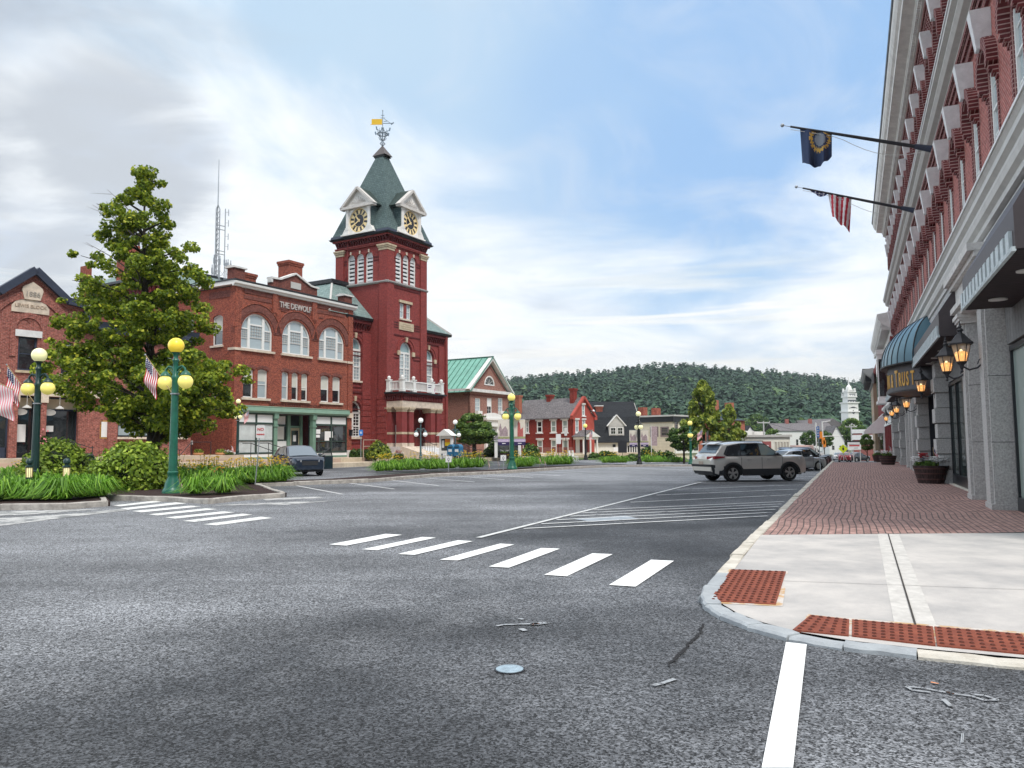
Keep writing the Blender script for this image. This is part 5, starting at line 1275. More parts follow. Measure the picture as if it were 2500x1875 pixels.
 v=MB();v.tube([(cx,cyy,29.4),(cx,cyy,32.9)],.03,8);v.build('weathervane',M['zinc'],th);vp=bpy.data.objects[v and -1]if False else [o for o in children(th)if o.name.startswith('weathervane')][0]
 s=MB()
 for k in range(8):
  a=2*math.pi*k/8;d=(math.cos(a),math.sin(a))
  s.tube([(cx+d[0]*r,cyy+d[1]*r,z)for r,z in ((.05,29.55),(.25,29.75),(.10,29.95))],.025,5);s.tube([(cx+d[0]*r,cyy+d[1]*r,z)for r,z in ((.05,30.0),(.34,30.5),(.36,30.75),(.10,31.15))],.025,5)
  s.tube([(cx+d[0]*r,cyy+d[1]*r,z)for r,z in ((.08,30.1),(.30,30.15),(.36,30.35))],.02,5)
  s.tube([(cx+d[0]*r,cyy+d[1]*r,z)for r,z in ((.30,30.7),(.5,30.95),(.42,31.1))],.02,5)
 ringp=[(cx+.48*math.cos(2*math.pi*i/20),cyy+.48*math.sin(2*math.pi*i/20),30.68)for i in range(21)];s.tube(ringp,.05,6)
 s.sphere((cx,cyy,31.25),.13);s.sphere((cx,cyy,32.95),.06)
 for d in ((1,0),(0,1),(-1,0),(0,-1)):s.beam((cx,cyy,30.68),(cx+d[0]*.8,cyy+d[1]*.8,30.9),.03,.03);s.beam((cx+d[0]*.8,cyy+d[1]*.8,30.8),(cx+d[0]*.9,cyy+d[1]*.9,31.1),.04,.14)
 s.build('scrollwork',M['zinc'],vp)
 q=Vector((math.sin(rad(90-LF.yaw))*0+.53,-.85,0)).normalized()
 vx=Vector((.50,-.86,0));a_=Vector((cx,cyy,0));L2=lambda u,z:(cx+vx.x*u,cyy+vx.y*u,z)
 f_=MB();f_.add([L2(-1.05,31.65),L2(-.05,31.65),L2(-.05,32.15),L2(-1.05,32.15),L2(-1.2,32.0),L2(-.95,31.9),L2(-1.2,31.75)],[(0,1,2,3)]);f_.beam(L2(-1.15,31.62),L2(-.0,31.62),.03,.05);f_.build('banner_vane',mat('vane_yellow',(.80,.50,.03),.5),vp)
 f_=MB();f_.beam(L2(0,31.72),L2(.9,31.72),.03,.06);f_.beam(L2(.1,32.2),L2(.7,31.75),.03,.04);f_.beam(L2(.8,31.6),L2(1.05,31.8),.04,.1);f_.beam(L2(.1,31.9),L2(.45,31.95),.03,.05);f_.beam(L2(-.15,32.5),L2(.15,32.5),.03,.05);f_.beam(L2(-.2,32.25),L2(.22,32.25),.03,.04);f_.build('arrow',M['zinc'],vp)
 pa0,pa1,pf=14.75,20.45,-3.35;dz=1.42
 MB().box(pa0-.1,pa1+.1,pf-.1,-1.6,.45,dz).build('porch_base',M['granite_lt'],th)
 def col(a,b,y0,y1,nm='porch_column'):
  c=MB().box(a,b,y0,y1,dz+.3,4.42).build(nm,P,th)
  MB().box(a-.03,b+.03,y0-.03,y1+.03,dz,dz+.3).build('plinth',M['limestone'],c)
  MB().box(a-.015,b+.015,y0-.015,y1+.015,2.47,2.66).build('stone_band',M['sandstone'],c)
  k=MB();k.box(a-.02,b+.02,y0-.02,y1+.02,4.40,4.56);k.box(a-.08,b+.08,y0-.08,y1+.08,4.56,4.66);k.box(a-.12,b+.12,y0-.12,y1+.12,4.66,4.78);k.build('capital',M['sandstone'],c)
 for a,b in ((14.75,15.4),(15.75,16.35),(18.85,19.45),(19.8,20.45)):col(a,b,pf,pf+.65)
 col(14.75,15.4,-2.1,-1.6);col(19.8,20.45,-2.1,-1.6)
 MB().box(pa0-.08,pa1+.08,pf-.08,-1.6,4.78,5.32).build('entablature',M['limestone'],th)
 MB().box(pa0-.02,pa1+.02,pf-.02,-1.6,5.32,6.0).build('porch_frieze',P,th)
 b_=MB();corbels(b_,pa0,pa1,pf-.2,pf-.02,5.42,5.8,.24,.12,slope=False);b_.box(pa0-.2,pa1+.2,pf-.24,-1.6,5.8,5.95)
 for i in range(7):y=pf+.12+i*.25;b_.box(pa0-.2,pa0,y,y+.12,5.42,5.8)
 b_.build('porch_corbels',BD,th)
 MB().box(pa0-.34,pa1+.34,pf-.38,-1.6,5.97,6.1).build('porch_roof',M['black_trim'],th)
 bal=MB();posts=[(pa0,pf),(pa0+1.55,pf),(pa1-1.5,pf),(pa1-.05,pf),(pa0,-1.9)]
 for x,y in posts:bal.box(x-.17,x+.17,y-.17,y+.17,6.1,7.12);bal.box(x-.22,x+.22,y-.22,y+.22,7.12,7.2);bal.box(x-.21,x+.21,y-.21,y+.21,6.1,6.3);bal.sphere((x,y,7.36),.16,12,8)
 for z in (6.25,6.95):bal.box(pa0,pa1,pf-.07,pf+.07,z,z+.1);bal.box(pa0-.07,pa0+.07,pf,-1.7,z,z+.1)
 bal=bal.build('balustrade',M['white'],th)
 k=MB();x=pa0+.3
 while x<pa1-.2:k.box(x-.03,x+.03,pf-.03,pf+.03,6.33,6.96);x+=.16
 y=pf+.3
 while y<-1.8:k.box(pa0-.03,pa0+.03,y-.03,y+.03,6.33,6.96);y+=.16
 k.build('balusters',M['white'],bal)
 bn=MB().box(18.1,19.3,pf-.12,pf-.09,6.2,7.0).build('banner',M['paper'],th);q_=MB();q_.add([(18.75,pf-.125,6.2),(19.3,pf-.125,6.2),(19.3,pf-.125,6.75),(19.1,pf-.125,6.35)],[(0,1,2,3)]);q_.build('printed_corner',mat('banner_pink',(.50,.22,.35),.7),bn);q_=MB();q_.box(18.25,18.7,pf-.126,pf-.12,6.62,6.70);q_.box(18.25,18.9,pf-.126,pf-.12,6.80,6.86);q_.build('print_lines',M['sign_navy'],bn)
 MB().box(16.8,18.4,-1.66,-1.58,dz,4.2).build('doorway',mat('door_wine',(.05,.012,.014),.6),th);MB().box(16.6,16.75,-1.75,-1.6,dz,4.5).build('door_jamb',M['white'],th)
 MB().box(15.5,16.2,-1.66,-1.60,dz,3.3).build('side_panel',M['white'],th)
 s=MB();n=6;sx0,sx1=16.4,19.6
 for i in range(n):zt_=dz-(dz-.63)*(i+1)/n;s.box(sx0,sx1,pf-.1-.34*(i+1),pf-.1-.34*i,.4,zt_+.0)
 s.build('stairs',M['granite_white'],th)
 s=MB()
 for x in (16.1,19.6):s.prism_x([(pf-.1,.4),(pf-.1,dz),(pf-.5,dz),(pf-2.3,.72),(pf-2.3,.4)],x,x+.3)
 s.prism_x([(pf-.1,.4),(pf-.1,dz),(pf-.35,dz),(pf-2.9,.70),(pf-2.9,.4)],14.4,16.1);s.build('stair_walls',M['limestone'],th)
 r=MB()
 for x in (16.25,19.75):
  r.tube([(x,pf-.3,dz+.9),(x,pf-2.2,.72+.85),(x,pf-2.6,.72+.85)],.025,6)
  for k_ in range(9):y=pf-.3-k_*.25;zt_=dz-(k_*.25)*.36;r.tube([(x,y,zt_),(x,y,zt_+.88)],.014,5)
 r.tube([(16.4,pf-2.7,1.4),(20.8,pf-2.7,1.4)],.02,6)
 for k_ in range(18):x=16.4+k_*.25;r.tube([(x,pf-2.7,.62),(x,pf-2.7,1.4)],.012,5)
 r.build('stair_railing',M['iron'],th)
 recentre(th,LF,9.2,0,.5)
M['black_wine']=mat('black_wine',(.05,.012,.014),.8);M['slate_cap']=mat('slate_cap',(.10,.085,.085),.6)
build_th()
GF=Frame((-26.2,45.6),37.0)
def gf(px,py,b=0):return GF.front(px,py,b)
GF0=GF.w(0,0,0)
lw=empty('gabled_block',GF0,GF.rz,'old two storey red brick block with gable and carved stone name panel','building')
def build_lw():
 B=M['brick_lw'];zb=1.0
 pts={k:gf(*v)for k,v in dict(apex=(84,651),low=(163,727),right=(203,738),lin0=(40,812),lin1=(104,822),w0=(45,830),w1=(92,830),wb=(70,905),s0=(151,838),s1=(180,838),st=(165,834),sb=(165,913),name0=(27,755),name1=(119,768),namet=(72,738),yr=(78,715),door=(30,1112),band=(100,950),bandb=(100,967),p0=(20,1050),p1=(40,1050),q0=(90,1050),q1=(110,1050)).items()}
 ca=pts['apex'][0];za=pts['apex'][1];xr=pts['right'][0];zr=pts['right'][1];xl=ca-(pts['low'][0]-ca);zl=pts['low'][1]
 L0=2*ca-xr;zband=pts['band'][1];zbb=pts['bandb'][1]
 out=[(L0,zband),(xr,zband),(xr,zr-.35),(pts['low'][0],zl-.35),(ca,za-.4),(xl,zl-.35),(L0,zr-.35)]
 w0,w1,wb,wt=pts['w0'][0],pts['w1'][0],pts['wb'][1],pts['lin1'][1]-.1
 s0,s1,sb,st=pts['s0'][0],pts['s1'][0],pts['sb'][1],pts['st'][1];sw=s1-s0
 hs=[(w0,w1,wb,wt,'flat'),(s0,s1,sb,st,'seg'),(2*ca-s1,2*ca-s0,sb,st,'seg')]
 wall('front_wall',out,[arch(a,b,c,d,k,.15)for a,b,c,d,k in hs],B,lw,0,.25)
 window(lw,w0,w1,wb,wt,'flat',y=.1,f=.10,fm='navy_trim',glass='glass_dark',sill=True,sillm='sandstone')
 for a,b,c,d,k in hs[1:]:window(lw,a,b,c,d,'seg',.15,y=.1,f=.08,fm='navy_trim',glass='glass_dark',blind=.55,blindm='curtain',cols=2,sill=True,sillm='sandstone')
 if True:
  a,b=s0+(s1-s0)+.75,s1+.75+sw
 b_=MB()
 for (x,z),(x2,z2)in zip([(L0-.1,zr),(xl,zl),(ca,za),(pts['low'][0],zl)],[(xl,zl),(ca,za),(pts['low'][0],zl),(xr+.15,zr)]):
  b_.beam((x,-.05,z-.22),(x2,-.05,z2-.22),.62,.40);
 b_.build('raking_cornice',M['navy_trim'],lw)
 b_=MB()
 for (x,z),(x2,z2)in zip([(L0,zr),(xl,zl),(ca,za),(pts['low'][0],zl)],[(xl,zl),(ca,za),(pts['low'][0],zl),(xr,zr)]):b_.beam((x,-.02,z-.52),(x2,-.02,z2-.52),.16,.22)
 b_.build('brick_moulding',B,lw)
 nx0,nx1,nz0,nzt=pts['name0'][0],pts['name1'][0],pts['name1'][1],pts['namet'][1];nc=(nx0+nx1)/2
 MB().prism([(nx0,nz0-.05),(nx1,nz0-.05),(nx1,nz0+.30),(nc+(nx1-nc)*.75,nz0+.62),(nc+(nx1-nc)*.4,nz0+.82),(nc,nz0+.9),(nc-(nx1-nc)*.4,nz0+.82),(nc-(nx1-nc)*.75,nz0+.62),(nx0,nz0+.30)],-.06,.05).build('name_stone',M['limestone'],lw)
 text_mesh('carved_name','LEWIS BLOCK',.28,mat('carved',(.44,.34,.26),.9),lw,(nc,-.075,nz0+.33),ext=.015,sx=.95)
 b_=MB();hw=(nx1-nx0)/2+.55;hood(b_,nc-hw,nc+hw,nz0-.1,'seg',.0,.42,-.08,0,16,rise=hw*.55,leg=.0);b_.build('brick_arch',B,lw)
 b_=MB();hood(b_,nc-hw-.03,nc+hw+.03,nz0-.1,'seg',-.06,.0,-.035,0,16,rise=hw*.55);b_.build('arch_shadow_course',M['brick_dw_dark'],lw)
 yx,yz=pts['yr'];MB().prism([(yx-.42,yz-.42),(yx+.42,yz-.42),(yx+.56,yz+.12),(yx+.5,yz+.3),(yx,yz+.62),(yx-.5,yz+.3),(yx-.56,yz+.12)],-.14,.02).build('date_stone',M['limestone'],lw)
 text_mesh('carved_date','1886',.40,mat('carved2',(.34,.31,.28),.9),lw,(yx,-.155,yz-.12),ext=.015)
 wc=(w0+w1)/2;b_=MB();hood(b_,w0-.15,w1+.15,wt+.45,'round',.0,.30,-.07,0,12,leg=1.6);b_.build('brick_arch',B,lw)
 MB().box(w0-.2,w1+.2,-.10,.12,wt,wt+.38).build('lintel',M['granite_white'],lw)
 b_=MB()
 for x,z,r in ((wc,wt+1.05,.26),(pts['low'][0]+.0,zl-1.7,.26)):b_.prism([(x-r,z),(x,z-r),(x+r,z),(x,z+r)],-.03,.03)
 b_.build('diamond_panels',M['brick_dw_dark'],lw)
 MB().box(L0,xr+7.2,-.18,.3,zbb,zband).build('stone_lintel_band',M['limestone'],lw)
 piers=[(pts['p0'][0],pts['p1'][0]),(pts['q0'][0],pts['q1'][0])]
 xs=[L0+.2,L0+.9];pw=piers[0][1]-piers[0][0]
 P2=[(L0,L0+.5),piers[0],piers[1],(gf(262,1050)[0],gf(285,1050)[0])]
 for a,b in P2:
  p=MB().box(a,b,-.12,.25,zb,zbb).build('brick_pier',B,lw);MB().box(a-.06,b+.06,-.2,.25,zbb-.38,zbb).build('pier_cap',M['limestone'],p)
 MB().box(L0,xr+7.2,1.4,1.5,zb,zbb).build('shop_back',M['black_trim'],lw)
 def glaz(x0,x1,y,zl=1.0,tr=None,glass='glass_shop',door=False):
  b_=MB();ztop=zbb;tr=tr or zbb-.75;b_.box(x0,x0+.08,y,y+.1,zb,ztop);b_.box(x1-.08,x1,y,y+.1,zb,ztop);b_.box(x0,x1,y,y+.1,tr-.05,tr+.05);b_.box(x0,x1,y,y+.1,zb+.02,zl);b_.box(x0,x1,y,y+.1,ztop-.1,ztop)
  f=b_.build('door' if door else 'shop_window',M['navy_trim']if not door else M['dark_frame'],lw)
  MB().add([(x0,y+.05,zl),(x1,y+.05,zl),(x1,y+.05,tr),(x0,y+.05,tr)],[(0,1,2,3)]).build('pane',M[glass],f);MB().add([(x0,y+.05,tr),(x1,y+.05,tr),(x1,y+.05,ztop),(x0,y+.05,ztop)],[(0,1,2,3)]).build('transom_blind',M['cream'],f)
  return f
 d1=glaz(P2[1][1]+.02,P2[2][0]-.02,.5,1.3,glass='glass_dark',door=True);cxd=(P2[1][1]+P2[2][0])/2;MB().box(cxd-.35,cxd+.12,.46,.49,1.9,2.9).build('notice',M['paper'],d1)
 glaz(P2[0][1],P2[1][0],.1,1.6)
 f=glaz(P2[2][1]+.02,P2[2][1]+2.1,.8,1.1);MB().box(P2[2][1]+.35,P2[2][1]+.75,.76,.79,2.5,2.85).build('notice',M['paper'],f);MB().box(P2[2][1]+.2,P2[2][1]+1.5,.78,.84,1.2,1.9).build('flower_display',M['paper'],f)
 f=glaz(P2[2][1]+2.1,P2[3][0]-.02,.1,1.65);fx=P2[2][1]+3.1
 MB().box(fx,fx+1.05,.05,.1,2.1,3.2).build('framed_notice',M['yellow_frame'],f);MB().box(fx+.08,fx+.97,.03,.06,2.18,3.12).build('notice_sheet',M['paper'],f)
 lg=MB()
 for x in (gf(57,1015)[0],gf(128,1015)[0]):
  lg.prism([(x+.36*math.cos(2*math.pi*i/20),3.62+.19*math.sin(2*math.pi*i/20))for i in range(20)],.42,.44)
 lg.build('oval_decal',M['trim_lt'],lw)
 for x in (gf(60,1000)[0],gf(140,1000)[0]):b_=MB();b_.tube([(x,-.3,zbb),(x,-.3,zbb-.55)],.015,6);b_.lathe([(.05,-.55),(.22,-.68),(.24,-.72)],(x,-.3,zbb),12);b_.build('pendant_lamp',M['trim_gray'],lw)
 x0,x1=xr,xr+7.2
 wall('shop_wall',[(x0,zb),(x1,zb),(x1,zr-1.15),(x0,zr-1.15)],[arch(P2[3][1]+.05,P2[3][1]+2.2,2.2,zbb),arch(P2[3][1]+2.6,x1-.4,2.2,zbb)],M['brick_lw'],lw,.05,.25)
 for a,b in ((P2[3][1]+.05,P2[3][1]+2.2),(P2[3][1]+2.6,x1-.4)):
  window(lw,a,b,2.2,zbb,y=.12,f=.1,fm='dark_frame',glass='glass_sky',meet=.3,blind=.7,blindm='panel_white',sill=True)
 for i,(xa)in enumerate((x0+.35,x0+2.6,x0+4.8)):window(lw,xa,xa+.95,sb,st,'seg',.15,y=.0,f=.08,fm='navy_trim',glass='glass_dark',blind=.5,blindm='curtain',cols=2,sill=True)
 b_=MB();b_.box(x0,x1+.2,-.35,.3,zr-1.75,zr-1.4);b_.prism_x([(-.35,zr-1.4),(-.45,zr-1.1),(.3,zr-1.1),(.3,zr-1.4)],x0,x1+.2);b_.build('shop_cornice',M['navy_trim'],lw)
 MB().box(x0,x0+.3,-.35,.6,zr-1.7,zr-.5).build('cornice_return',M['navy_trim'],lw)
 MB().box(L0,x1,.3,14,zbb,zr-1.3).build('block_body',B,lw);MB().box(L0,x1,1.6,14,zb-.4,zbb).build('block_body',B,lw);MB().box(L0,x1,-.1,1.6,zb-.4,zb).build('block_plinth',M['granite_lt'],lw)
 MB().prism(([(L0,zr-1.3),(xr,zr-1.3),(xr,zr-.5),(pts['low'][0],zl-.5),(ca,za-.55),(xl,zl-.5),(L0,zr-.5)]),.3,14).build('roof',M['slate_dk'],lw)
 recentre(lw,GF,0,0,1.0)
M['yellow_frame']=mat('yellow_frame',(.85,.48,.05),.6)
build_lw()
def shell(e,x0,x1,y0,y1,z0,z1,m,wins,depth=.2,roofm='black_trim',wallname='front_wall',sidewins=(),side='L'):
 wall(wallname,[(x0,z0),(x1,z0),(x1,z1),(x0,z1)],[arch(*w[:4],*(w[4:6]if len(w)>4 else ()))for w in wins],m,e,y0,depth)
 MB().box(x0,x1,y0+depth+.01,y0+depth+.1,z0,z1).build('inner_wall',M['black_trim'],e)
def ridge_roof(e,x0,x1,y0,y1,ze,zr,m,over=.35,th=.14,along='y',name='roof'):
 """gable roof; ridge runs along y (gable faces front) or along x"""
 b=MB()
 if along=='y':
  c=(x0+x1)/2;k=(zr-ze)/(c-x0)
  for s_ in (-1,1):
   xe=(x0-over)if s_<0 else (x1+over);zo=ze-over*k
   b.hexa([(xe,y0-over,zo),(c,y0-over,zr),(c,y1+over,zr),(xe,y1+over,zo)][::s_ if s_>0 else 1],[(xe,y0-over,zo+th),(c,y0-over,zr+th),(c,y1+over,zr+th),(xe,y1+over,zo+th)][::s_ if s_>0 else 1])
 else:
  c=(y0+y1)/2;k=(zr-ze)/(c-y0)
  for s_ in (-1,1):
   ye=(y0-over)if s_<0 else (y1+over);zo=ze-over*k
   b.hexa([(x0-over,ye,zo),(x1+over,ye,zo),(x1+over,c,zr),(x0-over,c,zr)],[(x0-over,ye,zo+th),(x1+over,ye,zo+th),(x1+over,c,zr+th),(x0-over,c,zr+th)])
 return b.build(name,m,e)
def z5(x,y):return (1050+x/4.916,860+y/4.916)
def z6(x,y):return (1400+x/4.916,860+y/4.916)
def z7(x,y):return (1680+x/4.424,900+y/4.424)
gb=empty('green_roofed_building',LF.w(36.1,4,.4),LF.rz,'brown brick building with white trimmed gable and green standing seam roof','building')
def build_gb():
 f=lambda x,y:(lambda r:(r[0]-36.1,r[1]-.4))(lf(*z5(x,y),4))
 W=8.7;ze=7.3;za=11.0;D=15;B=M['brick_gr']
 wp=[(540,605),(683,742),(815,872)];wins=[]
 for (a,b)in wp:x0,z1=f(a,548);x1,z0=f(b,748);wins.append((x0,x1,z0,z1))
 c=W/2;fx0,_=f(650,400);fx1,fz=f(770,405);fr_=(fx1-fx0)/2
 fan=arch(fx0,fx1,fz,fz+fr_*1.02,'seg',fr_*1.0)
 d0,dz1=f(655,890);d1,_=f(800,900)
 wall('front_wall',[(0,0),(W,0),(W,ze),(c,za-.25),(0,ze)],[arch(*w)for w in wins]+[fan,arch(d0+.35,d1-.35,.4,dz1)],B,gb,0,.25)
 MB().box(.2,W-.2,.27,.4,0,ze).build('inner_wall',M['black_trim'],gb)
 for i,w in enumerate(wins):window(gb,*w,y=.06,f=.10,glass='glass_sky' if i!=1 else 'glass_dark',blind=(.0,.5,.0)[i],blindm='panel_white',cols=2,rows=4,sill=True,sillm='white',sill_y=.2)
 for i in (0,2):w=wins[i];MB().box(w[0]+.1,w[1]-.1,-.35,.1,w[2]+.05,w[2]+.4).build('window_air_conditioner',M['white'],gb)
 b=MB();ring(b,fan,arch(fx0+.14,fx1-.14,fz+.12,fz+fr_*1.02-.14,'seg',(fr_-.14)),-.05,.15);fw=b.build('lunette_window',M['white'],gb)
 MB().add([(x,.1,z)for x,z in fan],[tuple(range(len(fan)))]).build('pane',M['glass_dark'],fw)
 b=MB();cx=(fx0+fx1)/2
 for k in range(1,5):a=math.pi*k/5;b.beam((cx,.07,fz+.1),(cx+(fr_-.1)*math.cos(a),.07,fz+(fr_-.1)*math.sin(a)),.03,.05)
 b.build('glazing_bars',M['trim_gray'],fw)
 b=MB();b.box(d0-.15,d0+.4,-.3,.1,0,dz1);b.box(d1-.4,d1+.15,-.3,.1,0,dz1);b.box(d0-.3,d1+.3,-.45,.1,dz1,dz1+.75);b.box(d0-.5,d1+.5,-.65,.1,dz1+.75,dz1+.98);b.prism([(d0-.4,dz1+.98),(d1+.4,dz1+.98),(d1+.2,dz1+1.45),((d0+d1)/2,dz1+1.62),(d0-.2,dz1+1.45)],-.5,.1)
 b.build('door_surround',M['white'],gb);dd=MB().box(d0+.4,d1-.4,.05,.12,.4,dz1-.1).build('door',M['white'],gb);MB().box(d0+.55,d1-.55,.02,.05,1.9,dz1-.3).build('pane',M['glass_teal'],dd)
 b=MB();b.box(-.45,W+.45,-.45,.1,ze-.12,ze+.22);b.box(-.45,0,-.45,D,ze-.12,ze+.22);k=(za-ze)/c
 for s_ in (-1,1):
  x=-.6 if s_<0 else W+.6;b.beam((x,-.2,ze+.0),(c,-.2,za+.3),.55,.34)
 b.build('pediment_trim',M['trim_lt'],gb)
 b=MB();b.box(0,W,-.05,0,ze-.55,ze-.40)
 for s_ in (-1,1):x=.9 if s_<0 else W-.9;b.beam((x,-.0,ze+.45),(c,-.0,za-.65),.06,.16)
 b.build('brick_courses',M['brick_dw_dark'],gb)
 ridge_roof(gb,0,W,0,D,ze+.28,za+.45,M['copper_green'],.55,.06)
 b=MB();kk=(za+.45-ze-.28)/c
 for i in range(22):y=-.5+i*.75;b.beam((-.55,y,ze+.28-.55*kk+.09),(c,y,za+.45+.09),.05,.07)
 b.box(c-.12,c+.12,-.55,D+.5,za+.5,za+.6);b.build('roof_seams',M['copper_seam'],gb)
 with placed(gb,left_side(0,0,D)):
  w=(D-6.3,D-4.95,4.55,6.55);wall('side_wall',[(0,0),(D,0),(D,ze),(0,ze)],[arch(*w),arch(D-12,D-10.6,4.55,6.55)],B,gb,0,.2);window(gb,*w,y=.05,f=.12,glass='glass_dark',cols=3,rows=4,sill=True,sillm='white')
  MB().box(D-.9,D-.2,-.05,0,ze-.55,ze-.42).build('brick_courses',M['brick_dw_dark'],gb)
 MB().box(W-.2,W,0,D,0,ze).build('side_wall',B,gb)
build_gb()
def build_red():
 o=at(*z5(1712,1262),95);F=Frame((o[0],o[1]),40);z0=-.15
 e=empty('red_brick_house',F.w(0,0,z0),F.rz,'red painted brick house with grey shingle roof, white windows and small columned porch','house')
 D=9.3;W=4.7;f=lambda x,y:(lambda r:(r[0],r[1]-z0))(F.front(*z5(x,y)))
 def sd(x,y):
  d=ray(*z5(x,y));k=((F.o-CAM).dot(F.s))/d.dot(F.s);p=CAM+d*k;return ((p-F.o).dot(F.n),p[2]-z0)
 ze=f(1712,775)[1];za=f(1845,560)[1];W=f(1968,800)[0]
 wf=[(*[f(a,t)[0]for a in (x0,x1)],f(x0,zb_)[1],f(x0,t)[1])for x0,x1,t,zb_ in ((1742,1782,810,962),(1826,1862,812,962),(1822,1856,630,762))for a in (0,)]
 wf=[]
 for x0,x1,t,zb_ in ((1742,1782,810,962),(1826,1862,812,962),(1822,1856,630,762)):
  wf.append((f(x0,t)[0],f(x1,t)[0],f((x0+x1)/2,zb_)[1],f((x0+x1)/2,t)[1]))
 wall('gable_wall',[(0,0),(W,0),(W,ze),(W/2,za),(0,ze)],[arch(*w)for w in wf],M['paint_red'],e,0,.15)
 MB().box(.1,W-.1,.17,.25,0,ze).build('inner_wall',M['black_trim'],e)
 for w in wf:window(e,*w,y=.0,f=.10,glass='glass_sky',sill=True,sillm='white',sill_y=.12,rail=.08);MB().box(w[0]-.12,w[1]+.12,-.1,.05,w[3],w[3]+.2).build('lintel',M['trim_lt'],e)
 b=MB()
 for s_ in (-1,1):x=-.25 if s_<0 else W+.25;b.beam((x,-.1,ze+.05),(W/2,-.1,za+.22),.4,.26)
 b.box(-.3,.2,-.3,.1,ze-.3,ze+.05);b.box(W-.2,W+.3,-.3,.1,ze-.3,ze+.05);b.build('verge_boards',M['paint_red'],e)
 with placed(e,left_side(0,0,D)):
  ws=[]
  for x0,x1,t,zb_ in ((1146,1186,830,968),(1282,1346,825,965),(1450,1514,818,962),(1586,1652,812,962),(1288,1352,1052,1212),(1452,1518,1050,1210),(1588,1660,1048,1250)):
   b0,zt=sd((x0+x1)/2,t);_,zb2=sd((x0+x1)/2,zb_);wd=abs(sd(x0,t)[0]-sd(x1,t)[0]);xx=D-b0;ws.append((xx-wd/2,xx+wd/2,zb2,zt))
  b0,zt=sd(1162,1085);ws2=(D-b0-.55,D-b0+.55,.02,zt)
  wall('side_wall',[(0,0),(D,0),(D,ze),(0,ze)],[arch(*w)for w in ws+[ws2]],M['brick_red'],e,0,.15);MB().box(.1,D-.1,.17,.25,0,ze).build('inner_wall',M['black_trim'],e)
  for i,w in enumerate(ws):window(e,*w,y=-.02,f=.13,glass='curtain_glass' if i!=1 else 'glass_dark',sill=True,sillm='white',sill_y=.14,rail=.09);MB().box(w[0]-.15,w[1]+.15,-.14,.05,w[3],w[3]+.22).build('lintel',M['trim_lt'],e)
  MB().box(0,D,-.012,0,0,1.25).build('base_course',mat('base_pink',(.30,.12,.10),.85,noise=.3,nscale=3),e)
  MB().box(ws2[0]-.1,ws2[0],-.05,.1,0,ws2[3]).build('door_jamb',M['white'],e)
 ridge_roof(e,0,W,.1,D,ze+.05,za+.08,M['shingle_gray'],.25,.12)
 chimney(e,W/2-.4,1.2,za-1.2,za+1.35,.75,.6,M['brick_red'],flare=True);chimney(e,W/2,5.2,za-.3,za+.75,.8,.6,M['brick_red']);chimney(e,.4,D-.4,ze-.2,za+.75,.6,.7,M['brick_orange'])
 px0,px1=f(1722,1040)[0],f(1900,1040)[0];zp=f(1722,1045)[1]
 b=MB();b.box(px0-.1,px1,-1.5,0,zp-.02,zp+.28);b.prism([(px0-.35,zp+.28),(px1+.25,zp+.28),((px0+px1)/2,zp+1.05)],-1.7,.0);
 for x in (px0+.1,(px0+px1)/2,px1-.15):b.lathe([(.11,.3),(.11,zp)],(x,-1.4,0),10)
 b.build('porch',M['white'],e);MB().prism([(px0-.45,zp+.32),((px0+px1)/2,zp+1.16),((px0+px1)/2,zp+1.06),(px0-.4,zp+.25)],-1.75,.0).build('porch_roof',M['shingle_gray'],e)
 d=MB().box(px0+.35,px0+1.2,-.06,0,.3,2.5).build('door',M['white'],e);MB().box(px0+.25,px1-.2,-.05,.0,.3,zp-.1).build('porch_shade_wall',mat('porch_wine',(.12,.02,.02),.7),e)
 MB().box(px0-.2,px1+.2,-1.7,0,-.1,.32).build('porch_step',M['granite_lt'],e)
 dz_=f(1945,680);b=MB();b.lathe([(.02,0),(.25,.06),(.42,.2)],(0,0,0),16);b.xf(T_(dz_[0]-.1,-.1,dz_[1])@Matrix.Rotation(rad(200),4,'X'));b.tube([(dz_[0]-.1,-.05,dz_[1]),(dz_[0]-.25,0,dz_[1]-.5)],.04);b.build('satellite_dish',M['satellite'],e)
 return e,F
M['curtain_glass']=glassmat('curtain_glass',(.30,.37,.34),.2,.6)
red_e,RFm=build_red()
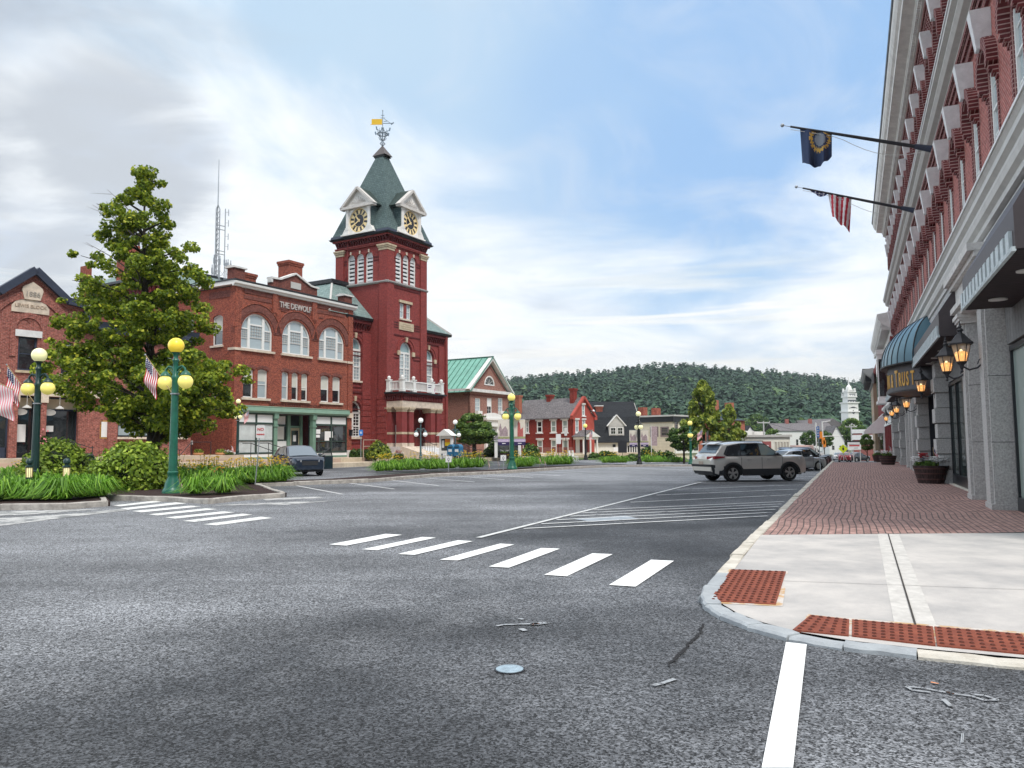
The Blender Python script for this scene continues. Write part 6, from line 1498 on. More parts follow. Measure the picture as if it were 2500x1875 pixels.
def build_black():
 o=at(*z6(250,1270),112);F=Frame((o[0],o[1]),84);z0=-.5
 e=empty('black_roofed_house',F.w(0,0,z0),F.rz,'low cream house with steep black shingled roof and small grey dormer','house')
 f=lambda x,y,b=0:(lambda r:(r[0],r[1]-z0))(F.front(*z6(x,y),b))
 W=f(800,1070)[0];ze=f(400,1078)[1];zm=ze+3.7;zr=zm+2.4;D=8
 wall('front_wall',[(-.6,0),(W,0),(W,ze),(-.6,ze)],[arch(f(640,1120)[0],f(800,1120)[0],.3,f(640,1112)[1]),arch(f(470,1105)[0],f(508,1105)[0],f(470,1140)[1],f(470,1105)[1])],M['cream_white'],e,0,.15);MB().box(-.5,W-.1,.16,.3,0,ze).build('inner_wall',M['black_trim'],e)
 window(e,f(640,1120)[0],f(800,1120)[0],.3,f(640,1112)[1],y=.02,f=.12,fm='trim_lt',glass='glass_shop',cols=5,meet=0,mull=.16)
 MB().prism_x([(-.45,ze-.1),(-.45,ze+.05),(1.3,zm),(D/2,zr),(D-1.3,zm),(D+.45,ze),(D+.4,ze-.1),(D/2,ze-.05)],-.2,W+.2).build('roof',M['shingle_black'],e)
 b=MB();b.prism_x([(0,ze),(1.5,zm-.15),(D/2,zr-.2),(D-1.5,zm),(D,ze)],W+.2,W+.35);b.build('gable_boards',M['trim_gray'],e)
 MB().box(-2.6,-.3,1.2,7,0,ze+1.5).build('side_wing',M['trim_lt'],e);MB().prism_x([(.8,ze+1.5),(4,ze+3.5),(7.3,ze+1.5)],-2.8,-.2).build('wing_roof',M['shingle_black'],e)
 c0,c1=f(425,900)[0],f(605,900)[0];dzt,dzb=f(425,885)[1],f(425,1000)[1]
 dm=MB();dm.box(c0,c1,-.1,2.5,dzb,dzt);dm.prism([(c0-.25,dzt),(c1+.25,dzt),((c0+c1)/2,dzt+1.5)],-.15,3);dm.build('dormer',M['trim_gray'],e)
 b=MB();cx=(c0+c1)/2
 for s_ in (-1,1):b.beam((cx+s_*((c1-c0)/2+.3),-.2,dzt-.02),(cx,-.2,dzt+1.6),.3,.12)
 b.build('dormer_trim',M['white'],e)
 for s_ in (-1,1):window(e,cx+s_*.52-.42,cx+s_*.52+.42,dzb+.15,dzt-.2,y=-.2,f=.09,glass='glass_dark',cols=2)
 chimney(e,f(350,700)[0],2.6,ze+2,f(350,640)[1],.95,.8,M['brick_dw'],M['trim_lt'])
 MB().box(f(455,1160)[0],f(550,1160)[0],-1.5,-1.42,f(455,1200)[1],f(455,1140)[1]).build('board_sign',M['paper'],e)
build_black()
def build_yellow():
 o=at(*z6(1205,1290),118);F=Frame((o[0],o[1]),42);z0=-1.0
 e=empty('cream_corner_shop',F.w(0,0,z0),F.rz,'cream two storey corner shop with flat dark cornice','building')
 f=lambda x,y,b=0:(lambda r:(r[0],r[1]-z0))(F.front(*z6(x,y),b))
 zt=f(1205,760)[1];W=7.5;D=12
 def sd(x,y):
  d=ray(*z6(x,y));k=((F.o-CAM).dot(F.s))/d.dot(F.s);p=CAM+d*k;return ((p-F.o).dot(F.n),p[2]-z0)
 MB().box(0,W,.0,D,0,zt-.3).build('front_wall',M['cream'],e)
 b=MB();b.box(-.25,W+.25,-.25,D,zt-.95,zt-.1);b.build('cornice',M['black_trim'],e);MB().box(-.5,W+.5,-.5,D,zt-.12,zt+.12).build('cornice_cap',M['trim_gray'],e)
 with placed(e,left_side(0,0,D)):
  ws=[]
  for x0,x1 in ((935,1005),(1060,1130)):
   b0,t=sd((x0+x1)/2,893);_,zb=sd((x0+x1)/2,1015);ws.append((D-b0-.75,D-b0+.75,zb,t))
  wall('side_wall',[(0,0),(D,0),(D,zt-.9),(0,zt-.9)],[arch(*w)for w in ws],M['cream'],e,-.02,.1)
  for w in ws:window(e,*w,y=-.06,f=.2,fm='taupe',glass='glass_dark',rows=3)
  b=MB();
  for j in range(9):b.box(0,D,-.035,-.01,1.0+j*.45,1.02+j*.45)
  b.build('clapboard_lines',mat('cream_line',(.52,.46,.36),.8),e)
 for x in (.4,3.2,6.0):window(e,x,x+1.0,4.4,6.3,y=-.06,f=.15,fm='taupe',glass='glass_dark')
 fr_=MB();fr_.box(.2,W-.2,-.25,.0,.9,3.6);fr_.build('shopfront',M['white'],e)
 for i in range(4):MB().box(.5+i*1.75,1.9+i*1.75,-.28,-.24,1.3,3.0).build('pane',M['glass_shop'],e)
 for x in (1.0,5.0):chimney(e,x,6,zt-.3,zt+1.5,1.2,1.0,M['brick_dw'],flare=False)
M['taupe']=mat('taupe',(.24,.19,.19),.6)
build_yellow()
def small_house(name,px0,px1,pye,pyr,Y,zb,m,rm,label,cat='house',D=8,wins=2,yaw=90,gable_px=None,ridge='x',chim=0):
 o=at(px0,1090,Y);F=Frame((o[0],o[1]),yaw);e=empty(name,F.w(0,0,zb),F.rz,label,cat)
 W=F.front(px1,1090)[0];ze=F.front(px0,pye)[1]-zb;zr=F.front((px0+px1)/2,pyr)[1]-zb
 ws=[(W*(i+.5)/wins-.45,W*(i+.5)/wins+.45,ze*.30,ze*.62)for i in range(wins)]
 out=[(0,0),(W,0),(W,ze),(0,ze)]if ridge=='x' else [(0,0),(W,0),(W,ze),(W/2,zr),(0,ze)]
 wall('front_wall',out,[arch(*w)for w in ws],m,e,0,.15);MB().box(.05,W-.05,.16,D,0,ze-.05).build('body',m,e)
 for w in ws:window(e,*w,y=.02,f=.08,glass='glass_dark')
 ridge_roof(e,0,W,0,D,ze,zr,rm,.3,.15,along='x' if ridge=='x' else 'y')
 for k in range(chim):chimney(e,W*(.3+.4*k),D/2,zr-.5,zr+1.6,1.1,.9,M['brick_far'],flare=False)
 return e
small_house('white_house',1895,2040,1052,1033,260,-2.3,M['white'],M['shingle_gray'],'long white house with grey roof far behind the traffic signals',wins=7,chim=2,D=12)
small_house('white_gabled_house',2025,2062,1075,1040,230,-2.3,M['white'],M['shingle_gray'],'white gabled house at the right end of the long white house',wins=2,D=7,ridge='y',yaw=90)
small_house('white_gable_end',1822,1842,1056,1040,200,-2.2,M['white'],M['shingle_black'],'small white gable end rising above the low striped diner',wins=1,D=14,ridge='y',yaw=62)
small_house('gray_roofed_house',1990,2006,1030,1013,420,-2.3,M['trim_gray'],M['shingle_gray'],'small grey roofed house among the trees at the foot of the hill',wins=1,D=14,ridge='y',yaw=62)
def build_orange():
 o=at(*z7(485,770),150);F=Frame((o[0],o[1]),64);z0=-1.9
 e=empty('orange_brick_building',F.w(-9,0,z0),F.rz,'orange brick building half hidden by trees with two tall chimneys','building')
 W=9+F.front(*z7(612,600))[0];zt=F.front(*z7(560,560))[1]-z0;D=12
 ws=[(x,x+.8,zt-4.6,zt-1.5)for x in [W-1.7-2.0*k for k in range(5)]]
 wall('front_wall',[(0,0),(W,0),(W,zt),(0,zt)],[arch(*w,'seg',.3)for w in ws],M['brick_orange'],e,0,.2);MB().box(.1,W-.05,.22,D,0,zt-.1).build('body',M['brick_orange'],e)
 for w in ws:window(e,*w,'seg',.3,y=.08,f=.08,fm='brick_wine',glass='glass_dark')
 MB().hexa([(-.5,-.5,zt),(W+.5,-.5,zt),(W+.5,D,zt),(-.5,D,zt)],[(-.2,4,zt+1.0),(W-3,4,zt+1.0),(W-3,D-3,zt+1.0),(-.2,D-3,zt+1.0)]).build('roof',M['black_trim'],e)
 for x,ztop in ((F.front(*z7(295,400))[0]+9,F.front(*z7(295,342))[1]),(F.front(*z7(460,400))[0]+9,F.front(*z7(460,368))[1])):chimney(e,x,.4,2,ztop-z0,1.3,1.2,M['brick_orange'],flare=False)
build_orange()
def build_diner():
 o=at(*z7(618,870),105);F=Frame((o[0],o[1]),82);z0=-1.65
 e=empty('low_diner',F.w(0,0,z0),F.rz,'low cream and dusty red diner with flat grey roof edge','building')
 f=lambda x,y:(lambda r:(r[0],r[1]-z0))(F.front(*z7(x,y)))
 W=f(1100,760)[0];zt=f(900,738)[1];D=9
 MB().box(0,W,0,D,0,zt).build('front_wall',M['cream_white'],e);MB().box(-.2,W+.2,-.25,D,zt,zt+.3).build('roof_edge',M['trim_gray'],e)
 P=mat('diner_red',(.33,.10,.10),.8);b=MB();a0=f(800,800)[0];a1=f(895,800)[0];b.box(.1,a0-.6,-.03,0,0,zt-1.2);b.box(a0,a1,-.04,0,.0,zt-.6);q0=f(925,800)[0]
 b.box(q0,W-.2,-.03,0,0,1.25);b.build('red_panels',P,e)
 s=MB().box(a0+.35,a1-.4,-.08,-.04,.8,zt-1.1).build('diner_sign',M['paper'],e);MB().box(a0+.7,a1-.8,-.10,-.08,1.5,1.75).build('sign_lettering',M['sign_red'],s)
 for i in range(5):x=q0+.05+i*(W-q0-.2)/5;window(e,x+.08,x+(W-q0-.2)/5-.06,1.35,zt-.6,y=-.08,f=.07,fm='cream_white',glass='glass_tan',meet=0)
 b=MB();b.box(f(655,705)[0],f(655,705)[0]+2.2,3,5,zt,zt+.9);b.box(f(800,705)[0],f(800,705)[0]+1.6,3,5,zt,zt+.8);b.build('roof_units',M['trim_lt'],e)
M['glass_tan']=glassmat('glass_tan',(.34,.28,.24),.3,.4)
build_diner()
def build_church():
 o=at(2062,1050,330);F=Frame((o[0],o[1]),78);z0=-2.3;s=330/1880/1.0
 e=empty('church',F.w(0,0,z0),F.rz,'white wooden church with tall tiered steeple in front of the wooded hill','church')
 f=lambda x,y:(lambda r:(r[0],r[1]-z0))(F.front(2040+x/6.64,900+y/6.64))
 cx=(f(140,700)[0]+f(318,700)[0])/2
 tiers=[(140,318,800,690),(137,312,690,545),(150,285,545,448),(155,270,448,368),(180,250,368,340)]
 t=MB();hws=[]
 for i,(a,b_,yb,yt)in enumerate(tiers):
  hw=(f(b_,yb)[0]-f(a,yb)[0])/2*.94;z_b=f(a,yb)[1];z_t=f(a,yt)[1];hws.append((hw,z_b,z_t))
  if i==0:z_b=0
  t.box(cx-hw,cx+hw,-hw,hw,z_b,z_t);t.box(cx-hw-.4,cx+hw+.4,-hw-.4,hw+.4,z_t-.5,z_t)
  if i in (2,3):
   for sx in (-1,1):
    for sy in (-1,1):t.box(cx+sx*hw-.3,cx+sx*hw+.3,sy*hw-.3,sy*hw+.3,z_t,z_t+1.3)
 zt=hws[-1][2];t.lathe([(1.3,0),(1.0,1.2),(.3,2.2),(.12,5.5)],(cx,0,zt),12);t=t.build('steeple',M['white'],e)
 b=MB();h=hws[2]
 for k in (-1,0,1):b.prism(arch(cx+k*h[0]*.6-.8,cx+k*h[0]*.6+.8,h[1]+1.0,h[2]-2.2,'round'),-h[0]-.05,-h[0]+.2)
 h=hws[3]
 for k in (-1,0,1):b.prism(arch(cx+k*h[0]*.6-.5,cx+k*h[0]*.6+.5,h[1]+.8,h[2]-1.5,'round'),-h[0]-.05,-h[0]+.2)
 b.build('belfry_openings',M['shade_gray'],t)
 h=hws[1];b=MB();b.prism(arch(cx-1.8,cx+1.8,h[1]+1.4,h[2]-2.0,'seg',.9),-h[0]-.05,-h[0]+.2);h=hws[0];b.prism([(cx-.9,(f(0,708)[1])),(cx,f(0,708)[1]-.9),(cx+.9,f(0,708)[1]),(cx,f(0,708)[1]+.9)],-h[0]-.06,-h[0]+.1);b.build('steeple_windows',M['shade_dark'],t)
 MB().box(cx-14,cx-1,2,34,0,7.5).build('nave_wall',M['white'],e);MB().prism([(cx-19,7.2),(cx+4,7.2),(cx-7.5,13.6)],1,36).build('nave_roof',M['shingle_gray'],e)
M['shade_gray']=mat('shade_gray',(.14,.15,.17),.7);M['shade_dark']=mat('shade_dark',(.06,.065,.08),.6)
build_church()
def rb(t_far,name,label,cat='building',n=-3.05,z=0):
 return empty(name,RF.w(t_far,n,z),-(math.pi/2+rad(RF.yaw)),label,cat)
def build_r2():
 t1=86.0;L_=t1-63.6;e=rb(t1,'red_white_building','red building with white shopfront, white bay window and bracketed grey cornice')
 zt=10.9;z0=-.6;Xt=lambda t:t1-t
 ws=[(Xt(t)-.5,Xt(t)+.5,5.6,7.6)for t in (66,68.5,79,81.5,84)]+[(Xt(t)-.45,Xt(t)+.45,8.4,9.6)for t in (66,68.5,71,73.5,76,79,81.5,84)]
 wall('front_wall',[(0,z0),(L_,z0),(L_,zt),(0,zt)],[arch(*w)for w in ws],M['brick_rr'],e,0,.2);MB().box(0,L_,.25,10,z0,zt).build('body',M['brick_rr'],e)
 for w in ws:window(e,*w,y=.0,f=.12,glass='glass_dark')
 b=MB();b.prism_x([(0,zt-1.6),(-.15,zt-1.5),(-.15,zt-.9),(-.75,zt-.5),(-.95,zt-.1),(-1.0,zt+.2),(0,zt+.35)],0,L_);b.build('cornice',M['trim_lt'],e)
 b=MB();n=46
 for i in range(n):x=L_*(i+.5)/n;b.box(x-.12,x+.12,-.72,-.15,zt-1.0,zt-.62)
 b.build('cornice_brackets',M['trim_gray'],e)
 b=MB();x=Xt(72.5);b.box(x-1.5,x+1.5,-.9,0,4.9,9.0);b.box(x-1.6,x+1.6,-1.0,0,8.8,9.2);b.box(x-1.6,x+1.6,-1.0,0,4.7,4.95)
 bw=b.build('bay_window',M['white'],e);MB().box(x-1.2,x+1.2,-.93,-.88,5.3,8.4).build('pane',M['glass_dark'],bw);MB().box(x+1.49,x+1.53,-.8,-.2,5.3,8.4).build('pane',M['glass_dark'],bw)
 for x in (0.2,L_-.25,L_*.5):MB().box(x-.25,x+.25,-.18,0,4.6,zt-1.5).build('brick_pier',M['brick_wine'],e)
 w=MB();w.prism_x([(0,2.9),(-.28,2.9),(-.28,3.1),(-.2,3.12),(-.2,4.25),(-.42,4.4),(-.42,4.6),(0,4.75)],Xt(80),L_);w.build('white_fascia',M['white'],e)
 for t in (66.5,69,74,76.5):window(e,Xt(t)-.55,Xt(t)+.55,3.3,4.15,y=-.26,f=.07,glass='glass_sky',meet=0)
 for t in (64.0,67.4,70.6,73.5,76.4,79.6):MB().box(Xt(t)-.17,Xt(t)+.17,-.25,.0,z0,2.95).build('red_post',M['brick_wine'],e)
 for t in (65.7,69.0,72.0,75.0,78.0):
  f=MB();ring(f,arch(Xt(t)-1.3,Xt(t)+1.3,.45,2.85),arch(Xt(t)-1.05,Xt(t)+1.05,.7,2.65),-.12,.05);f=f.build('shop_window',M['white'],e);MB().box(Xt(t)-1.1,Xt(t)+1.1,-.03,0,.6,2.7).build('pane',M['glass_shop'],f)
  MB().box(Xt(t)-1.3,Xt(t)+1.3,-.1,0,z0,.5).build('red_panel',M['brick_wine'],e)
 return e
M['brick_rr']=mat('brick_rr',(.36,.085,.075),.8,noise=.2,nscale=2)
build_r2()
def build_r3():
 t1=104.0;L_=18;e=rb(t1,'wine_red_building','wine red building with arched windows and white sloping awning',z=-.6)
 wall('front_wall',[(0,0),(L_,0),(L_,10.6),(0,10.6)],[arch(x,x+.8,5,8.2,'round')for x in (2,4.5,7,9.5,12,14.5)],M['brick_wine'],e,0,.2);MB().box(0,L_,.25,10,0,10.6).build('body',M['brick_wine'],e)
 for x in (2,4.5,7,9.5,12,14.5):window(e,x,x+.8,5,8.2,'round',y=.08,f=.07,fm='brick_wine',glass='glass_dark',sill=True,sillm='white')
 MB().prism_x([(0,10.2),(-.3,10.3),(-.4,10.6),(0,10.7)],0,L_).build('cornice',M['brick_wine'],e)
 a=MB();a.add([(1,-1.9,3.2),(L_-.2,-1.9,3.2),(L_-.2,0,5.0),(1,0,5.0),(1,-1.9,2.9),(L_-.2,-1.9,2.9)],[(0,1,2,3),(4,5,1,0)]);a.add([(L_-.2,-1.9,3.2),(L_-.2,0,5.0),(L_-.2,0,3.0),(L_-.2,-1.9,2.9)],[(0,1,2,3)]);a.build('white_awning',M['white'],e)
 MB().box(0,L_,-.15,0,0,3).build('shopfront',M['trim_lt'],e)
 for i in range(5):MB().box(1+i*3.3,3.6+i*3.3,-.2,-.14,.6,2.7).build('pane',M['glass_shop'],e)
build_r3()
def build_r4():
 t1=122.0;L_=17.8;e=rb(t1,'tan_building','tan building with deep dark bracketed cornice and quoins',z=-1.0,n=-2.7)
 wall('front_wall',[(0,0),(L_,0),(L_,10.8),(0,10.8)],[arch(x,x+.9,z,z+2.2)for x in (2,5,8,11,14)for z in (4,7.2)],M['tan_wall'],e,0,.2);MB().box(0,L_,.25,10,0,10.8).build('body',M['tan_wall'],e)
 for x in (2,5,8,11,14):
  for z in (4,7.2):window(e,x,x+.9,z,z+2.2,y=.0,f=.1,fm='trim_gray',glass='glass_dark')
 MB().prism_x([(0,9.6),(-.2,9.7),(-.25,10.2),(-1.1,10.9),(-1.2,11.3),(.0,11.5)],-.3,L_+.8).build('cornice',M['cornice_gray'],e)
 b=MB()
 for i in range(18):x=L_*(i+.5)/18;b.box(x-.15,x+.15,-.9,0,9.9,10.75)
 b.build('cornice_brackets',M['black_trim'],e);MB().box(-.2,L_+.7,-1.25,1,11.3,11.42).build('cornice_cap',M['black_trim'],e)
 MB().box(L_-.02,L_+.25,-.12,2,0,9.7).build('corner_quoins',M['tan_dk'],e)
M['tan_wall']=mat('tan_wall',(.40,.30,.21),.8,noise=.1,nscale=2);M['tan_dk']=mat('tan_dk',(.30,.22,.15),.8);M['cornice_gray']=mat('cornice_gray',(.22,.23,.23),.6)
build_r4()
e=rb(168,'low_brick_building','small low brick building with white parapet beyond the tan building',z=-2.2,n=-.2)
MB().box(0,14,0,8,0,5.2).build('front_wall',M['brick_far'],e);MB().box(-.1,14.1,-.2,8,4.0,4.9).build('white_band',M['white'],e);MB().box(-.1,14.1,-.25,8,5.2,5.9).build('parapet',M['white'],e)
for i in range(3):MB().box(2+i*4,4+i*4,-.1,0,1,3).build('shop_window',M['glass_shop'],e)
# foliage
RNG=np.random.default_rng(11)
def leafquads(C,Nrm,size,aspect=1.6,tilt=.8,rng=RNG,shape='rhomb'):
 """one small leaf-shaped quad per row of C, roughly facing Nrm"""
 n=len(C);d=Nrm+rng.normal(0,tilt,(n,3));d/=np.linalg.norm(d,axis=1)[:,None]+1e-9
 r=rng.normal(0,1,(n,3));u=np.cross(d,r);u/=np.linalg.norm(u,axis=1)[:,None]+1e-9;v=np.cross(d,u)
 s=size*rng.uniform(.65,1.35,(n,1))if np.isscalar(size)else size[:,None]*rng.uniform(.65,1.35,(n,1))
 u=u*s*.5*aspect;v=v*s*.5
 V=np.stack([C-u,C-v+u*.1,C+u,C+v+u*.1],1).reshape(-1,3)
 return V,np.arange(4*n).reshape(n,4)
def blobleaves(cent,rad_,n,size,rng=RNG,shell=.55,flat=1.0,tilt=.7,aspect=1.5):
 """leaves scattered through ellipsoidal clumps: cent (k,3), rad_ (k,) or (k,3)"""
 k=len(cent);idx=rng.integers(0,k,n)if not isinstance(n,np.ndarray)else np.repeat(np.arange(k),n)
 m=len(idx);d=rng.normal(0,1,(m,3));d/=np.linalg.norm(d,axis=1)[:,None];rr=(shell+(1-shell)*rng.uniform(0,1,(m,1))**.6)
 R_=rad_[idx]if rad_.ndim==2 else rad_[idx][:,None]*np.array([1,1,flat])
 C=cent[idx]+d*rr*R_;up=d+np.array([0,0,.35])
 return leafquads(C,up,size,aspect,tilt,rng)
M['leaf_main']=leafmat('leaf_main',(.055,.11,.012),(.31,.40,.035),(.66,.66,.07),.4)
M['leaf_dark']=leafmat('leaf_dark',(.025,.065,.016),(.085,.16,.03),(.18,.27,.05),.3)
M['leaf_bush']=leafmat('leaf_bush',(.11,.19,.022),(.31,.44,.05),(.62,.74,.13),.25,.45)
M['leaf_mid']=leafmat('leaf_mid',(.045,.10,.022),(.13,.22,.04),(.26,.36,.07),.25)
M['blade']=leafmat('blade',(.06,.16,.014),(.20,.42,.04),(.42,.66,.09),.35,.45)
M['petal']=mat('petal',(.90,.62,.03),.6);M['petal_orange']=mat('petal_orange',(.78,.24,.08),.6);M['stem']=mat('stem',(.12,.22,.05),.7)
def main_tree():
 rng=np.random.default_rng(5);Y=30.5;base=at(372,1085,Y);base[2]=.15
 e=empty('street_tree',base,0,'tall cone shaped street tree with layered green branches left of the arched window block','tree')
 S=Y/1880;hor=1089
 def zz(py):return 1.6+(hor-py)*S-.15
 prof=[(405,-.25,.2),(440,-.7,.65),(500,-1.9,1.0),(540,-2.2,1.2),(600,-2.1,1.9),(660,-2.6,2.3),(720,-3.1,2.6),(780,-3.6,2.2),(840,-3.8,2.6),(900,-3.9,3.6),(950,-3.3,4.7),(985,-2.6,4.6),(1010,-2.2,3.0),(1045,-1.2,1.3)]
 ys=[p[0]for p in prof]
 def reach(py,a):
  l=-np.interp(py,ys,[p[1]for p in prof]);r=np.interp(py,ys,[p[2]for p in prof]);c=math.cos(a)
  side=r if c>0 else l;mean=(l+r)/2;return side*abs(c)+mean*(1-abs(c))
 top=zz(402);b=MB();tr=[(0,0,-.3,.36),(0,0,.5,.28),(.05,.02,2.5,.23),(-.1,0,4.5,.17),(-.35,.05,6.5,.12),(-.55,0,8.8,.07),(-.62,0,top-.2,.02)]
 b.tube([t[:3]for t in tr],[t[3]for t in tr],12);
 def trunk(z):return np.array([np.interp(z,[t[2]for t in tr],[t[0]for t in tr]),np.interp(z,[t[2]for t in tr],[t[1]for t in tr]),z])
 cents,rads,cnt=[],[],[]
 bare=MB();lim=MB()
 N_=76
 for i in range(N_):
  f=(i+.5)/N_;py=412+(1035-412)*f**.78;z=zz(py);a=i*2.39996+rng.uniform(-.3,.3);L_=reach(py,a)*rng.uniform(.55,1.12)
  if L_<.25:L_=.25
  p0=trunk(max(1.6,z-L_*.42));tip=np.array([trunk(z)[0]+math.cos(a)*L_,math.sin(a)*L_,z-L_*.02]);mid=(p0+tip)/2+np.array([0,0,L_*.10])
  lim.tube([tuple(p0),tuple(mid),tuple(tip)],[.045+.012*L_,.03,.010],5)
  k=max(2,int(L_*3.6))
  for j in range(k):
   u=.30+.72*(j+rng.uniform(0,1))/k;q=p0*(1-u)**2+mid*2*u*(1-u)+tip*u*u
   w=.42*(1-.45*u)+.22;q=q+rng.normal(0,1,3)*np.array([.26,.26,.20]);r=w*rng.uniform(.38,.95)*(.75+.09*L_)
   cents.append(q);rads.append([r,r,r*.66]);cnt.append(int(560*r*r)+22)
 for z in np.linspace(zz(470),top+.05,9):cents.append(trunk(z)+rng.normal(0,.1,3));rads.append([.32,.32,.30]);cnt.append(90)
 cents,rads=np.array(cents),np.array(rads)
 V,F=blobleaves(cents,rads,(np.array(cnt)*1.35).astype(int),.118,rng,.30,tilt=.8,aspect=1.15)
 raw('crown',V,F,M['leaf_main'],e)
 for px,py in ((210,592),(262,463),(245,562),(226,500),(275,520)):
  t=at(px,py,Y)-np.array([base[0],base[1],.15]);s=trunk(t[2]-1.6)+(t-trunk(t[2]-1.6))*.15
  bare.tube([tuple(s),tuple((s+t)/2+np.array([0,0,.1])),tuple(t)],[.03,.018,.006],5)
  for k in range(4):u=.5+.12*k;q=s*(1-u)+t*u;bare.tube([tuple(q),tuple(q+rng.normal(0,.22,3)+np.array([-.15,0,.05]))],[.009,.003],4)
 b.build('trunk',M['bark'],e,smooth=True);lim.build('limbs',M['bark'],e);bare.build('dead_twigs',M['twig'],e)
main_tree()
def bush(px,py,Y,w,h,label,leaf='leaf_bush',n=9000,size=.085,seed=1,name='round_shrub',cat='shrub',flat=.9,d=None,z=None,group=None):
 rng=np.random.default_rng(seed);c=at(px,py,Y);z=.1 if z is None else z;e=empty(name,(c[0],c[1],z),0,label,cat,group)
 k=70;dd=rng.normal(0,1,(k,3));dd[:,2]=np.abs(dd[:,2])*.9-.08;dd/=np.linalg.norm(dd,axis=1)[:,None]
 R_=np.array([w/2,(d or w)/2,h]);cent=dd*R_*.80*rng.uniform(.9,1.06,(k,1));cent[:,2]=np.maximum(cent[:,2],h*.10)
 rads=np.full((k,3),min(w,h*1.6)*.17)*rng.uniform(.7,1.25,(k,1))
 V,F=blobleaves(cent,rads,n,size,rng,.55,tilt=.6,aspect=1.7);raw('foliage',V,F,M[leaf],e)
 core=MB();core.sphere((0,0,h*.40),1,20,12,sc=(w*.36,(d or w)*.36,h*.42));core.build('branches',M['bush_shade_core'],e,smooth=True)  # solid dark core, coloured as the shaded inside of the shrub
 return e
M['bush_shade_core']=mat('bush_shade_core',(.012,.022,.008),1,noise=.5,nscale=8,bump=1,bscale=12)
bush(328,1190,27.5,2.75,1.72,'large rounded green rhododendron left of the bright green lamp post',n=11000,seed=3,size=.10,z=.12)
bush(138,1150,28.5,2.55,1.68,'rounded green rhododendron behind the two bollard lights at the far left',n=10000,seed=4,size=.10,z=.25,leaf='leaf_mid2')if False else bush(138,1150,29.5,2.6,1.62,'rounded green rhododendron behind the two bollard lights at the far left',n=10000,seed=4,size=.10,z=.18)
def lily_mesh(seed,nb=210,R_=.66,H_=.56,flowers=0,fm='petal'):
 rng=random.Random(seed);b=MB()
 for i in range(nb):
  a=rng.uniform(0,2*math.pi);r0=rng.uniform(0,.22);L_=rng.uniform(.6,1.1);reach=R_*rng.uniform(.35,1.1);h=H_*rng.uniform(.18,1.15)*(1-.25*reach/R_);w=rng.uniform(.012,.020)
  ca,sa=math.cos(a),math.sin(a);tw=rng.uniform(-.3,.3);rows=[]
  for j in range(6):
   u=j/5;rr=r0+reach*u**1.4;z=h*(math.sin(min(1,u*1.18)*math.pi*.62))*(1 if u<.6 else 1-(u-.6)*1.7);ww=w*(1-u**3)+.001
   x,y=rr*math.cos(a+tw*u),rr*math.sin(a+tw*u);rows.append([(x-sa*ww,y+ca*ww,z),(x+sa*ww,y-ca*ww,z+.004)])
  b.grid(rows,0)
 for k in range(flowers):
  a=rng.uniform(0,6.28);r=rng.uniform(.05,.35);z=rng.uniform(.50,.76);x,y=r*math.cos(a),r*math.sin(a);b.tube([(x*.3,y*.3,0),(x*.8,y*.8,z*.6),(x,y,z)],.005,4,1)
  for q in range(6):
   t=q*math.pi/3+rng.uniform(-.1,.1);p=(x+.062*math.cos(t),y+.062*math.sin(t),z+.035);s_=(-math.sin(t)*.02,math.cos(t)*.02)
   m_=((x+p[0])/2,(y+p[1])/2,z+.045);b.add([(x,y,z),(m_[0]+s_[0],m_[1]+s_[1],m_[2]),p,(m_[0]-s_[0],m_[1]-s_[1],m_[2])],[(0,1,2,3)],2)
 return b
LILY=[]
for i in range(3):LILY.append(lily_mesh(20+i).build('tmp',[M['blade'],M['stem'],M['petal']]).data)
for i in range(2):LILY.append(lily_mesh(30+i,190,.58,.54,14).build('tmp',[M['blade'],M['stem'],M['petal']]).data)
LILY.append(lily_mesh(40,130,.55,.48,5).build('tmp',[M['blade'],M['stem'],M['petal_orange']]).data)
for o in [o for o in bpy.data.objects if o.name.startswith('tmp')]:bpy.data.objects.remove(o)
def lily(x,y,z,kind,label,group,sc=1.0,rr=random.Random(77)):
 o=bpy.data.objects.new('daylily',LILY[kind]);link(o);o.location=(x,y,z);o.rotation_euler.z=rr.uniform(0,6.28);s=sc*rr.uniform(.85,1.15);o.scale=(s,s,s*rr.uniform(.9,1.1))
 return tag(o,label,'daylily',group)
def bed(pxs,n,kinds,label,group,z=.16,sc=1.0,jit=.25,seed=1,rows=((0,0),)):
 """rows of clumps between two ground points given as photograph pixels"""
 rr=random.Random(seed);P=[GR(*p)for p in pxs];d=[math.dist(P[i][:2],P[i+1][:2])for i in range(len(P)-1)];tot=sum(d)
 for i in range(n):
  s=tot*(i+.5)/n;k=0
  while k<len(d)-1 and s>d[k]:s-=d[k];k+=1
  p=P[k]+(P[k+1]-P[k])*(s/d[k]);lily(p[0]+rr.uniform(-jit,jit),p[1]+rr.uniform(-jit,jit),gz(p[0],p[1])+z,rr.choice(kinds),label,group,sc)
g1='daylilies in the bed along the left edge of the photo'
l1='arching green daylily clump in the bed at the left edge of the photo'
bed([(-110,1235),(0,1232),(165,1231),(236,1222)],16,[0,1,2],l1,g1,sc=1.08,seed=2)
bed([(-120,1218),(0,1214),(150,1212),(226,1206)],15,[0,1,2],l1,g1,sc=1.12,seed=3)
bed([(-120,1202),(0,1199),(140,1196),(210,1192)],12,[0,1,2,3],l1,g1,sc=1.1,seed=4)
bed([(-120,1188),(60,1185)],5,[0,3,2],l1,g1,sc=1.05,seed=5)
for px,py,nm in ((478,1218,'left'),(545,1215,'right')):
 p=GR(px,py);lily(p[0],p[1],.16,0 if nm=='left' else 1,'%s of two fountain shaped daylily clumps near the mulch bed tip'%nm,None,1.0)
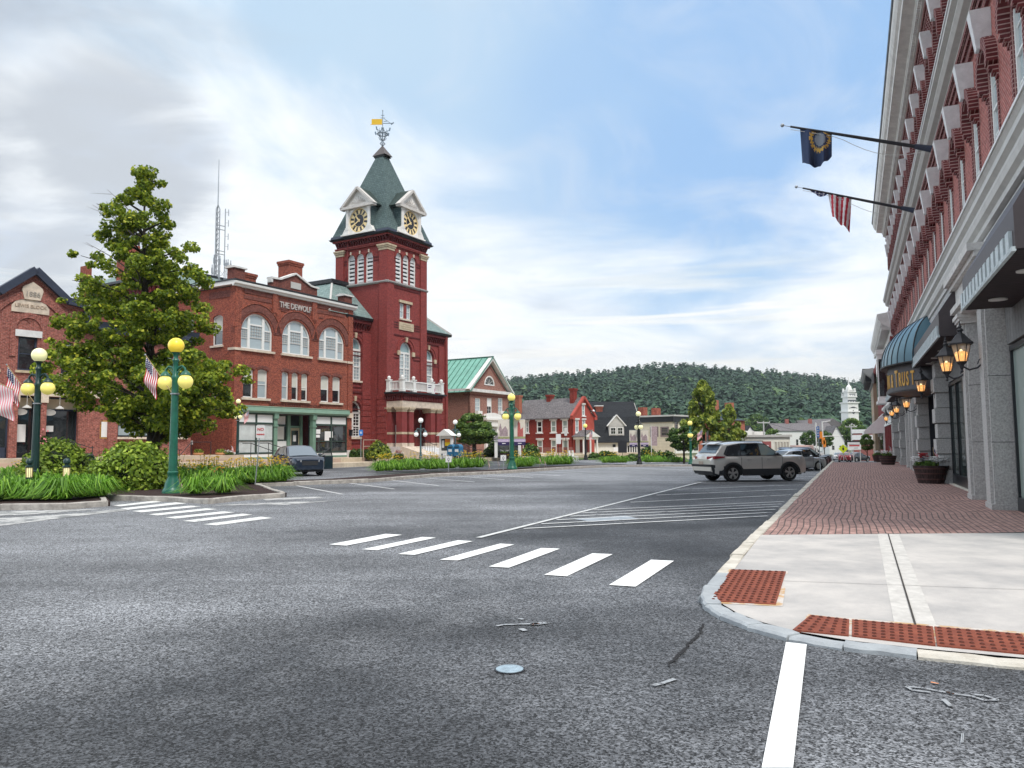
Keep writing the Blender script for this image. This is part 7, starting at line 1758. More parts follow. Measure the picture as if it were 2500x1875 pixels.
g2='yellow flowered daylilies behind the mulch bed';l2='yellow flowered daylily clump between the green lamp post and dark car'
bed([(440,1194),(560,1191),(690,1184)],12,[3,4,0],l2,g2,sc=1.12,seed=6,jit=.15);bed([(420,1180),(560,1178),(700,1174)],11,[3,4,4],l2,g2,sc=1.15,seed=7,jit=.2)
bed([(520,1200),(560,1199)],2,[5],'orange flowered daylily behind the pair of fountain shaped clumps','orange flowered daylilies',sc=.8,seed=8)
g3='daylilies on the median left of the banner lamp';l3='daylily clump with yellow flowers on the median left of the banner lamp post'
bed([(915,1158),(1010,1154),(1175,1147)],12,[3,4,0],l3,g3,sc=1.15,seed=9,jit=.15);bed([(915,1154),(1175,1144)],8,[3,4],l3,g3,sc=1.1,seed=10,jit=.15)
g4='daylilies on the median right of the banner lamp';l4='daylily clump on the median right of the banner lamp post before the red house'
bed([(1250,1148),(1300,1145)],3,[3,4,0],l4,g4,sc=1.15,seed=11,jit=.1);bed([(1335,1141),(1392,1139)],4,[3,4],l4,g4,sc=1.2,seed=12,jit=.1);bed([(1260,1140),(1380,1136)],6,[3,4],l4,g4,sc=1.1,seed=13,jit=.2)
g5='daylilies at the far end of the median';l5='daylily clump at the far end of the median near the black banner lamp'
bed([(1475,1135),(1530,1134)],5,[3,0,4],l5,g5,sc=1.2,seed=14,jit=.15);bed([(1572,1133),(1620,1132)],5,[0,0,4],l5,g5,sc=1.2,seed=15,jit=.15);bed([(1640,1131),(1672,1131)],3,[3,0],l5,g5,sc=1.2,seed=16,jit=.1)
def tree_proto(seed,kind='round',leaf='leaf_mid',n=5200,H=9.0,W=6.5):
 rng=np.random.default_rng(seed);k=60;cent=[];rad_=[]
 for i in range(k):
  if kind=='cone':f=rng.uniform(0,1)**.8;z=H*(.22+.78*f);R_=W/2*(1-f)**.75+.12;a=rng.uniform(0,6.28);r=R_*rng.uniform(.5,1.0);cent.append((r*math.cos(a),r*math.sin(a),z));rad_.append((.14*W*(1-.5*f),)*2+(.10*W*(1-.4*f),))
  else:
   d=rng.normal(0,1,3);d/=np.linalg.norm(d);d[2]=abs(d[2])if d[2]>-.5 else d[2]*.5
   cent.append((d[0]*W*.40,d[1]*W*.40,H*.58+d[2]*H*.36));rad_.append((.15*W*rng.uniform(.7,1.3),)*2+(.11*W*rng.uniform(.7,1.2),))
 V,F=blobleaves(np.array(cent),np.array(rad_),n,W*.055,rng,.35,tilt=.7,aspect=1.4)
 e=empty('tree',(0,0,-50));raw('crown',V,F,M[leaf],e)
 b=MB();b.tube([(0,0,0),(0,0,H*.45),(0,0,H*.85)],[H*.028,H*.02,H*.006],8)
 for i in range(7):a=i*2.4;b.tube([(0,0,H*(.25+.07*i)),(math.cos(a)*W*.28,math.sin(a)*W*.28,H*(.42+.07*i))],[H*.012,H*.004],5)
 b.build('trunk',M['bark'],e);return e
M['leaf_yellowgreen']=leafmat('leaf_yellowgreen',(.06,.11,.018),(.27,.34,.045),(.55,.57,.10),.3)
def put_tree(proto,px,py_base,py_top,Y,w_px,label,first=False,name='tree',z=None,group=None):
 base=at(px,py_base,Y);zb=(gz(base[0],base[1])if z is None else z);H=proto['H'];hor=1083-(px-1250)*.0075
 zt=1.6+(hor-py_top)*Y/1880;sz=(zt-zb)/H;sx=(w_px*Y/1880)/proto['W']
 c=copy_thing(proto['e'],(base[0],base[1],zb),random.Random(px).uniform(0,6),label,(sx,sx,sz),group);c.name=name;c['category']='tree';return c
PR={k:dict(e=tree_proto(sd,kd,lf_,n,9.0,6.5),H=9.0,W=6.5)for k,sd,kd,lf_,n in (('cone',1,'cone','leaf_yellowgreen',9000),('round',2,'round','leaf_mid',6000),('dark',3,'round','leaf_dark',5000),('round2',4,'round','leaf_dark',5500))}
put_tree(PR['cone'],1720,1118,936,92,118,'tall pointed yellow green tree before the orange brick building',name='maple_tree')
put_tree(PR['cone'],1782,1112,992,104,84,'shorter yellow green tree just right of the tall pointed one',name='maple_tree')
put_tree(PR['dark'],1670,1118,1036,84,78,'low spreading dark green tree left of the tall pointed tree',name='maple_tree')
put_tree(PR['round'],1156,1108,1008,74,88,'bushy dark green tree in front of the green roofed building',name='dogwood_tree',z=.4)
put_tree(PR['round'],1160,1110,1030,73,98,'low wide green bush tree beneath the bushy one by the green roofed building',name='dogwood_tree',z=.4)
put_tree(PR['round'],2118,1122,1058,100,30,'small street tree beside the right hand shops',name='street_tree',z=-.8)
bgl=[(1888,1046,190,44,'round'),(1925,1040,300,50,'round'),(1975,1050,250,40,'dark'),(2012,1052,215,46,'round2'),(2032,1020,380,60,'dark'),(1948,1018,380,60,'dark'),(2084,1020,260,60,'round'),(1852,1012,360,60,'round2'),(2068,1046,240,34,'dark'),(1868,1030,330,50,'dark'),(1905,1022,420,56,'round'),(1990,1012,420,60,'round'),(1822,1022,340,50,'round'),(1905,1062,170,26,'round2'),(2100,1040,230,40,'dark')]
wd=['bushy green tree right of the low diner','broad green tree behind the long white house','dark green tree before the left part of the long white house','dark tree by the right gable of the white house','dark green tree left of the church steeple','dark rounded tree above the white house roof','green tree right of the church steeple','dark tree above the diner roof','low dark tree under the church steeple','dark green tree behind the utility pole','green tree at the hill foot above the long white house','green tree at the hill foot left of the church','green tree between the orange building and the hill','small leafy tree at the right corner of the diner','dark tree behind the far end of the right hand row']
for (px,pt,Y,w,k),lb in zip(bgl,wd):put_tree(PR[k],px,1095,pt,Y,w,lb)
for k in PR:
 for c in children(PR[k]['e']):bpy.data.objects.remove(c)
 bpy.data.objects.remove(PR[k]['e'])
bush(927,1095,60.5,1.75,1.35,'pale flowering hydrangea bush by the porch of the clock tower hall',leaf='leaf_yellowgreen',n=2200,size=.13,seed=21,z=.62,name='hydrangea')
bush(1212,1100,76,2.4,1.6,'dark green shrub beside the door of the green roofed building',leaf='leaf_dark',n=1800,size=.16,seed=22,z=.4)
bush(1297,1105,80,1.9,1.9,'green shrub by the dark doorway of the red brick house',leaf='leaf_mid',n=1500,size=.16,seed=23,z=-.1)
for i,(px,lb)in enumerate(((880,'small dark shrub by the blue parking sign'),(895,'small round shrub in the bed beside the blue parking sign'),(866,'small dark shrub at the foot of the arched window block'))):
 bush(px,1108,61,.9,.7,lb,leaf='leaf_dark',n=700,size=.10,seed=30+i,z=.6)
for i,(px,Y,w,h,lb)in enumerate(((1480,92,3.0,1.1,'low dark hedge between the red house and the cream house'),(1582,96,2.4,2.1,'rounded reddish green shrub before the black roofed house'),(1620,92,3.8,1.5,'wide dark shrub before the cream corner shop'),(1545,88,3,.9,'low green shrub left of the black banner lamp'),(1452,90,1.6,.8,'small shrub at the step of the red house'))):
 p=at(px,1110,Y);bush(px,1110,Y,w,h,lb,leaf='leaf_dark' if i!=3 else 'leaf_mid',n=1300,size=.2,seed=40+i,z=gz(p[0],p[1])-.1,d=2)
def hill_h(x,y):
 if y<330:return -3
 px=1250+1880*x/y
 rid=np.interp(px,[-400,700,1000,1225,1290,1400,1500,1600,1660,1750,1850,1950,2050,2120,2300,2700],[40,56,70,76,76.5,81,84,93,94.5,90,88,81,75,71,66,50])-6
 f=(y-330)/670;s=smooth(0,1,min(1,f))*.55+min(1,max(0,f))*.45
 z=rid*s+7*math.sin(x*.011+1)*s*(1-s)*3+4*math.sin(x*.03+y*.013)*s*(1-s)*2
 if y>1000:z=rid*max(.3,1-(y-1000)/1500)
 return z-3
xs=np.linspace(-700,1400,71);ysn=np.concatenate([np.linspace(325,1000,28),np.linspace(1050,2000,8)])
structure(MB().grid([[(x,y,hill_h(x,y))for x in xs]for y in ysn]).build('hill',mat('hill',(.020,.036,.016),1),smooth=True))
def forest():
 rng=np.random.default_rng(9);mats=[leafmat('forest_leaves',tuple(v*.82 for v in c),c,tuple(min(1,v*1.25)for v in c),0,.8)for c in ((.035,.075,.050),(.050,.098,.058),(.068,.130,.062),(.095,.170,.068),(.140,.225,.080))]
 C,R_,mi,cn=[],[],[],[]
 for i in range(6200):
  u=rng.uniform(0,1);y=345+665*u**.8;px=rng.uniform(700,2330)if rng.uniform()<.15 else rng.uniform(1190,2130);x=(px-1250)/1880*y
  z=hill_h(x,y);r=rng.uniform(3.6,8.2);con=rng.uniform()<.22
  hgt=rng.uniform(5,12)+(5 if con else 0)
  patch=math.sin(x*.018+2)+math.sin(y*.02+x*.007)+rng.normal(0,.6)
  C.append((x,y,z+hgt*.7));R_.append((r*(.5 if con else 1),r*(.5 if con else 1),hgt*.55 if con else r*.8));mi.append(1 if con else int(np.clip(2+patch*1.3+rng.normal(0,.9),0,4)));cn.append(int(62+22*(1000-y)/600))
 for i in range(420):
  px=rng.uniform(1180,2140);y=rng.uniform(985,1030);x=(px-1250)/1880*y;z=hill_h(x,min(y,1000));con=rng.uniform()<.45;r=rng.uniform(2.2,4.5);h=rng.uniform(3,8)+(7 if rng.uniform()<.3 else 0)+3*math.sin(px*.03)
  C.append((x,y,z+h*.75));R_.append((r*(.55 if con else 1),r*(.55 if con else 1),h*.42));mi.append(1 if con else int(rng.integers(0,4)));cn.append(60)
 C,R_,mi,cn=np.array(C),np.array(R_),np.array(mi),np.array(cn)
 idx=np.repeat(np.arange(len(C)),cn);size=np.repeat(R_[:,0]*.0+2.3,cn)
 V,F=blobleaves(C,R_,cn,size,rng,.88,tilt=.22,aspect=1.2)
 o=raw('forest',V,F,mats,None,mi[idx]);tag(o,'dense green woodland covering the long hill behind the town','woodland',kind='stuff')
forest()
# planted islands, kerbs, pavements on the left
def island(name,front,back,seed,mats=('mulch',),h=.15,kerbm='kerb',kw=.16):
 poly=list(front)+list(back);c=MB();c.prism_z([(p[0],p[1]+(.10 if i<len(front)else 0))for i,p in enumerate(poly)],-.1,h-.03);structure(c.build(name,M[mats[0]]))
 kerb('kerb',front,kw,h,[M[kerbm]],lambda x,y:gz(x,y),step=1.6,side=1,seed=seed,rough=.015)
A_=[GR(-360,1256),GR(0,1246),GR(161,1244.6),GR(264,1236)]
island('planting_bed',[A_[0],A_[1],A_[2],A_[3]],[np.array([-14.6,27.5]),np.array([-23,37.5]),np.array([-34,37.5])],3)
kerb('kerb',[A_[3],np.array([-14.6,27.5])],.16,.15,[M['kerb']],gz,1.6,1,5)
B_=[GR(264,1222),GR(332,1223.4),GR(411,1225),GR(492,1230),GR(508,1231),GR(604,1221),GR(684,1216),GR(697,1213.5)]
B2=[GR(630,1189),GR(900,1178),GR(1050,1165),GR(1249,1155),GR(1390,1145),GR(1500,1140),GR(1600,1139),GR(1700,1138.5)]
B2w=[np.array([*p[:2]])for p in B2]
back=[]
for i in range(len(B2w)-1,-1,-1):
 j=max(i-1,0)if i==len(B2w)-1 else i;d=B2w[min(j+1,len(B2w)-1)]-B2w[j];d/=np.linalg.norm(d);back.append(B2w[i]+np.array([-d[1],d[0]])*2.3)
c=MB();c.prism_z([(p[0],p[1]+.12)for p in B_]+[(B2w[0][0]-.1,B2w[0][1]),tuple(back[-1]),(-12.5,37.5),(-20.6,37.5),(-12.9,24.6)],-.1,.12);structure(c.build('planting_bed',M['mulch']))
kerb('kerb',B_+[B2w[0]],.16,.15,[M['kerb']],gz,1.5,1,6,rough=.02);kerb('kerb',[np.array([-14.0,26.2]),B_[0]],.16,.15,[M['kerb']],gz,1.6,1,7)
P=[]
for f,bk in zip(B2w,back[::-1]):P.append([(f[0]-.03,f[1]+.09,gz(*f)-.05),(f[0]-.03,f[1]+.09,gz(*f)+.12),(bk[0],bk[1],gz(*f)+.12),(bk[0],bk[1],gz(*f)-.1)])
structure(MB().grid(P,flip=True).build('median',M['mulch']))
kerb('kerb',B2w,.16,.15,[M['kerb']],gz,1.8,1,8)
P=[(-34,37.6),(-12.4,37.6),(-13.8,42.5),(-27,42.5)]
structure(MB().prism_z(P,-.1,.14).build('lawn',M['grass']))
def lbox(name,a0,a1,b0,b1,z0,z1,m,fr=LF):
 pts=[tuple(fr.w(a,b)[:2])for a,b in ((a0,b0),(a1,b0),(a1,b1),(a0,b1))];return structure(MB().prism_z(pts,z0,z1).build(name,M[m]if isinstance(m,str)else m))
M['walk_sun']=mat('walk_sun',(.56,.47,.36),.85,nscale=1.1,bump=.2,bscale=20,col2=(.44,.36,.28))
M['walk_pink']=mat('walk_pink',(.52,.38,.30),.85,nscale=1.1,bump=.2,bscale=20,col2=(.42,.32,.26))
lbox('upper_walk',-16,34.2,-3.9,0.02,-.1,.60,'walk_pink');lbox('lower_walk',-16,62,-6.3,-3.9,-.1,.30,'walk_sun');lbox('upper_walk',34.2,62,-3.9,3.8,-.1,.42,'walk_sun')
for bb,zz_ in ((-3.9,.60),(-6.3,.30)):
 kerb('kerb',[LF.w(a,bb)[:2]for a in lin(-16,60 if bb<-5 else 34,12)],.22,zz_+.012,[M['kerb_sun']],lambda x,y:0,2.4,1,12,rough=.02)
lbox('plaza',-12,9.5,-3.4,.1,-.1,.99,'walk_sun',GF)
for k in range(3):lbox('plaza_steps',-12,9.5,-3.4-.42*(k+1),-3.4-.42*k,-.1,.99-.2*(k+1),'walk_sun' if k%2 else 'walk_pink',GF)
lbox('lawn',26.6,34.0,-3.6,12,-.1,.64,'grass')
structure(MB().prism_z([(-2,68),(4,76),(17,96),(40,118),(36,130),(6,112),(-10,80)],-2.5,-.18).build('far_lawn',M['grass']))if False else None
P=[[(x,y,gz(x,y)+.08)for x,y in (tuple(LF.w(a,b)[:2])for b in (-8.3,-4.5,0,6))]for a in (46,52,60,70,80)]
structure(MB().grid(P,flip=True).build('far_walk',M['walk_sun']))
P=[[(x,y,gz(x,y)+.06)for x,y in ((6+5.2*k,80+6.0*k),(4+5.2*k,84+6.0*k),(0+5.2*k,92+6.0*k))]for k in range(7)]
structure(MB().grid(P,flip=True).build('far_lawn',M['grass']))
# street lamps
def make_lamp(postm,topm,lowm,label,H=4.95,R_=.25,az=0.0,arms=True,flute=True,armlen=.42,thick=1.0):
 e=empty('street_lamp',(0,0,0),0,label,'street lamp');t=thick;zt=H-R_*1.78
 b=MB();b.lathe([(.31*t,0),(.31*t,.10),(.27*t,.16),(.25*t,.20),(.225*t,.34),(.155*t,.50),(.15*t,.60),(.165*t,.63),(.165*t,.68),(.135*t,.71),(.13*t,1.2),(.105*t,H-1.65),(.10*t,H-1.35),(.12*t,H-1.3),(.12*t,H-1.22),(.085*t,H-1.18),(.08*t,zt-.32),(.11*t,zt-.26),(.065*t,zt-.18),(.075*t,zt-.08),(.145*t,zt)],seg=24,flute=.06 if flute else 0)
 b.build('post',M[postm],e,smooth=40)
 g=MB();prof=[]
 for i in range(15):a=math.pi*(.16+.84*i/14);prof.append((max(1e-3,R_*math.sin(a)),-R_*math.cos(a)))
 g.lathe(prof,(0,0,zt+R_*math.cos(math.pi*.16)),28);g.build('globe',M[topm],e,smooth=60)
 if arms:
  for s in (0,math.pi):
   a=az+s;c,s_=math.cos(a),math.sin(a);zc_=zt-.62;L_=armlen;r2=R_*.92
   P=[(c*L_*u,s_*L_*u,z)for u,z in ((.1,zc_+.02),(.35,zc_+.14),(.65,zc_+.17),(.9,zc_+.09),(1.0,zc_-.03))]
   am=MB().tube(P,.036,8);am.lathe([(.05,.12),(.09,.08),(.155,.0),(.16,-.03)],(c*L_,s_*L_,zc_-.10),16);am.beam((c*.08,s_*.08,zc_-.08),(c*L_*.6,s_*L_*.6,zc_+.12),.02,.03);am=am.build('arm',M[postm],e,smooth=40)
   pr=[]
   for i in range(15):q=math.pi*(i/14)*.86;pr.append((max(1e-3,r2*math.sin(q)),-r2*math.cos(q)))
   MB().lathe(pr,(c*L_,s_*L_,zc_-.13-r2*math.cos(math.pi*.14)),28).build('globe',M[lowm],am,smooth=60)
 return e
def place(e,p,z=None):e.location=(float(p[0]),float(p[1]),float(p[2]if z is None else z));return e
va=lambda px:math.atan((px-1250)/1880)
lamp1=place(make_lamp('lamp_green','globe_gold','globe_yellow','bright green lamp post with yellow globes beside the large rounded bush',az=rad(159)),at(421,1190,24.6),.10)
lamp2=place(make_lamp('lamp_dark','globe_pale','globe_yellow','dark green lamp post with pale yellow globes at the far left',az=rad(166)),at(83,1190,26.9),.10)
lamp3=place(make_lamp('lamp_green','globe_yellow','globe_yellow','green banner lamp post on the median before the red house',H=4.45,az=rad(148),R_=.225),at(1250,1140,45.5),.08)
lamp4=place(make_lamp('lamp_black','globe_pale','globe_pale','black banner lamp post at the far end of the median',H=4.5,az=rad(104),R_=.22,thick=.85),at(1561,1133,66),-.25)
lamp6=place(make_lamp('lamp_green','globe_yellow','globe_yellow','green lamp post with small striped flag left of the silver car',H=3.95,az=rad(70),R_=.22,thick=.85),at(1687,1134,71),-.40)
lamp5=place(make_lamp('lamp_black','globe_yellow','globe_yellow','slim black single globe lamp post before the red house porch',H=3.45,az=0,arms=False,R_=.20,thick=.7),at(1430,1127,75),.0)
lamp7=place(make_lamp('lamp_dark','globe_pale','globe_pale','slim dark lamp post with small pale globes before the green shopfront',H=4.15,az=rad(140),R_=.16,thick=.72,armlen=.26),at(579,1127,52.0),.58)
wl1=place(make_lamp('lamp_grayblue','globe_white','globe_white','grey lamp post with three white globes before the tower porch',H=3.35,az=rad(20),R_=.20,thick=.55,armlen=.36),at(1027,1112,60.5),.30)
wl2=copy_thing(wl1,at(1111.5,1112,66),.3,'grey green lamp post with three white globes beside the blue mailbox');wl2.location.z=.30;wl2.name='street_lamp'
tag(wl1,group='white globe lamps before the hall');tag(wl2,group='white globe lamps before the hall')
for o in (lamp1,lamp2,lamp3,lamp6):tag(o,group='green post lamps with yellow globes')
# flags
def us_flag(e,P00,U,V_,nu=26,nv=14,canton=True,red='flag_red',ripple=.05,sag=.0,side=None):
 """cloth with stripes along U; V_ across the stripes; the canton at the hoist"""
 P00,U,V_=Vector(P00),Vector(U),Vector(V_);n=side or U.cross(V_).normalized();rows=[]
 for i in range(nv-1):
  v=i/13.0 if nv==14 else i/(nv-2)
 rows=[[tuple(P00+U*(j/nu)+V_*(i/13)+n*(ripple*math.sin(j/nu*9+i*.25)*(j/nu)**.5)+Vector((0,0,-sag*(j/nu)**2)))for j in range(nu+1)]for i in range(14)]
 def mf(i,j):
  if canton and i<7 and j<nu*.42:return 3 if (i%2==0 and j%2==1)else 2
  return 0 if i%2==0 else 1
 return MB().grid(rows,mfun=mf).build('cloth',[M[red],M['flag_white'],M['flag_blue'],M['flag_white']],e,smooth=True)
def lamp_flag(lamp,z,bearing,label,ln=1.55,rise=.9,scl=1.0):
 e=empty('american_flag',(lamp.location.x,lamp.location.y,lamp.location.z+z),0,label,'flag','small striped flags fixed to the lamp posts')
 d=Vector((math.sin(bearing),math.cos(bearing),0));a=d*.1;tip=d*ln*.78+Vector((0,0,rise*1.2));tip=a+(tip-a)
 MB().tube([tuple(a),tuple(tip)],.013,6).build('staff',M['brass'],e)
 MB().lathe([(.13,-.05),(.14,-.05),(.14,-.01),(.13,-.01)],(0,0,0),14).build('bracket',M['steel'],e);MB().sphere(tuple(tip*1.01),.03,8,6).build('finial',M['steel'],e)
 h0=a+(tip-a)*.97;h1=a+(tip-a)*.52;hoist=h1-h0
 us_flag(e,h0,Vector((-.06*scl,.03,-.86*scl)),hoist,ripple=.05);return e
M['brass']=mat('brass',(.45,.32,.16),.5)
lamp_flag(lamp1,3.20,rad(-66-24),'striped flag on an angled staff on the bright green lamp post',ln=1.25,rise=1.02)
lamp_flag(lamp2,3.05,rad(-66-30),'striped flag on an angled staff on the dark lamp post at the far left',ln=1.35,rise=1.1)
lamp_flag(lamp7,2.75,rad(70),'small faded flag on the slim lamp post before the green shopfront',ln=.9,rise=.6,scl=.8);lamp_flag(lamp6,2.2,rad(80),'small flag on an angled staff on the lamp left of the silver car',ln=1.6,rise=.9,scl=.8)
lamp_flag(lamp5,2.3,rad(75),'small drooping flag on the slim black lamp before the red house',ln=1.0,rise=.5)
e=empty('american_flag',(*at(8,1000,25.5)[:2],0),0,'pinkish striped flag hanging at the left edge of the photo','flag');us_flag(e,(-.25,0,3.75),Vector((.05,0,-1.05)),Vector((.62,-.1,-.25)),canton=False,red='flag_pink');MB().tube([(-.3,0,3.78),(.42,-.1,3.48)],.013,6).build('staff',M['brass'],e)
def small_flag(px,py,Y,label,h=.55,w=.22,lean=.05,z=.1,red='flag_pink'):
 p=at(px,py,Y);z=gz(p[0],p[1])+.12;e=empty('small_flag',(p[0],p[1],z),0,label,'flag','small stick flags along the planted beds');MB().tube([(0,0,0),(-lean,0,h)],.006,5).build('stick',M['brass'],e)
 us_flag(e,(-lean,0,h*.95),Vector((.10,.0,-w*1.6)),Vector((lean*.45+.05,0,-h*.38)),red=red,ripple=.02);return e
small_flag(440,1222,23.9,'small stick flag at the foot of the bright green lamp post',.62,.24)
for px,lb,Y,w in ((1193,'larger of two small stick flags left of the banner lamp',44.5,.34),(1217,'smaller stick flag just left of the banner lamp',44.5,.28),(1330,'tilted small stick flag on the median right of the banner lamp',47.5,.3),(1318,'thin pale stick flag between the daylilies right of the banner lamp',47.5,.12)):small_flag(px,1140,Y,lb,.75,w,.06)
def banner(lamp,side,w,z0,z1,label,az,art):
 e=empty('banner',(lamp.location.x,lamp.location.y,lamp.location.z+z0),az,label,'banner','illustrated banners on the lamp posts')
 x0=side*.14;x1=side*(.14+w);a,b=min(x0,x1),max(x0,x1);H=z1-z0
 MB().box(a,b,-.008,.008,0,H).build('cloth',M['banner_sky'],e);MB().box(a,b,-.012,-.008,0,H*.13).build('navy_band',M['sign_navy'],e);MB().box(a,b,-.012,-.008,H*.13,H*.25).build('violet_band',M['banner_violet'],e)
 q=MB();c=(a+b)/2
 if art:
  q.prism([(c-.05,H*.34),(c+w*.3,H*.34),(c+w*.3,H*.6),(c+.2,H*.7),(c+.05,H*.62),(c+.02,H*.86),(c-.05,H*.95),(c-.12,H*.86),(c-.14,H*.34)],-.012,-.008);q.build('tower_picture',M['banner_red'],e)
 else:q.prism([(a+.08,H*.36),(b-.08,H*.36),(b-.1,H*.6),(c+.1,H*.76),(c-.1,H*.62),(c-.2,H*.88),(c-.3,H*.62),(a+.08,H*.56)],-.012,-.008);q.build('house_picture',M['banner_house'],e)
 MB().box(a,b,-.013,-.0125,H*.25,H*.34).build('ground_picture',M['banner_green'],e)
 text_mesh('banner_lettering','NEWPORT',w*.23,M['paper'],e,(c,-.016,H*.165),ext=.002);MB().box(c-w*.16,c+w*.16,-.014,-.012,H*.06,H*.09).build('date_line',M['paper'],e)
 MB().tube([(0,0,H+.02),(x1,0,H+.02)],.012,6).build('banner_rod',M['steel'],e);return e
M['banner_sky']=mat('banner_sky',(.74,.68,.60),.8,noise=.1,nscale=3);M['banner_violet']=mat('banner_violet',(.50,.36,.60),.8);M['banner_red']=mat('banner_red',(.50,.13,.12),.8,noise=.3,nscale=9);M['banner_house']=mat('banner_house',(.42,.32,.34),.8,noise=.4,nscale=8);M['banner_green']=mat('banner_green',(.35,.36,.18),.8,noise=.4,nscale=8)
banner(lamp3,-1,.66,1.42,2.92,'left banner with a pale house picture on the median lamp',rad(2),0);banner(lamp3,1,.66,1.42,2.92,'right banner with a red tower picture on the median lamp',rad(2),1)
banner(lamp4,-1,.66,1.5,2.9,'left banner with a house picture on the black lamp post',rad(-8),0);banner(lamp4,1,.66,1.5,2.9,'right banner with a dark house picture on the black lamp post',rad(-8),0)
e=empty('banner',at(1598,1100,80),0,'single tan banner on a thin pole right of the black banner lamp','banner');MB().box(-.3,.3,-.01,.01,.5,2.5).build('cloth',M['banner_house'],e);MB().tube([(-.32,0,-1.6),(-.32,0,2.6)],.04,6).build('pole',M['trim_lt'],e)
def bollard():
 e=empty('bollard_light',(0,0,0),0,'','bollard light','green bollard lights in the daylily bed');MB().lathe([(.085,0),(.085,.52),(.10,.53),(.10,.56)],seg=16).build('post',M['lamp_dark'],e,smooth=40)
 MB().lathe([(.082,.56),(.088,.84),(.075,.86)],seg=16).build('lens',M['globe_pale'],e,smooth=40)
 MB().lathe([(.10,.86),(.115,.88),(.11,.92),(.06,.94),(.06,.97),(.10,1.0),(.105,1.06),(.085,1.12),(.02,1.16)],seg=16).build('cap',M['lamp_dark'],e,smooth=40)
 b=MB()
 for k in range(10):a=2*math.pi*k/10;b.beam((.087*math.cos(a),.087*math.sin(a),.56),(.092*math.cos(a),.092*math.sin(a),.86),.014,.014)
 b.build('lens_bars',M['brass'],e);return e
bo=bollard();place(bo,at(70,1190,24.3),.10);bo['label']='left bollard light with ribbed yellow lens in the daylilies'
b2=copy_thing(bo,at(161,1190,24.0),1.0,'right bollard light with ribbed yellow lens in the daylilies');b2.location.z=.10
def bin_():
 e=empty('litter_bin',(*at(209,1160,30.5)[:2],.14),rad(-24),'dark green litter bin with curved hood behind the bushes','litter bin')
 prof=[(-.32,0),(.32,0),(.32,.78),(.30,.90),(.18,1.0),(.12,1.12),(0,1.2),(-.12,1.12),(-.18,1.0),(-.30,.90),(-.32,.78)]
 MB().prism(prof,-.25,.25).build('body',M['lamp_dark'],e);q=MB();ring(q,[(x*1.12,z*1.03+.01)for x,z in prof],[(x*.86,z*.92+.05)for x,z in prof],-.30,-.25);q.build('front_frame',M['lamp_black'],e);MB().box(-.03,.09,-.31,-.27,.12,.34).build('sticker',M['paper'],e)
bin_()
e=empty('park_bench',(*at(52,1150,35)[:2],.14),rad(-30),'dark slatted park bench behind the bushes at the far left','bench')
b=MB()
for k in range(4):b.box(-.85,.85,-.05+k*.13,.05+k*.13,.44,.48)
b.build('seat',M['lamp_dark'],e);b=MB()
for k in range(3):b.box(-.85,.85,.50+k*.03,.53+k*.03,.58+k*.14,.68+k*.14)
b.build('backrest',M['lamp_dark'],e)
for x in (-.75,.75):q=MB();q.box(x-.03,x+.03,0,.06,0,.45);q.box(x-.03,x+.03,.45,.55,0,.95);q.build('leg',M['iron'],e)
e=empty('low_stone_wall',(*at(240,1165,36.8)[:2],.12),rad(-24),'long low dark topped stone seat wall behind the bushes','wall');MB().box(-3.6,6.5,-.2,.2,0,.42).build('stone_base',M['limestone'],e);MB().box(-3.65,6.55,-.28,.28,.42,.50).build('dark_cap',M['iron'],e)
def post_sign(name,px,pyb,Y,h,w,hs,label,face,cat='sign',post='steel',dr=.03,z=None,rz=None,txt=(),rounded=True,lean=0,backc=None):
 p=at(px,pyb,Y);z=gz(p[0],p[1])if z is None else z;e=empty(name,(p[0],p[1],z),-va(px)if rz is None else rz,label,cat)
 MB().tube([(lean,0,0),(0,0,h+.02)],dr,6).build('post',M[post],e);
 c=.04 if rounded else.001;pts=[(-w/2+c,h-hs),(w/2-c,h-hs),(w/2,h-hs+c),(w/2,h-c),(w/2-c,h),(-w/2+c,h),(-w/2,h-c),(-w/2,h-hs+c)]
 s=MB().prism(pts,-.045,-.03).build('sign_face',M[face],e)
 for (t,sz,dz,m)in txt:text_mesh('lettering',t,sz,M[m],s,(0,-.052,h-dz),ext=.002,bold=.004)
 return e
post_sign('no_parking_sign',634,1168,29.5,2.28,.33,.50,'white no parking sign on a grey post before the green shopfront','sign_white',txt=(('NO',.15,.17,'sign_red'),('PARKING',.068,.36,'sign_red')),z=.10,lean=-.16,dr=.022)
e=post_sign('accessible_parking_sign',881,1108,59.5,2.15,.30,.45,'blue accessible parking sign on a post left of the hydrangea','sign_blue',z=.60,txt=(('&',.24,.22,'paper'),));[setattr(o,'name','wheelchair_symbol')for o in bpy.data.objects if o.name.startswith('lettering')and o.parent and o.parent.parent==e]
e=empty('handrail',(*at(885,1105,60.2)[:2],.62),LF.rz,'low bare pipe frame rail beside the blue parking sign','railing');MB().tube([(.1,0,0),(.1,0,1.35),(1.75,0,1.35),(1.75,0,0)],.04,6).build('pipe',M['walk_pink'],e);MB().tube([(.1,0,.85),(1.75,0,.85)],.04,6).build('rail',M['walk_pink'],e)
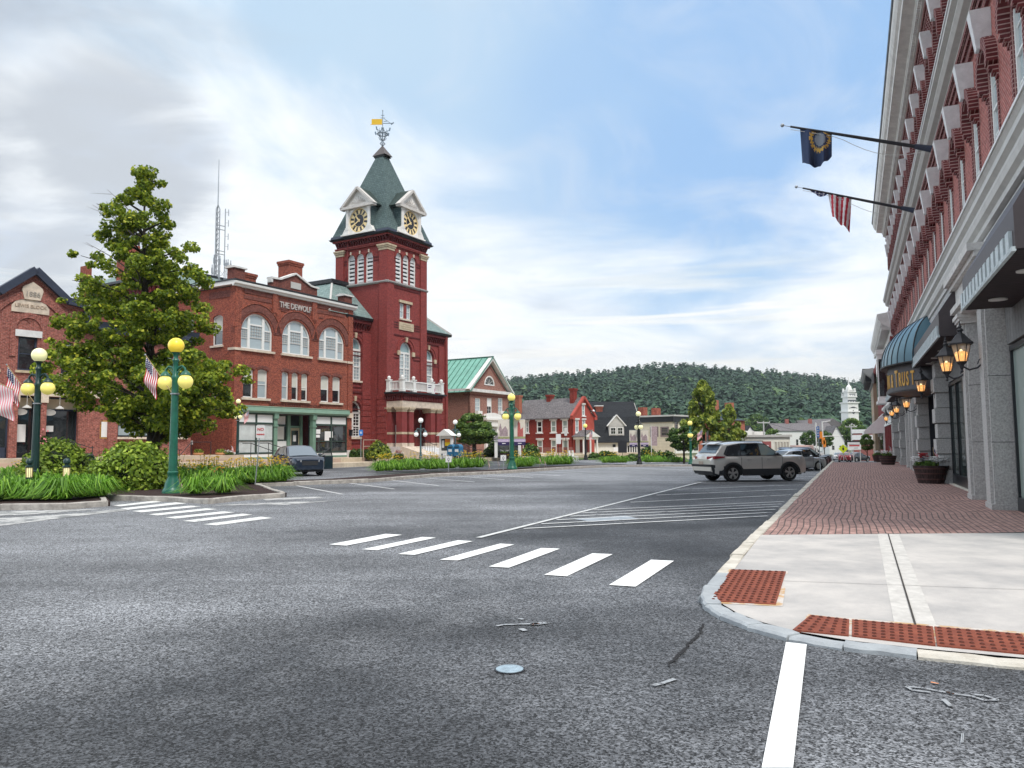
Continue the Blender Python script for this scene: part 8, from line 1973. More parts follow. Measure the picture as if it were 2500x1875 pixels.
for px,lb in ((1095,'small white square sign in the daylilies left of the stick flags'),(1229,'small white square sign just left of the banner lamp')):
 e=post_sign('square_sign',px,1148,41.5 if px<1200 else 44.2,.85,.32,.32,lb,'paper',z=.10,rounded=False);ff=[c_ for c_ in children(e)if c_.name.startswith('sign_face')][0];q=MB();ring(q,[(.055*math.cos(t),.69+.08*math.sin(t))for t in lin(0,5.9,14)],[(.035*math.cos(t),.69+.06*math.sin(t))for t in lin(0,5.9,14)],-.052,-.046);q.box(-.03,.03,-.052,-.046,.58,.60);q.build('emblem',M['sign_navy'],ff)
e=post_sign('crossing_sign',2060,1131,57.5,.95,.02,.02,'bright yellow diamond pedestrian sign standing on the brick pavement','sign_yellow',z=.14,post='trim_lt',rounded=False);s=MB();s.prism([(0,.55),(.34,.89),(0,1.23),(-.34,.89)],-.06,-.04);s=s.build('diamond_face',M['sign_yellow'],e);q=MB();q.prism([(-.05,.78),(.05,.78),(.06,.96),(0,1.0),(-.06,.96)],-.066,-.06);q.sphere((0,-.06,1.05),.04,8,6);q.build('walking_figure',M['iron'],s);MB().tube([(-.25,0,0),(0,0,.6),(.25,0,0)],.02,5).build('stand',M['trim_lt'],e)
e=empty('blue_street_sign',(*at(2003,1140,50)[:2],-.3),-va(2003),'tall narrow blue sign on a thin post among the parked cars','sign');MB().tube([(0,0,0),(-.05,0,2.9)],.03,6).build('post',M['steel'],e);s=MB().box(-.16,.02,-.05,-.03,2.15,2.85).build('sign_face',M['sign_blue'],e);q=MB();[q.box(-.12,-.03,-.055,-.05,2.22+k*.16,2.32+k*.16)for k in range(4)];q.build('white_marks',M['paper'],s)
def box_sign():
 p=at(2086,1100,120);e=empty('marquee_sign',(p[0],p[1],-2.0),-va(2086),'white marquee board with red lettering strip on posts beyond the pavement','sign')
 for x in (-.2,.75):MB().box(x,x+.12,-.05,.05,0,3.2).build('post',M['trim_gray'],e)
 b=MB().box(-.95,.95,-.15,.15,2.25,3.45).build('board',M['panel_white'],e);q=MB();q.box(-.7,.75,-.17,-.15,2.8,2.98);q.build('red_strip',M['sign_red'],b);q=MB();q.box(-.8,.85,-.17,-.15,3.08,3.13);q.box(0,.5,-.17,-.15,2.5,2.55);q.box(-.95,.95,-.18,.18,3.45,3.6);q.build('black_lines',M['iron'],b)
box_sign()
post_sign('info_board',1520,1112,84,2.2,.95,1.3,'dark arch topped notice board before the black roofed house','iron',post='iron',rounded=True)
post_sign('street_name_sign',1382,1125,70,3.1,.25,.75,'thin pole with pale rectangular sign before the red house','trim_lt',post='iron')
post_sign('house_name_sign',1364,1122,78,2.6,.5,1.0,'small hanging white sign near the right end of the red house wall','paper',post='iron')
def mailbox():
 p=at(1103,1116,62);e=empty('mailbox',(p[0],p[1],.30),rad(-28),'pair of round topped blue mailboxes before the tower hall','mailbox')
 for i,x in enumerate((0,.62)):
  pr=[(-.28,.35),(.28,.35),(.28,1.0)]+[(.28*math.cos(a),1.0+.28*math.sin(a))for a in lin(.2,2.94,9)]+[(-.28,1.0)];b=MB().prism([(a+x,z)for a,z in pr],-.25,.3).build('mailbox_body',M['mail_blue'],e);MB().box(x-.16,x+.16,-.26,-.25,.68,.88).build('label_plate',M['paper'],b);MB().box(x-.2,x+.2,-.27,-.25,1.02,1.08).build('slot',M['iron'],b)
  q=MB();[q.box(x+a-.03,x+a+.03,y-.03,y+.03,0,.36)for a in (-.22,.22)for y in (-.18,.22)];q.build('leg',M['iron'],e)
mailbox()
def kiosk():
 p=at(1090,1108,65);e=empty('notice_kiosk',(p[0],p[1],.3),rad(-30),'white gabled notice case with coloured posters beside the porch ramp','notice board')
 q=MB();q.box(-.62,-.48,-.15,.15,0,2.0);q.box(.48,.62,-.15,.15,0,2.0);q.box(-.48,.48,-.13,.13,.5,.75);q.box(-.48,.48,-.13,.13,1.75,2.0);q.build('frame',M['white'],e);MB().prism([(-.82,2.0),(.82,2.0),(0,2.55)],-.4,.4).build('roof',M['white'],e);MB().box(-.48,.48,-.05,.05,.75,1.75).build('case_back',M['glass_dark'],e)
 MB().box(-.1,.4,-.07,-.05,1.45,1.72).build('poster_red',M['orange'],e);MB().box(-.1,.4,-.075,-.055,1.15,1.45).build('poster_yellow',M['yellow'],e);MB().box(-.42,-.2,-.07,-.05,1.0,1.6).build('poster_white',M['paper'],e)
kiosk()
M['petal_white']=mat('petal_white',(.86,.86,.86),.6);M['petal_red']=mat('petal_red',(.45,.02,.03),.6);M['petal_purple']=mat('petal_purple',(.10,.05,.25),.6)
def tub(loc,label,R_=.55,h=.62,rz=0,flowers=((-.45,.4,'petal_white',60),(.0,.3,'petal_red',40),(.3,.3,'petal_white',60)),flag=True,seed=1,n_leaf=500,group='half barrel flower tubs'):
 e=empty('flower_tub',loc,rz,label,'planter',group);rng=np.random.default_rng(seed)
 MB().lathe([(R_*.72,0),(R_*.86,h*.5),(R_,h),(R_*.93,h),(R_*.9,h*.85)],seg=28).build('barrel',M['wood_barrel'],e)
 q=MB()
 for z in (.20,.52,.80):r=R_*(.72+.28*z)+.008;q.lathe([(r,h*z),(r+.006,h*z),(r+.012,h*z+.045),(r+.004,h*z+.045)],seg=28)
 q.build('hoops',M['hoop'],e)
 cent=rng.normal(0,1,(14,3))*np.array([R_*.42,R_*.3,.03])+np.array([0,0,h+.05]);V,F=blobleaves(cent,np.full((14,3),.16)*np.array([1,1,.7]),n_leaf,.06,rng,.2);raw('greenery',V,F,M['leaf_mid'],e)
 for (x,w,m_,k)in flowers:
  q=MB()
  for i in range(k):
   a,r=rng.uniform(0,6.28),w*rng.uniform(0,1)**.5*.5;fx,fy,fz=x*R_*1.6+r*math.cos(a),r*.8*math.sin(a)-.08,h+.17+rng.uniform(-.05,.13)+(.12 if m_=='petal_red' else 0);s=rng.uniform(.036,.055)
   tl=rng.uniform(-.4,.4);q.lathe([(.004,-.012),(s,.006),(s*.8,.010),(.003,.0)],(fx,fy,fz),7)
  q.build('blossoms',M[m_],e)
 if flag:MB().tube([(.15,0,h),(.10,0,h+.62)],.006,5).build('flag_stick',M['brass'],e);us_flag(e,(.10,0,h+.60),Vector((.08,0,-.34)),Vector((.12,0,-.12)),ripple=.02)
 return e
tp=tn(30.0,-2.42);tub((tp[0],tp[1],.15),'large half barrel with white, red and purple flowers on the brick pavement',.56,.60,rad(-10),((-.52,.36,'petal_white',70),(-.28,.34,'petal_red',60),(-.32,.2,'petal_purple',30),(.30,.60,'petal_white',150)),seed=5,n_leaf=900)
tp=tn(52.5,-1.95);tub((tp[0],tp[1],.15),'farther half barrel with white and pink flowers near the red posts',.50,.55,0,((-.3,.4,'petal_white',50),(.2,.3,'petal_white',20)),seed=6)
tp=tn(62.5,-1.7);tub((tp[0],tp[1],.08),'farthest small flower tub by the white awning',.42,.5,0,((-.2,.4,'petal_white',50),),seed=7,flag=False)
p=at(973,1118,59.5);tub((p[0],p[1],.30),'half barrel with dark red and white flowers before the porch wall',.42,.42,0,((-.35,.4,'petal_white',20),(0,.5,'petal_red',60),(.4,.3,'petal_white',20)),seed=8,flag=False)
p=at(560,1127,50.8);tub((p[0],p[1],.60),'dark tub of white petunias beside the slim lamp before the green shopfront',.42,.42,0,((0,.6,'petal_white',50),),seed=9)
p=at(1232,1118,70);tub((p[0],p[1],.15),'dark tub with white flowers before the white doorway pergola',.5,.6,0,((-.3,.3,'petal_white',20),(.3,.3,'petal_white',20)),seed=10,flag=False)
def pot(px,Y,z,label,r=.3,h=.55):
 p=at(px,1120,Y);e=empty('terracotta_pot',(p[0],p[1],z),0,label,'planter','terracotta pots by the green shopfront');MB().lathe([(r*.65,0),(r*.95,h-.1),(r*1.08,h-.1),(r*1.08,h),(r*.9,h),(r*.85,h-.08)],seg=20).build('pot',M['terracotta'],e,smooth=40)
 rng=np.random.default_rng(int(px));V,F=blobleaves(np.array([[0,0,h+.08]]),np.array([[r*1.1,r*1.1,.18]]),220,.07,rng,.2);raw('plant',V,F,M['leaf_yellowgreen'],e)
pot(484,51.5,.6,'left terracotta pot behind the black stair rail');pot(538,51.5,.6,'right terracotta pot beside the tub of white petunias')
def rail(pts,posts,label,loc,rz,name='handrail',r=.025):
 e=empty(name,loc,rz,label,'railing');MB().tube(pts,r,6).build('rail',M['iron'],e);q=MB()
 for (x,y,z0,z1)in posts:q.tube([(x,y,z0),(x,y,z1)],r*.9,6)
 q.build('post',M['iron'],e);return e
for px,Y,lb in ((612,50.0,'left black handrail on the steps before the green shopfront'),(655,50.6,'right black handrail on the steps before the green shopfront')):
 p=at(px,1120,Y);rail([(0,.8,1.45),(0,0,1.45),(0,-2.0,.95),(0,-2.3,.95)],[(0,.0,.3,1.45),(0,-2.0,-.1,.95)],lb,(p[0],p[1],.3),LF.rz)
p=at(476,1125,50.5);rail([(-1.2,0,.35),(-.3,0,1.25),(1.2,0,1.25)],[(-.3,0,0,1.25),(1.2,0,0,1.25),(-1.2,0,0,.4)],'black stair rail in front of the left terracotta pot',(p[0],p[1],.6),LF.rz)
p=at(427,1125,48.5);rail([(-1.0,0,1.25),(.3,0,.75),(.5,0,.75)],[(.3,0,0,.8),(-1.0,0,0,1.25),(-.2,0,0,1.0)],'black stair rail behind the bright green lamp post',(p[0],p[1],.6),LF.rz)
p=at(212,1112,45.0);rail([(-1.3,0,1.35),(.2,0,.85),(.4,0,.85)],[(.3,0,0,.95),(-1.2,0,0,1.35)],'black handrail above the green litter bin',(p[0],p[1],.7),GF.rz)
for px,lb in ((1142,'left black handrail before the green roofed building'),(1163,'right black handrail before the green roofed building')):p=at(px,1118,64);rail([(0,1.5,1.35),(0,0,.75),(0,-.6,.75)],[(0,1.4,0,1.3),(0,0,-.2,.75)],lb,(p[0],p[1],.35),LF.rz)
for px,lb in ((40,'pink rose bush in a pot left of the dark lamp post'),(112,'pink rose bush in a pot right of the dark lamp post')):
 p=at(px,1110,44.5);e=bush(px,1110,44.5,1.0,.75,lb,leaf='leaf_dark',n=500,size=.10,seed=int(px),z=1.55,name='rose_bush',cat='rose bush');rng=np.random.default_rng(int(px));q=MB();[q.sphere(tuple(rng.normal(0,.25,3)+np.array([0,-.2,.5])),.055,6,5)for _ in range(16)];q.build('blossoms',M['flag_pink'],e);MB().lathe([(.22,-.55),(.3,0)],seg=12).build('pot',M['lamp_dark'],e)
p=at(1232,1118,72);e=empty('white_pergola',(p[0]+.15,p[1],.3),rad(4),'low white framed porch with grey roof before the red house','porch')
q=MB();[q.box(x-.14,x+.14,-.12,.12,0,1.55)for x in (-.95,.45,1.25)];q.box(-1.15,1.45,-.2,.2,1.55,1.75);q.build('frame',M['white'],e);MB().box(-.85,1.2,.1,.2,0,1.55).build('glass_wall',M['glass_shop'],e);MB().hexa([(-1.2,-.3,1.75),(1.5,-.3,1.75),(1.5,2.5,1.75),(-1.2,2.5,1.75)],[(.0,1.6,2.9),(1.4,1.6,2.9),(1.4,2.4,2.9),(.0,2.4,2.9)]).build('roof',M['shingle_gray'],e)
def chair(px,Y,label):
 p=at(px,1125,Y);e=empty('garden_chair',(p[0],p[1],gz(p[0],p[1])+.08),1.2,label,'chair','white garden chairs before the red house');MB().box(-.25,.25,-.25,.25,.38,.43).build('seat',M['white'],e);MB().box(-.25,.25,.2,.26,.43,.95).build('backrest',M['white'],e)
 for x in (-.22,.22):
  for y in (-.22,.22):MB().box(x-.025,x+.025,y-.025,y+.025,0,.38).build('leg',M['white'],e)
chair(1396,72,'left of two white garden chairs before the red house porch');chair(1404,72.5,'right of two white garden chairs before the red house porch')
def mast():
 b0=at(528,690,84);zt=lambda py:1.6+(1088-py)*84/1880;e=empty('radio_mast',(b0[0],b0[1],14.0),0,'thin grey lattice radio mast with whip antenna rising behind the brick block','antenna mast');o=14.0
 q=MB();s=.22
 for k in range(3):a=k*2.09;q.tube([(s*math.cos(a),s*math.sin(a),0),(s*math.cos(a),s*math.sin(a),zt(500)-o),(0,0,zt(488)-o)],.06,5)
 z=.5
 while z<zt(505)-o:
  for k in range(3):a,b_=k*2.09,(k+1)*2.09;q.tube([(s*math.cos(a),s*math.sin(a),z),(s*math.cos(b_),s*math.sin(b_),z+.6)],.032,4)
  z+=.6
 q.build('lattice',M['steel'],e);MB().tube([(0,0,zt(490)-o),(0,0,zt(373)-o)],[.065,.035],6).build('whip',M['steel'],e)
 q=MB();x2=.85;q.tube([(x2,0,zt(632)-o),(x2,0,zt(499)-o)],.055,6)
 for py in (540,550,604,612):q.tube([(0,0,zt(py)-o),(x2,0,zt(py+4)-o)],.05,5)
 for py in (508,535,569,595):q.tube([(x2,0,zt(py)-o),(x2+.36,0,zt(py)-o)],.02,5);q.tube([(x2+.36,0,zt(py-7)-o),(x2+.36,0,zt(py+9)-o)],.045,5)
 q.build('dipole_array',M['steel'],e)
 q=MB()
 for x,t in ((-.3,615),(.35,618),(.85,620),(1.05,628),(1.25,627),(1.55,630),(-.5,640)):q.tube([(x,0,0),(x,0,zt(t)-o)],.05,5);q.box(x-.07,x+.07,-.07,.07,zt(t+22)-o,zt(t+8)-o)
 for x in (-.2,.1,.4,.9):q.tube([(x-.35,0,zt(668)-o),(x,0,zt(655)-o),(x+.35,0,zt(668)-o)],.03,5)
 q.build('small_antennas',M['steel'],e)
mast()
def pole(px,pyt,Y,label,arm=1.2,m='trim_gray',r=.13):
 p=at(px,1095,Y);zb=-2.2;zt=1.6+(1078-pyt)*Y/1880;e=empty('utility_pole',(p[0],p[1],zb),0,label,'utility pole');MB().tube([(0,0,0),(0,0,zt-zb)],r,8).build('pole',M[m],e);q=MB();q.box(-arm,arm,-.08,.08,zt-zb-.4,zt-zb-.2)
 for x in (-arm,0,arm):q.box(x-.06,x+.06,-.06,.06,zt-zb-.2,zt-zb)
 q.build('crossarm',M[m],e);return (p[0],p[1],zt-.1)
w1=pole(1866,1028,150,'utility pole rising behind the low diner');w2=pole(2080,1040,170,'utility pole with two crossarms left of the marquee sign')
e=empty('overhead_wire',w1,0,'thin wire strung between the two utility poles','wire');d=Vector(w2)-Vector(w1);MB().tube([tuple(d*t+Vector((0,0,-1.6*math.sin(math.pi*t))))for t in lin(0,1,12)],.03,4).build('wire',M['iron'],e);d2=Vector((-60,30,1));MB().tube([tuple(d2*t+Vector((0,0,-1.2*math.sin(math.pi*t))))for t in lin(0,1,12)],.03,4).build('wire',M['iron'],e)
def signal(px,pyt,pyb,Y,label,armdx,pya,heads):
 p=at(px,pyb,Y);zb=-2.0;zt=1.6+(1078-pyt)*Y/1880;e=empty('traffic_signal',(p[0],p[1],zb),0,label,'traffic signal');MB().tube([(0,0,0),(0,0,zt-zb)],.11,8).build('pole',M['trim_lt'],e)
 za=1.6+(1078-pya)*Y/1880-zb;MB().tube([(0,0,za),(armdx*Y/1880,0,za+.15)],.07,6).build('mast_arm',M['trim_lt'],e)
 for dx,py in heads:z=1.6+(1078-py)*Y/1880-zb;h=MB().box(dx*Y/1880-.2,dx*Y/1880+.2,-.35,.0,z-.55,z+.55).build('signal_head',M['orange'],e)
signal(1994,1033,1098,120,'white traffic signal pole with long mast arm',65,1067,((10,1063),));signal(2010,1030,1098,126,'second traffic signal pole with orange signal heads',20,1031,((0,1077),(2,1084)))
# vehicles: x forward, y left, z up, origin on the road midway between the axles
def carpaint(name,col,metal=.5,rough=.3):
 m=mat(name,col,rough,metal=metal,spec=.5,coat=1.0);return m
M['paint_silver']=carpaint('paint_silver',(.66,.64,.60),.35,.30);M['paint_silver2']=carpaint('paint_silver2',(.50,.52,.54),.5);M['paint_black']=carpaint('paint_black',(.012,.014,.018),.3);M['paint_navy']=carpaint('paint_navy',(.012,.025,.05),.3)
M['paint_red_car']=carpaint('paint_red_car',(.35,.03,.04),.3);M['paint_white_car']=carpaint('paint_white_car',(.72,.72,.72),.1)
M['cladding']=mat('cladding',(.028,.030,.034),.6);M['tail_red']=mat('tail_red',(.30,.015,.03),.15,coat=1.0);M['head_clear']=mat('head_clear',(.55,.58,.62),.15,coat=1.0);M['rim']=mat('rim',(.55,.55,.55),.3,metal=.8);M['rim_dark']=mat('rim_dark',(.05,.05,.055),.4);M['car_glass']=glassmat('car_glass',(.012,.016,.020),.03,1.0);M['screen_glass']=glassmat('screen_glass',(.10,.14,.18),.03,1.0)
M['car_glass_lt']=glassmat('car_glass_lt',(.20,.27,.28),.04,1.0)
def wheel(parent,x,y,r,side,w=.23,spokes=5,sub=True):
 e=MB();hw=w/2
 e.lathe([(r*.66,-hw),(r*.93,-hw),(r,-hw*.72),(r,hw*.72),(r*.93,hw),(r*.66,hw)],seg=32);e.f=e.f[:-2];e.m=e.m[:-2];e.xf(Matrix.Rotation(math.pi/2,4,'X'));e.xf(T_(x,y,r));t=e.build('wheel',M['black_rubber'],parent,smooth=40)
 q=MB();q.lathe([(.02,0),(r*.66,0),(r*.68,.03),(r*.70,.0),(r*.68,-.06),(.02,-.06)],seg=32);q.xf(Matrix.Rotation(-math.pi/2*side,4,'X'));q.xf(T_(x,y+side*(hw*.55),r));q.build('rim_back',M['rim_dark'],t)
 q=MB()
 for k in range(spokes):
  a=2*math.pi*k/spokes+.3
  for da in (-.17,.17):q.beam((.05*math.cos(a),.05*math.sin(a),.0),(r*.66*math.cos(a+da),r*.66*math.sin(a+da),.0),.045,.03)
 ringv=[(r*.66*math.cos(i*math.pi/16),r*.66*math.sin(i*math.pi/16),0)for i in range(33)];q.tube(ringv,.018,5);q.lathe([(.07,-.01),(.07,.02),(.03,.03)],(0,0,0),12)
 q.xf(Matrix.Rotation(-math.pi/2*side,4,'X'));q.xf(T_(x,y+side*(hw*.75),r));q.build('rim',M['rim'],t)
 return t
def build_car(label,paint,S,loc,heading,name='parked_car',cat='car',group=None,door_open=False):
 """S: wheelbase, half width, wheel radius, overhangs, height profile"""
 e=empty(name,loc,math.pi/2-heading,label,cat,group);wb,W,r,fo,ro=S['wb'],S['w']/2,S['r'],S['fo'],S['ro'];xf,xr=wb/2,-wb/2;x0,x1=xr-ro,xf+fo
 belt,hood,roof,sill,arch_r=S['belt'],S['hood'],S['roof'],S['sill'],S['r']*S.get('ar',1.16)
 cab0,cabr0,cabr1,cab1=S['cab']
 deck=S.get('deck',belt)
 xs=sorted(set([x0+(x1-x0)*i/44 for i in range(45)]+[xf+arch_r*math.cos(a)for a in lin(0,math.pi,9)]+[xr+arch_r*math.cos(a)for a in lin(0,math.pi,9)]+[cab0,cab1]))
 xs=[x for i,x in enumerate(xs)if i==0 or x-xs[i-1]>.012]
 def bottom(x):
  for c in (xf,xr):
   if abs(x-c)<arch_r:return max(sill,r*.95+math.sqrt(max(0,arch_r**2-(x-c)**2))*1.0-.02)
  e_=0
  if x>xf:e_=.10*((x-xf-arch_r)/max(.01,fo-arch_r))**2 if x>xf+arch_r else 0
  if x<xr:e_=.16*((xr-arch_r-x)/max(.01,ro-arch_r))**2 if x<xr-arch_r else 0
  return sill+e_
 def top(x):
  if x>=cab1:u=(x-cab1)/(x1-cab1);return belt+(hood-belt)*min(1,u*1.3)-(.30*max(0,(u-.82)/.18)**2)*.55
  if x<=cab0:u=(cab0-x)/max(.01,cab0-x0);return deck-.06*u-.12*max(0,(u-.8)/.2)**2
  return belt
 def wid(x):
  u=(x-x0)/(x1-x0);k=1.0
  if u<.12:k=1-.13*(1-u/.12)**2
  if u>.86:k=1-.22*((u-.86)/.14)**2
  return W*k
 rows=[]
 for x in xs:
  b,t,w=bottom(x),top(x),wid(x);m1=b+(t-b)*.30;m2=b+(t-b)*.72
  half=[(w*.95,b),(w*1.0,m1),(w*1.0,m2),(w*.965,t-.03),(w*.90,t),(w*.5,t+.025),(0,t+.035)]
  rows.append([(x,-y,z)for y,z in half]+[(x,y,z)for y,z in half[::-1][1:]])
 q=MB();q.grid(rows,0,flip=False);n=len(rows[0])
 q.add(rows[0],[tuple(range(n))]);q.add(rows[-1],[tuple(reversed(range(n)))]);q.build('body',M[paint],e,smooth=38)
 MB().box(x0+.25,x1-.25,-W*.80,W*.80,sill-.03,sill+.25).build('underbody',M['cladding'],e)
 wh=MB()
 for c in (xf,xr):wh.box(c-arch_r*.98,c+arch_r*.98,-W*.93,W*.93,sill+.1,r+arch_r*.93)
 wh.build('wheel_housing',M['cladding'],e)
 zr=roof;gw0,gw1=W*.93,W*.74
 def g_sec(x):
  if x>cabr1:u=(x-cabr1)/(cab1-cabr1);z=zr-(zr-belt)*u-.02*math.sin(u*math.pi)
  elif x<cabr0:u=(cabr0-x)/(cabr0-cab0);z=(zr-S.get('rdrop',.06))-(zr-S.get('rdrop',.06)-deck)*u**S.get('rpow',1.1)
  else:u=(x-cabr0)/(cabr1-cabr0);z=zr-S.get('rdrop',.06)*(1-u)**1.6+.03*math.sin(math.pi*u)
  return z
 gx=lin(cab0,cabr0,7)+lin(cabr0,cabr1,10)[1:]+lin(cabr1,cab1,8)[1:];rows=[]
 for x in gx:
  z=max(g_sec(x),belt+.005);f=min(1,(z-belt)/(zr-belt));w=gw0+(gw1-gw0)*f;half=[(gw0,belt-.03),(gw0+(w-gw0)*.5,belt+(z-belt)*.5),(w,z-.05*f),(w-.07*f-.02,z),(w*.5,z+.02*f),(0,z+.03*f)]
  rows.append([(x,-y,zz_)for y,zz_ in half]+[(x,y,zz_)for y,zz_ in half[::-1][1:]])
 q=MB();q.grid(rows);q.build('cabin',M[paint],e,smooth=38)
 def wy(z):f=(z-belt)/(zr-belt);return gw0+(gw1-gw0)*f+.012
 def side_panel(name,pts,m,s):
  v=[(x,s*(wy(z)+(.006 if m!='cladding' else 0)),z)for x,z in pts];MB().add(v,[tuple(range(len(v)))if s<0 else tuple(reversed(range(len(v))))]).build(name,M[m],e)
 for s in (-1,1):
  if S.get('dlo'):side_panel('window_surround',[(x,z)for x,z in S['dlo']],'cladding',s)
  for i,pts in enumerate(S['windows']):side_panel('side_window',pts,S.get('wglass',['car_glass']*9)[i],s)
 def screen(name,xa,xb,m,k0=.10,k1=.90,sgn=1):
  vs=[]
  for u in (k0,k1):
   x=xa+(xb-xa)*u;z=g_sec(x)+.012;f=(z-belt)/(zr-belt);w=(gw0+(gw1-gw0)*f)*.90;vs.append((x+.012*sgn,w,z))
  (xa_,wa,za),(xb_,wb_,zb_)=vs;P=[[(xa_,wa*t,za+.026*(1-t*t))for t in lin(-1,1,9)],[(xb_,wb_*t,zb_+.026*(1-t*t))for t in lin(-1,1,9)]]
  MB().grid(P,flip=sgn>0).build(name,M[m],e)
 screen('windscreen',cabr1,cab1,S.get('scr','car_glass'),.08,.92,1);screen('rear_screen',cabr0,cab0,S.get('rscr','car_glass'),.10,S.get('rs1',.85),-1)
 for x,s in ((xf,-1),(xf,1),(xr,-1),(xr,1)):wheel(e,x,s*(W-.13),r,s,spokes=S.get('spokes',5))
 for s in (-1,1):
  m_=MB();m_.sphere((cab1-.42,s*(W+.10),belt+.10),.1,12,8,sc=(.9,1.1,.75));m_.box(cab1-.46,cab1-.38,min(s*W*.9,s*(W+.05)),max(s*W*.9,s*(W+.05)),belt+.03,belt+.08);m_.build('mirror',M[S.get('mir',paint)],e,smooth=40)
  for hx in S['handles']:MB().box(hx-.09,hx+.09,s*(W+.012)-.015,s*(W+.012)+.015,belt-.15,belt-.12).build('door_handle',M['rim'],e)
  dl=MB()
  for dx in S['doors']:dl.box(dx-.006,dx+.006,s*W-.004 if s>0 else s*W-.006,s*W+.006 if s>0 else s*W+.004,sill+.12,belt-.04)
  dl.build('door_gap',M['cladding'],e)
  tl=MB();tz=S['tailz'];tl.hexa([(x0+.02,s*W*.50,tz-.05),(x0+.55,s*(W+.004),tz+.02),(x0+.62,s*(W+.004),tz+.07),(x0+.02,s*W*.50,tz+.07)],[(x0-.012,s*W*.52,tz-.05),(x0+.12,s*(W*.955+.02),tz-.04),(x0+.12,s*(W*.955+.02),tz+.09),(x0-.012,s*W*.52,tz+.07)]);tl.build('taillight',M['tail_red'],e)
  hl=MB();hz_=S['headz'];hl.hexa([(x1-.42,s*(wid(x1-.42)+.006),hz_+.02),(x1-.10,s*(wid(x1-.10)*.97+.006),hz_-.06),(x1-.10,s*(wid(x1-.10)*.97+.006),hz_+.07),(x1-.42,s*(wid(x1-.42)+.006),hz_+.09)],[(x1-.40,s*W*.8,hz_+.02),(x1+.015,s*W*.50,hz_-.05),(x1+.015,s*W*.50,hz_+.05),(x1-.40,s*W*.8,hz_+.09)]);hl.build('headlight',M['head_clear'],e)
 if S.get('clad'):
  q=MB()
  for s in (-1,1):
   q.box(xr+arch_r,xf-arch_r,s*(W+.012)-.02,s*(W+.012)+.02,sill-.04,sill+.24)
   for c in (xr,xf):
    for i in range(16):
     a,b_=math.pi*i/16,math.pi*(i+1)/16;pa=(c+arch_r*1.03*math.cos(a),s*(W+.008),r*.95+arch_r*1.0*math.sin(a));pb=(c+arch_r*1.03*math.cos(b_),s*(W+.008),r*.95+arch_r*1.0*math.sin(b_));q.beam(pa,pb,.07,.085)
  pr=MB();rows=[]
  for x in lin(x0-.03,xr-arch_r*1.0,5):
   w=wid(x)+.012;rows.append([(x,-w,sill+.02+.20*(1-(x-x0)/ro)**2*.3),(x,-w,.62-.10*((x-x0)/ro)),(x,w,.62-.10*((x-x0)/ro)),(x,w,sill+.02)])
  q.hexa([(x0+.10,-W*.86,.34),(x0+.60,-W-.012,.30),(x0+.60,-W-.012,.66),(x0-.035,-W*.90,.74)],[(x0+.10,W*.86,.34),(x0+.60,W+.012,.30),(x0+.60,W+.012,.66),(x0-.035,W*.90,.74)])
  q.box(x0+.1,x0+.5,-W*.82,W*.82,sill+.02,.45);q.box(x1-.45,x1+.01,-W*.72,W*.72,sill+.02,.48)
  q.build('black_cladding',M['cladding'],e)
  for s in (-1,1):MB().box(cabr0-.1,cabr1+.05,s*gw1*.92-.02,s*gw1*.92+.02,zr+.02,zr+.06).build('roof_rail',M['rim'],e)
  MB().hexa([(cabr0-.28,-gw1*.85,zr-.10),(cabr0-.28,gw1*.85,zr-.10),(cabr0+.1,gw1*.9,zr-.02),(cabr0+.1,-gw1*.9,zr-.02)],[(cabr0-.30,-gw1*.85,zr-.07),(cabr0-.30,gw1*.85,zr-.07),(cabr0+.1,gw1*.9,zr+.02),(cabr0+.1,-gw1*.9,zr+.02)]).build('spoiler',M[paint],e)
 gr=MB();gr.box(x1-.04,x1+.012,-W*.45,W*.45,hood-.42,hood-.20);gr.build('grille',M['cladding'],e)
 MB().box(x0-.03,x0-.015,-.17,.17,S['tailz']-.28,S['tailz']-.14).build('number_plate',M['plate'],e)
 return e
M['plate']=mat('plate',(.42,.34,.28),.5)
SUV=dict(wb=2.70,w=1.84,r=.36,fo=.93,ro=.96,belt=1.06,hood=1.07,roof=1.66,sill=.30,ar=1.22,cab=(-2.12,-1.72,.22,1.08),deck=1.10,rdrop=.10,rpow=1.0,handles=(-.60,.34),doors=(-.95,.02,1.0),tailz=1.0,headz=.92,clad=True,rs1=.80,dlo=[(1.02,1.085),(.30,1.575),(-.1,1.615),(-.95,1.60),(-1.52,1.50),(-1.74,1.16),(-1.60,1.085)],windows=[[(.02,1.10),(.92,1.12),(.30,1.54),(-.02,1.585)],[(-.93,1.09),(-.04,1.10),(-.08,1.585),(-.90,1.56)],[(-1.62,1.13),(-.99,1.09),(-.96,1.555),(-1.45,1.47)]],wglass=['car_glass_lt','car_glass','car_glass'],rscr='screen_glass',mir='paint_black')
SEDAN=dict(wb=2.72,w=1.82,r=.33,fo=.90,ro=1.02,belt=.92,hood=.86,roof=1.44,sill=.22,ar=1.14,cab=(-1.85,-1.05,.12,.98),deck=1.00,handles=(-.6,.35),doors=(-.95,-.05,.85),tailz=.85,headz=.66,rdrop=.05,spokes=9,windows=[[(-.02,.97),(.80,.97),(.20,1.36),(-.04,1.38)],[(-.98,.98),(-.08,.97),(-.10,1.38),(-.85,1.33)]])
HATCH=dict(wb=2.55,w=1.80,r=.33,fo=.85,ro=.72,belt=.98,hood=.98,roof=1.55,sill=.24,ar=1.16,cab=(-1.75,-1.35,.25,1.05),deck=1.0,handles=(-.5,.4),doors=(-.9,.0,.9),tailz=.95,headz=.78,rdrop=.08,windows=[[(.02,1.02),(.85,1.02),(.25,1.44),(-.02,1.48)],[(-.9,1.02),(-.04,1.02),(-.08,1.48),(-.88,1.45)]],scr='screen_glass')
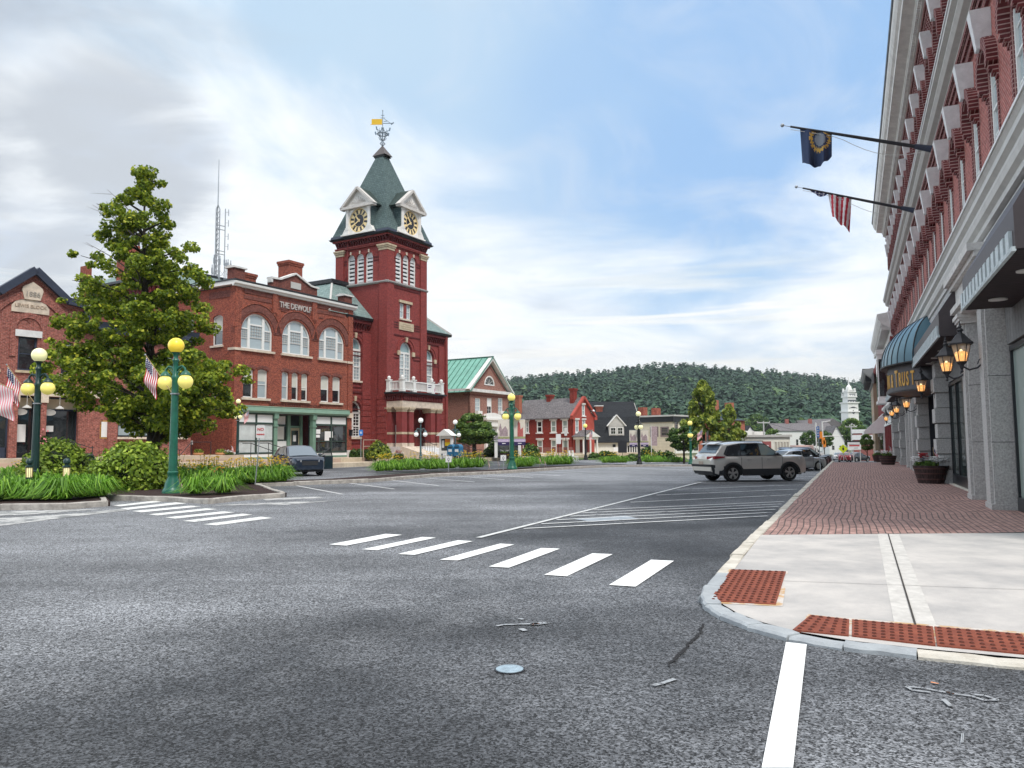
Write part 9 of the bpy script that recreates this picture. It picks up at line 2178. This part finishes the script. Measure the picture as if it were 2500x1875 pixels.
def put_rear_wheel(S,near_rear_px,heading,side=-1,z=None):
 """car centre from the road contact of its rear wheel on the camera side"""
 p=GR(*near_rear_px);h=np.array([math.sin(heading),math.cos(heading)]);rt_=np.array([math.cos(heading),-math.sin(heading)]);c=p[:2]+h*S['wb']/2-rt_*(S['w']/2-.1);return (c[0],c[1],gz(*c)+.006)
suv=build_car('silver suv with black lower trim parked at an angle by the right kerb','paint_silver',SUV,put_rear_wheel(SUV,(1788,1176),rad(75)),rad(75))
c=GR(1997,1149);h=rad(66);hv=np.array([math.sin(h),math.cos(h)]);rv=np.array([math.cos(h),-math.sin(h)]);cc=c[:2]-hv*1.36-rv*.8
build_car('silver grey saloon parked just beyond the silver suv','paint_silver2',SEDAN,(cc[0],cc[1],gz(*cc)+.006),h,group='cars parked at an angle by the right kerb')
for k,(lb,pt,S_,dt)in enumerate((('black car parked beyond the silver grey saloon','paint_black',HATCH,3.1),('black car farthest along the row by the right kerb','paint_black',SUV,6.4))):
 c2=cc+RF.s[:2]*dt+RF.n[:2]*-.2;build_car(lb,pt,S_,(c2[0],c2[1],gz(*c2)+.006),h,group='cars parked at an angle by the right kerb')
suv['group']='cars parked at an angle by the right kerb'
p=at(727,1140,41.5);hd=rad(148);dk=build_car('dark blue hatchback with its door open before the green shopfront','paint_navy',HATCH,(p[0],p[1],.01),hd)
d=MB();d.box(-.98,0,-.03,.03,.30,.98);d=d;dr=d.build('open_door',M['paint_navy'],dk);dr.location=(.88,.90,0);dr.rotation_euler.z=rad(-62)
fr_=MB();fr_.tube([(-.96,0,.98),(-.80,0,1.44),(-.10,0,1.05),(0,0,.98)],.025,6);fr_.build('window_frame',M['cladding'],dr);MB().add([(-.93,0,.98),(-.02,0,.98),(-.12,0,1.04),(-.80,0,1.42)],[(0,1,2,3)]).build('door_window',M['car_window'],dr)
MB().sphere((-.15,.16,1.0),.1,10,8,sc=(.9,1,.7)).build('door_mirror',M['paint_black'],dr)
def far_car(px,Y,hd,paint,S_,lb,nm='car'):p=at(px,1100,Y);z=gz(p[0],p[1]);build_car(lb,paint,S_,(p[0],p[1],z+.01),hd,name=nm,group='distant cars at the far junction')
far_car(2062,118,rad(24),'paint_red_car',SEDAN,'small red car in the far road behind the yellow sign');far_car(2092,122,rad(60),'paint_black',SEDAN,'small black car at the far end of the right hand road');far_car(1975,128,rad(-60),'paint_white_car',SUV,'white car behind the traffic signal poles');far_car(2045,150,rad(200),'paint_white_car',HATCH,'white car coming down the far road')
p=at(1958,1096,122);e=empty('delivery_truck',(p[0],p[1],gz(p[0],p[1])),rad(10),'small white and pink box truck right of the low diner','truck');MB().box(-1.6,1.4,-1,1,.6,2.6).build('cargo_box',mat('truck_pink',(.72,.50,.46),.5),e);q=MB();q.prism([(1.4,.6),(3.0,.6),(3.1,1.3),(2.5,1.5),(2.1,2.2),(1.4,2.3)],-.95,.95);q.build('cab',M['paint_white_car'],e);MB().prism([(2.15,1.5),(2.45,1.5),(2.1,2.1),(1.7,2.1),(1.7,1.5)],-.97,.97).build('cab_window',M['car_glass'],e)
for x in (-.9,2.2):
 for s in (-1,1):wheel(e,x,s*.85,.38,s)
hz=MB().box(-1000,1500,-300,2100,-5.5,135).build('haze',mat('haze',(1,1,1)),None);hm=hz.data.materials[0];hn=hm.node_tree;hn.nodes.clear()
ho=hn.nodes.new('ShaderNodeOutputMaterial');pv=hn.nodes.new('ShaderNodeVolumePrincipled');pv.inputs['Color'].default_value=(.80,.90,1,1);pv.inputs['Density'].default_value=.00013;pv.inputs['Anisotropy'].default_value=.2
hn.links.new(pv.outputs[0],ho.inputs['Volume']);tag(hz,'faint pale summer haze filling the valley','haze',kind='stuff')
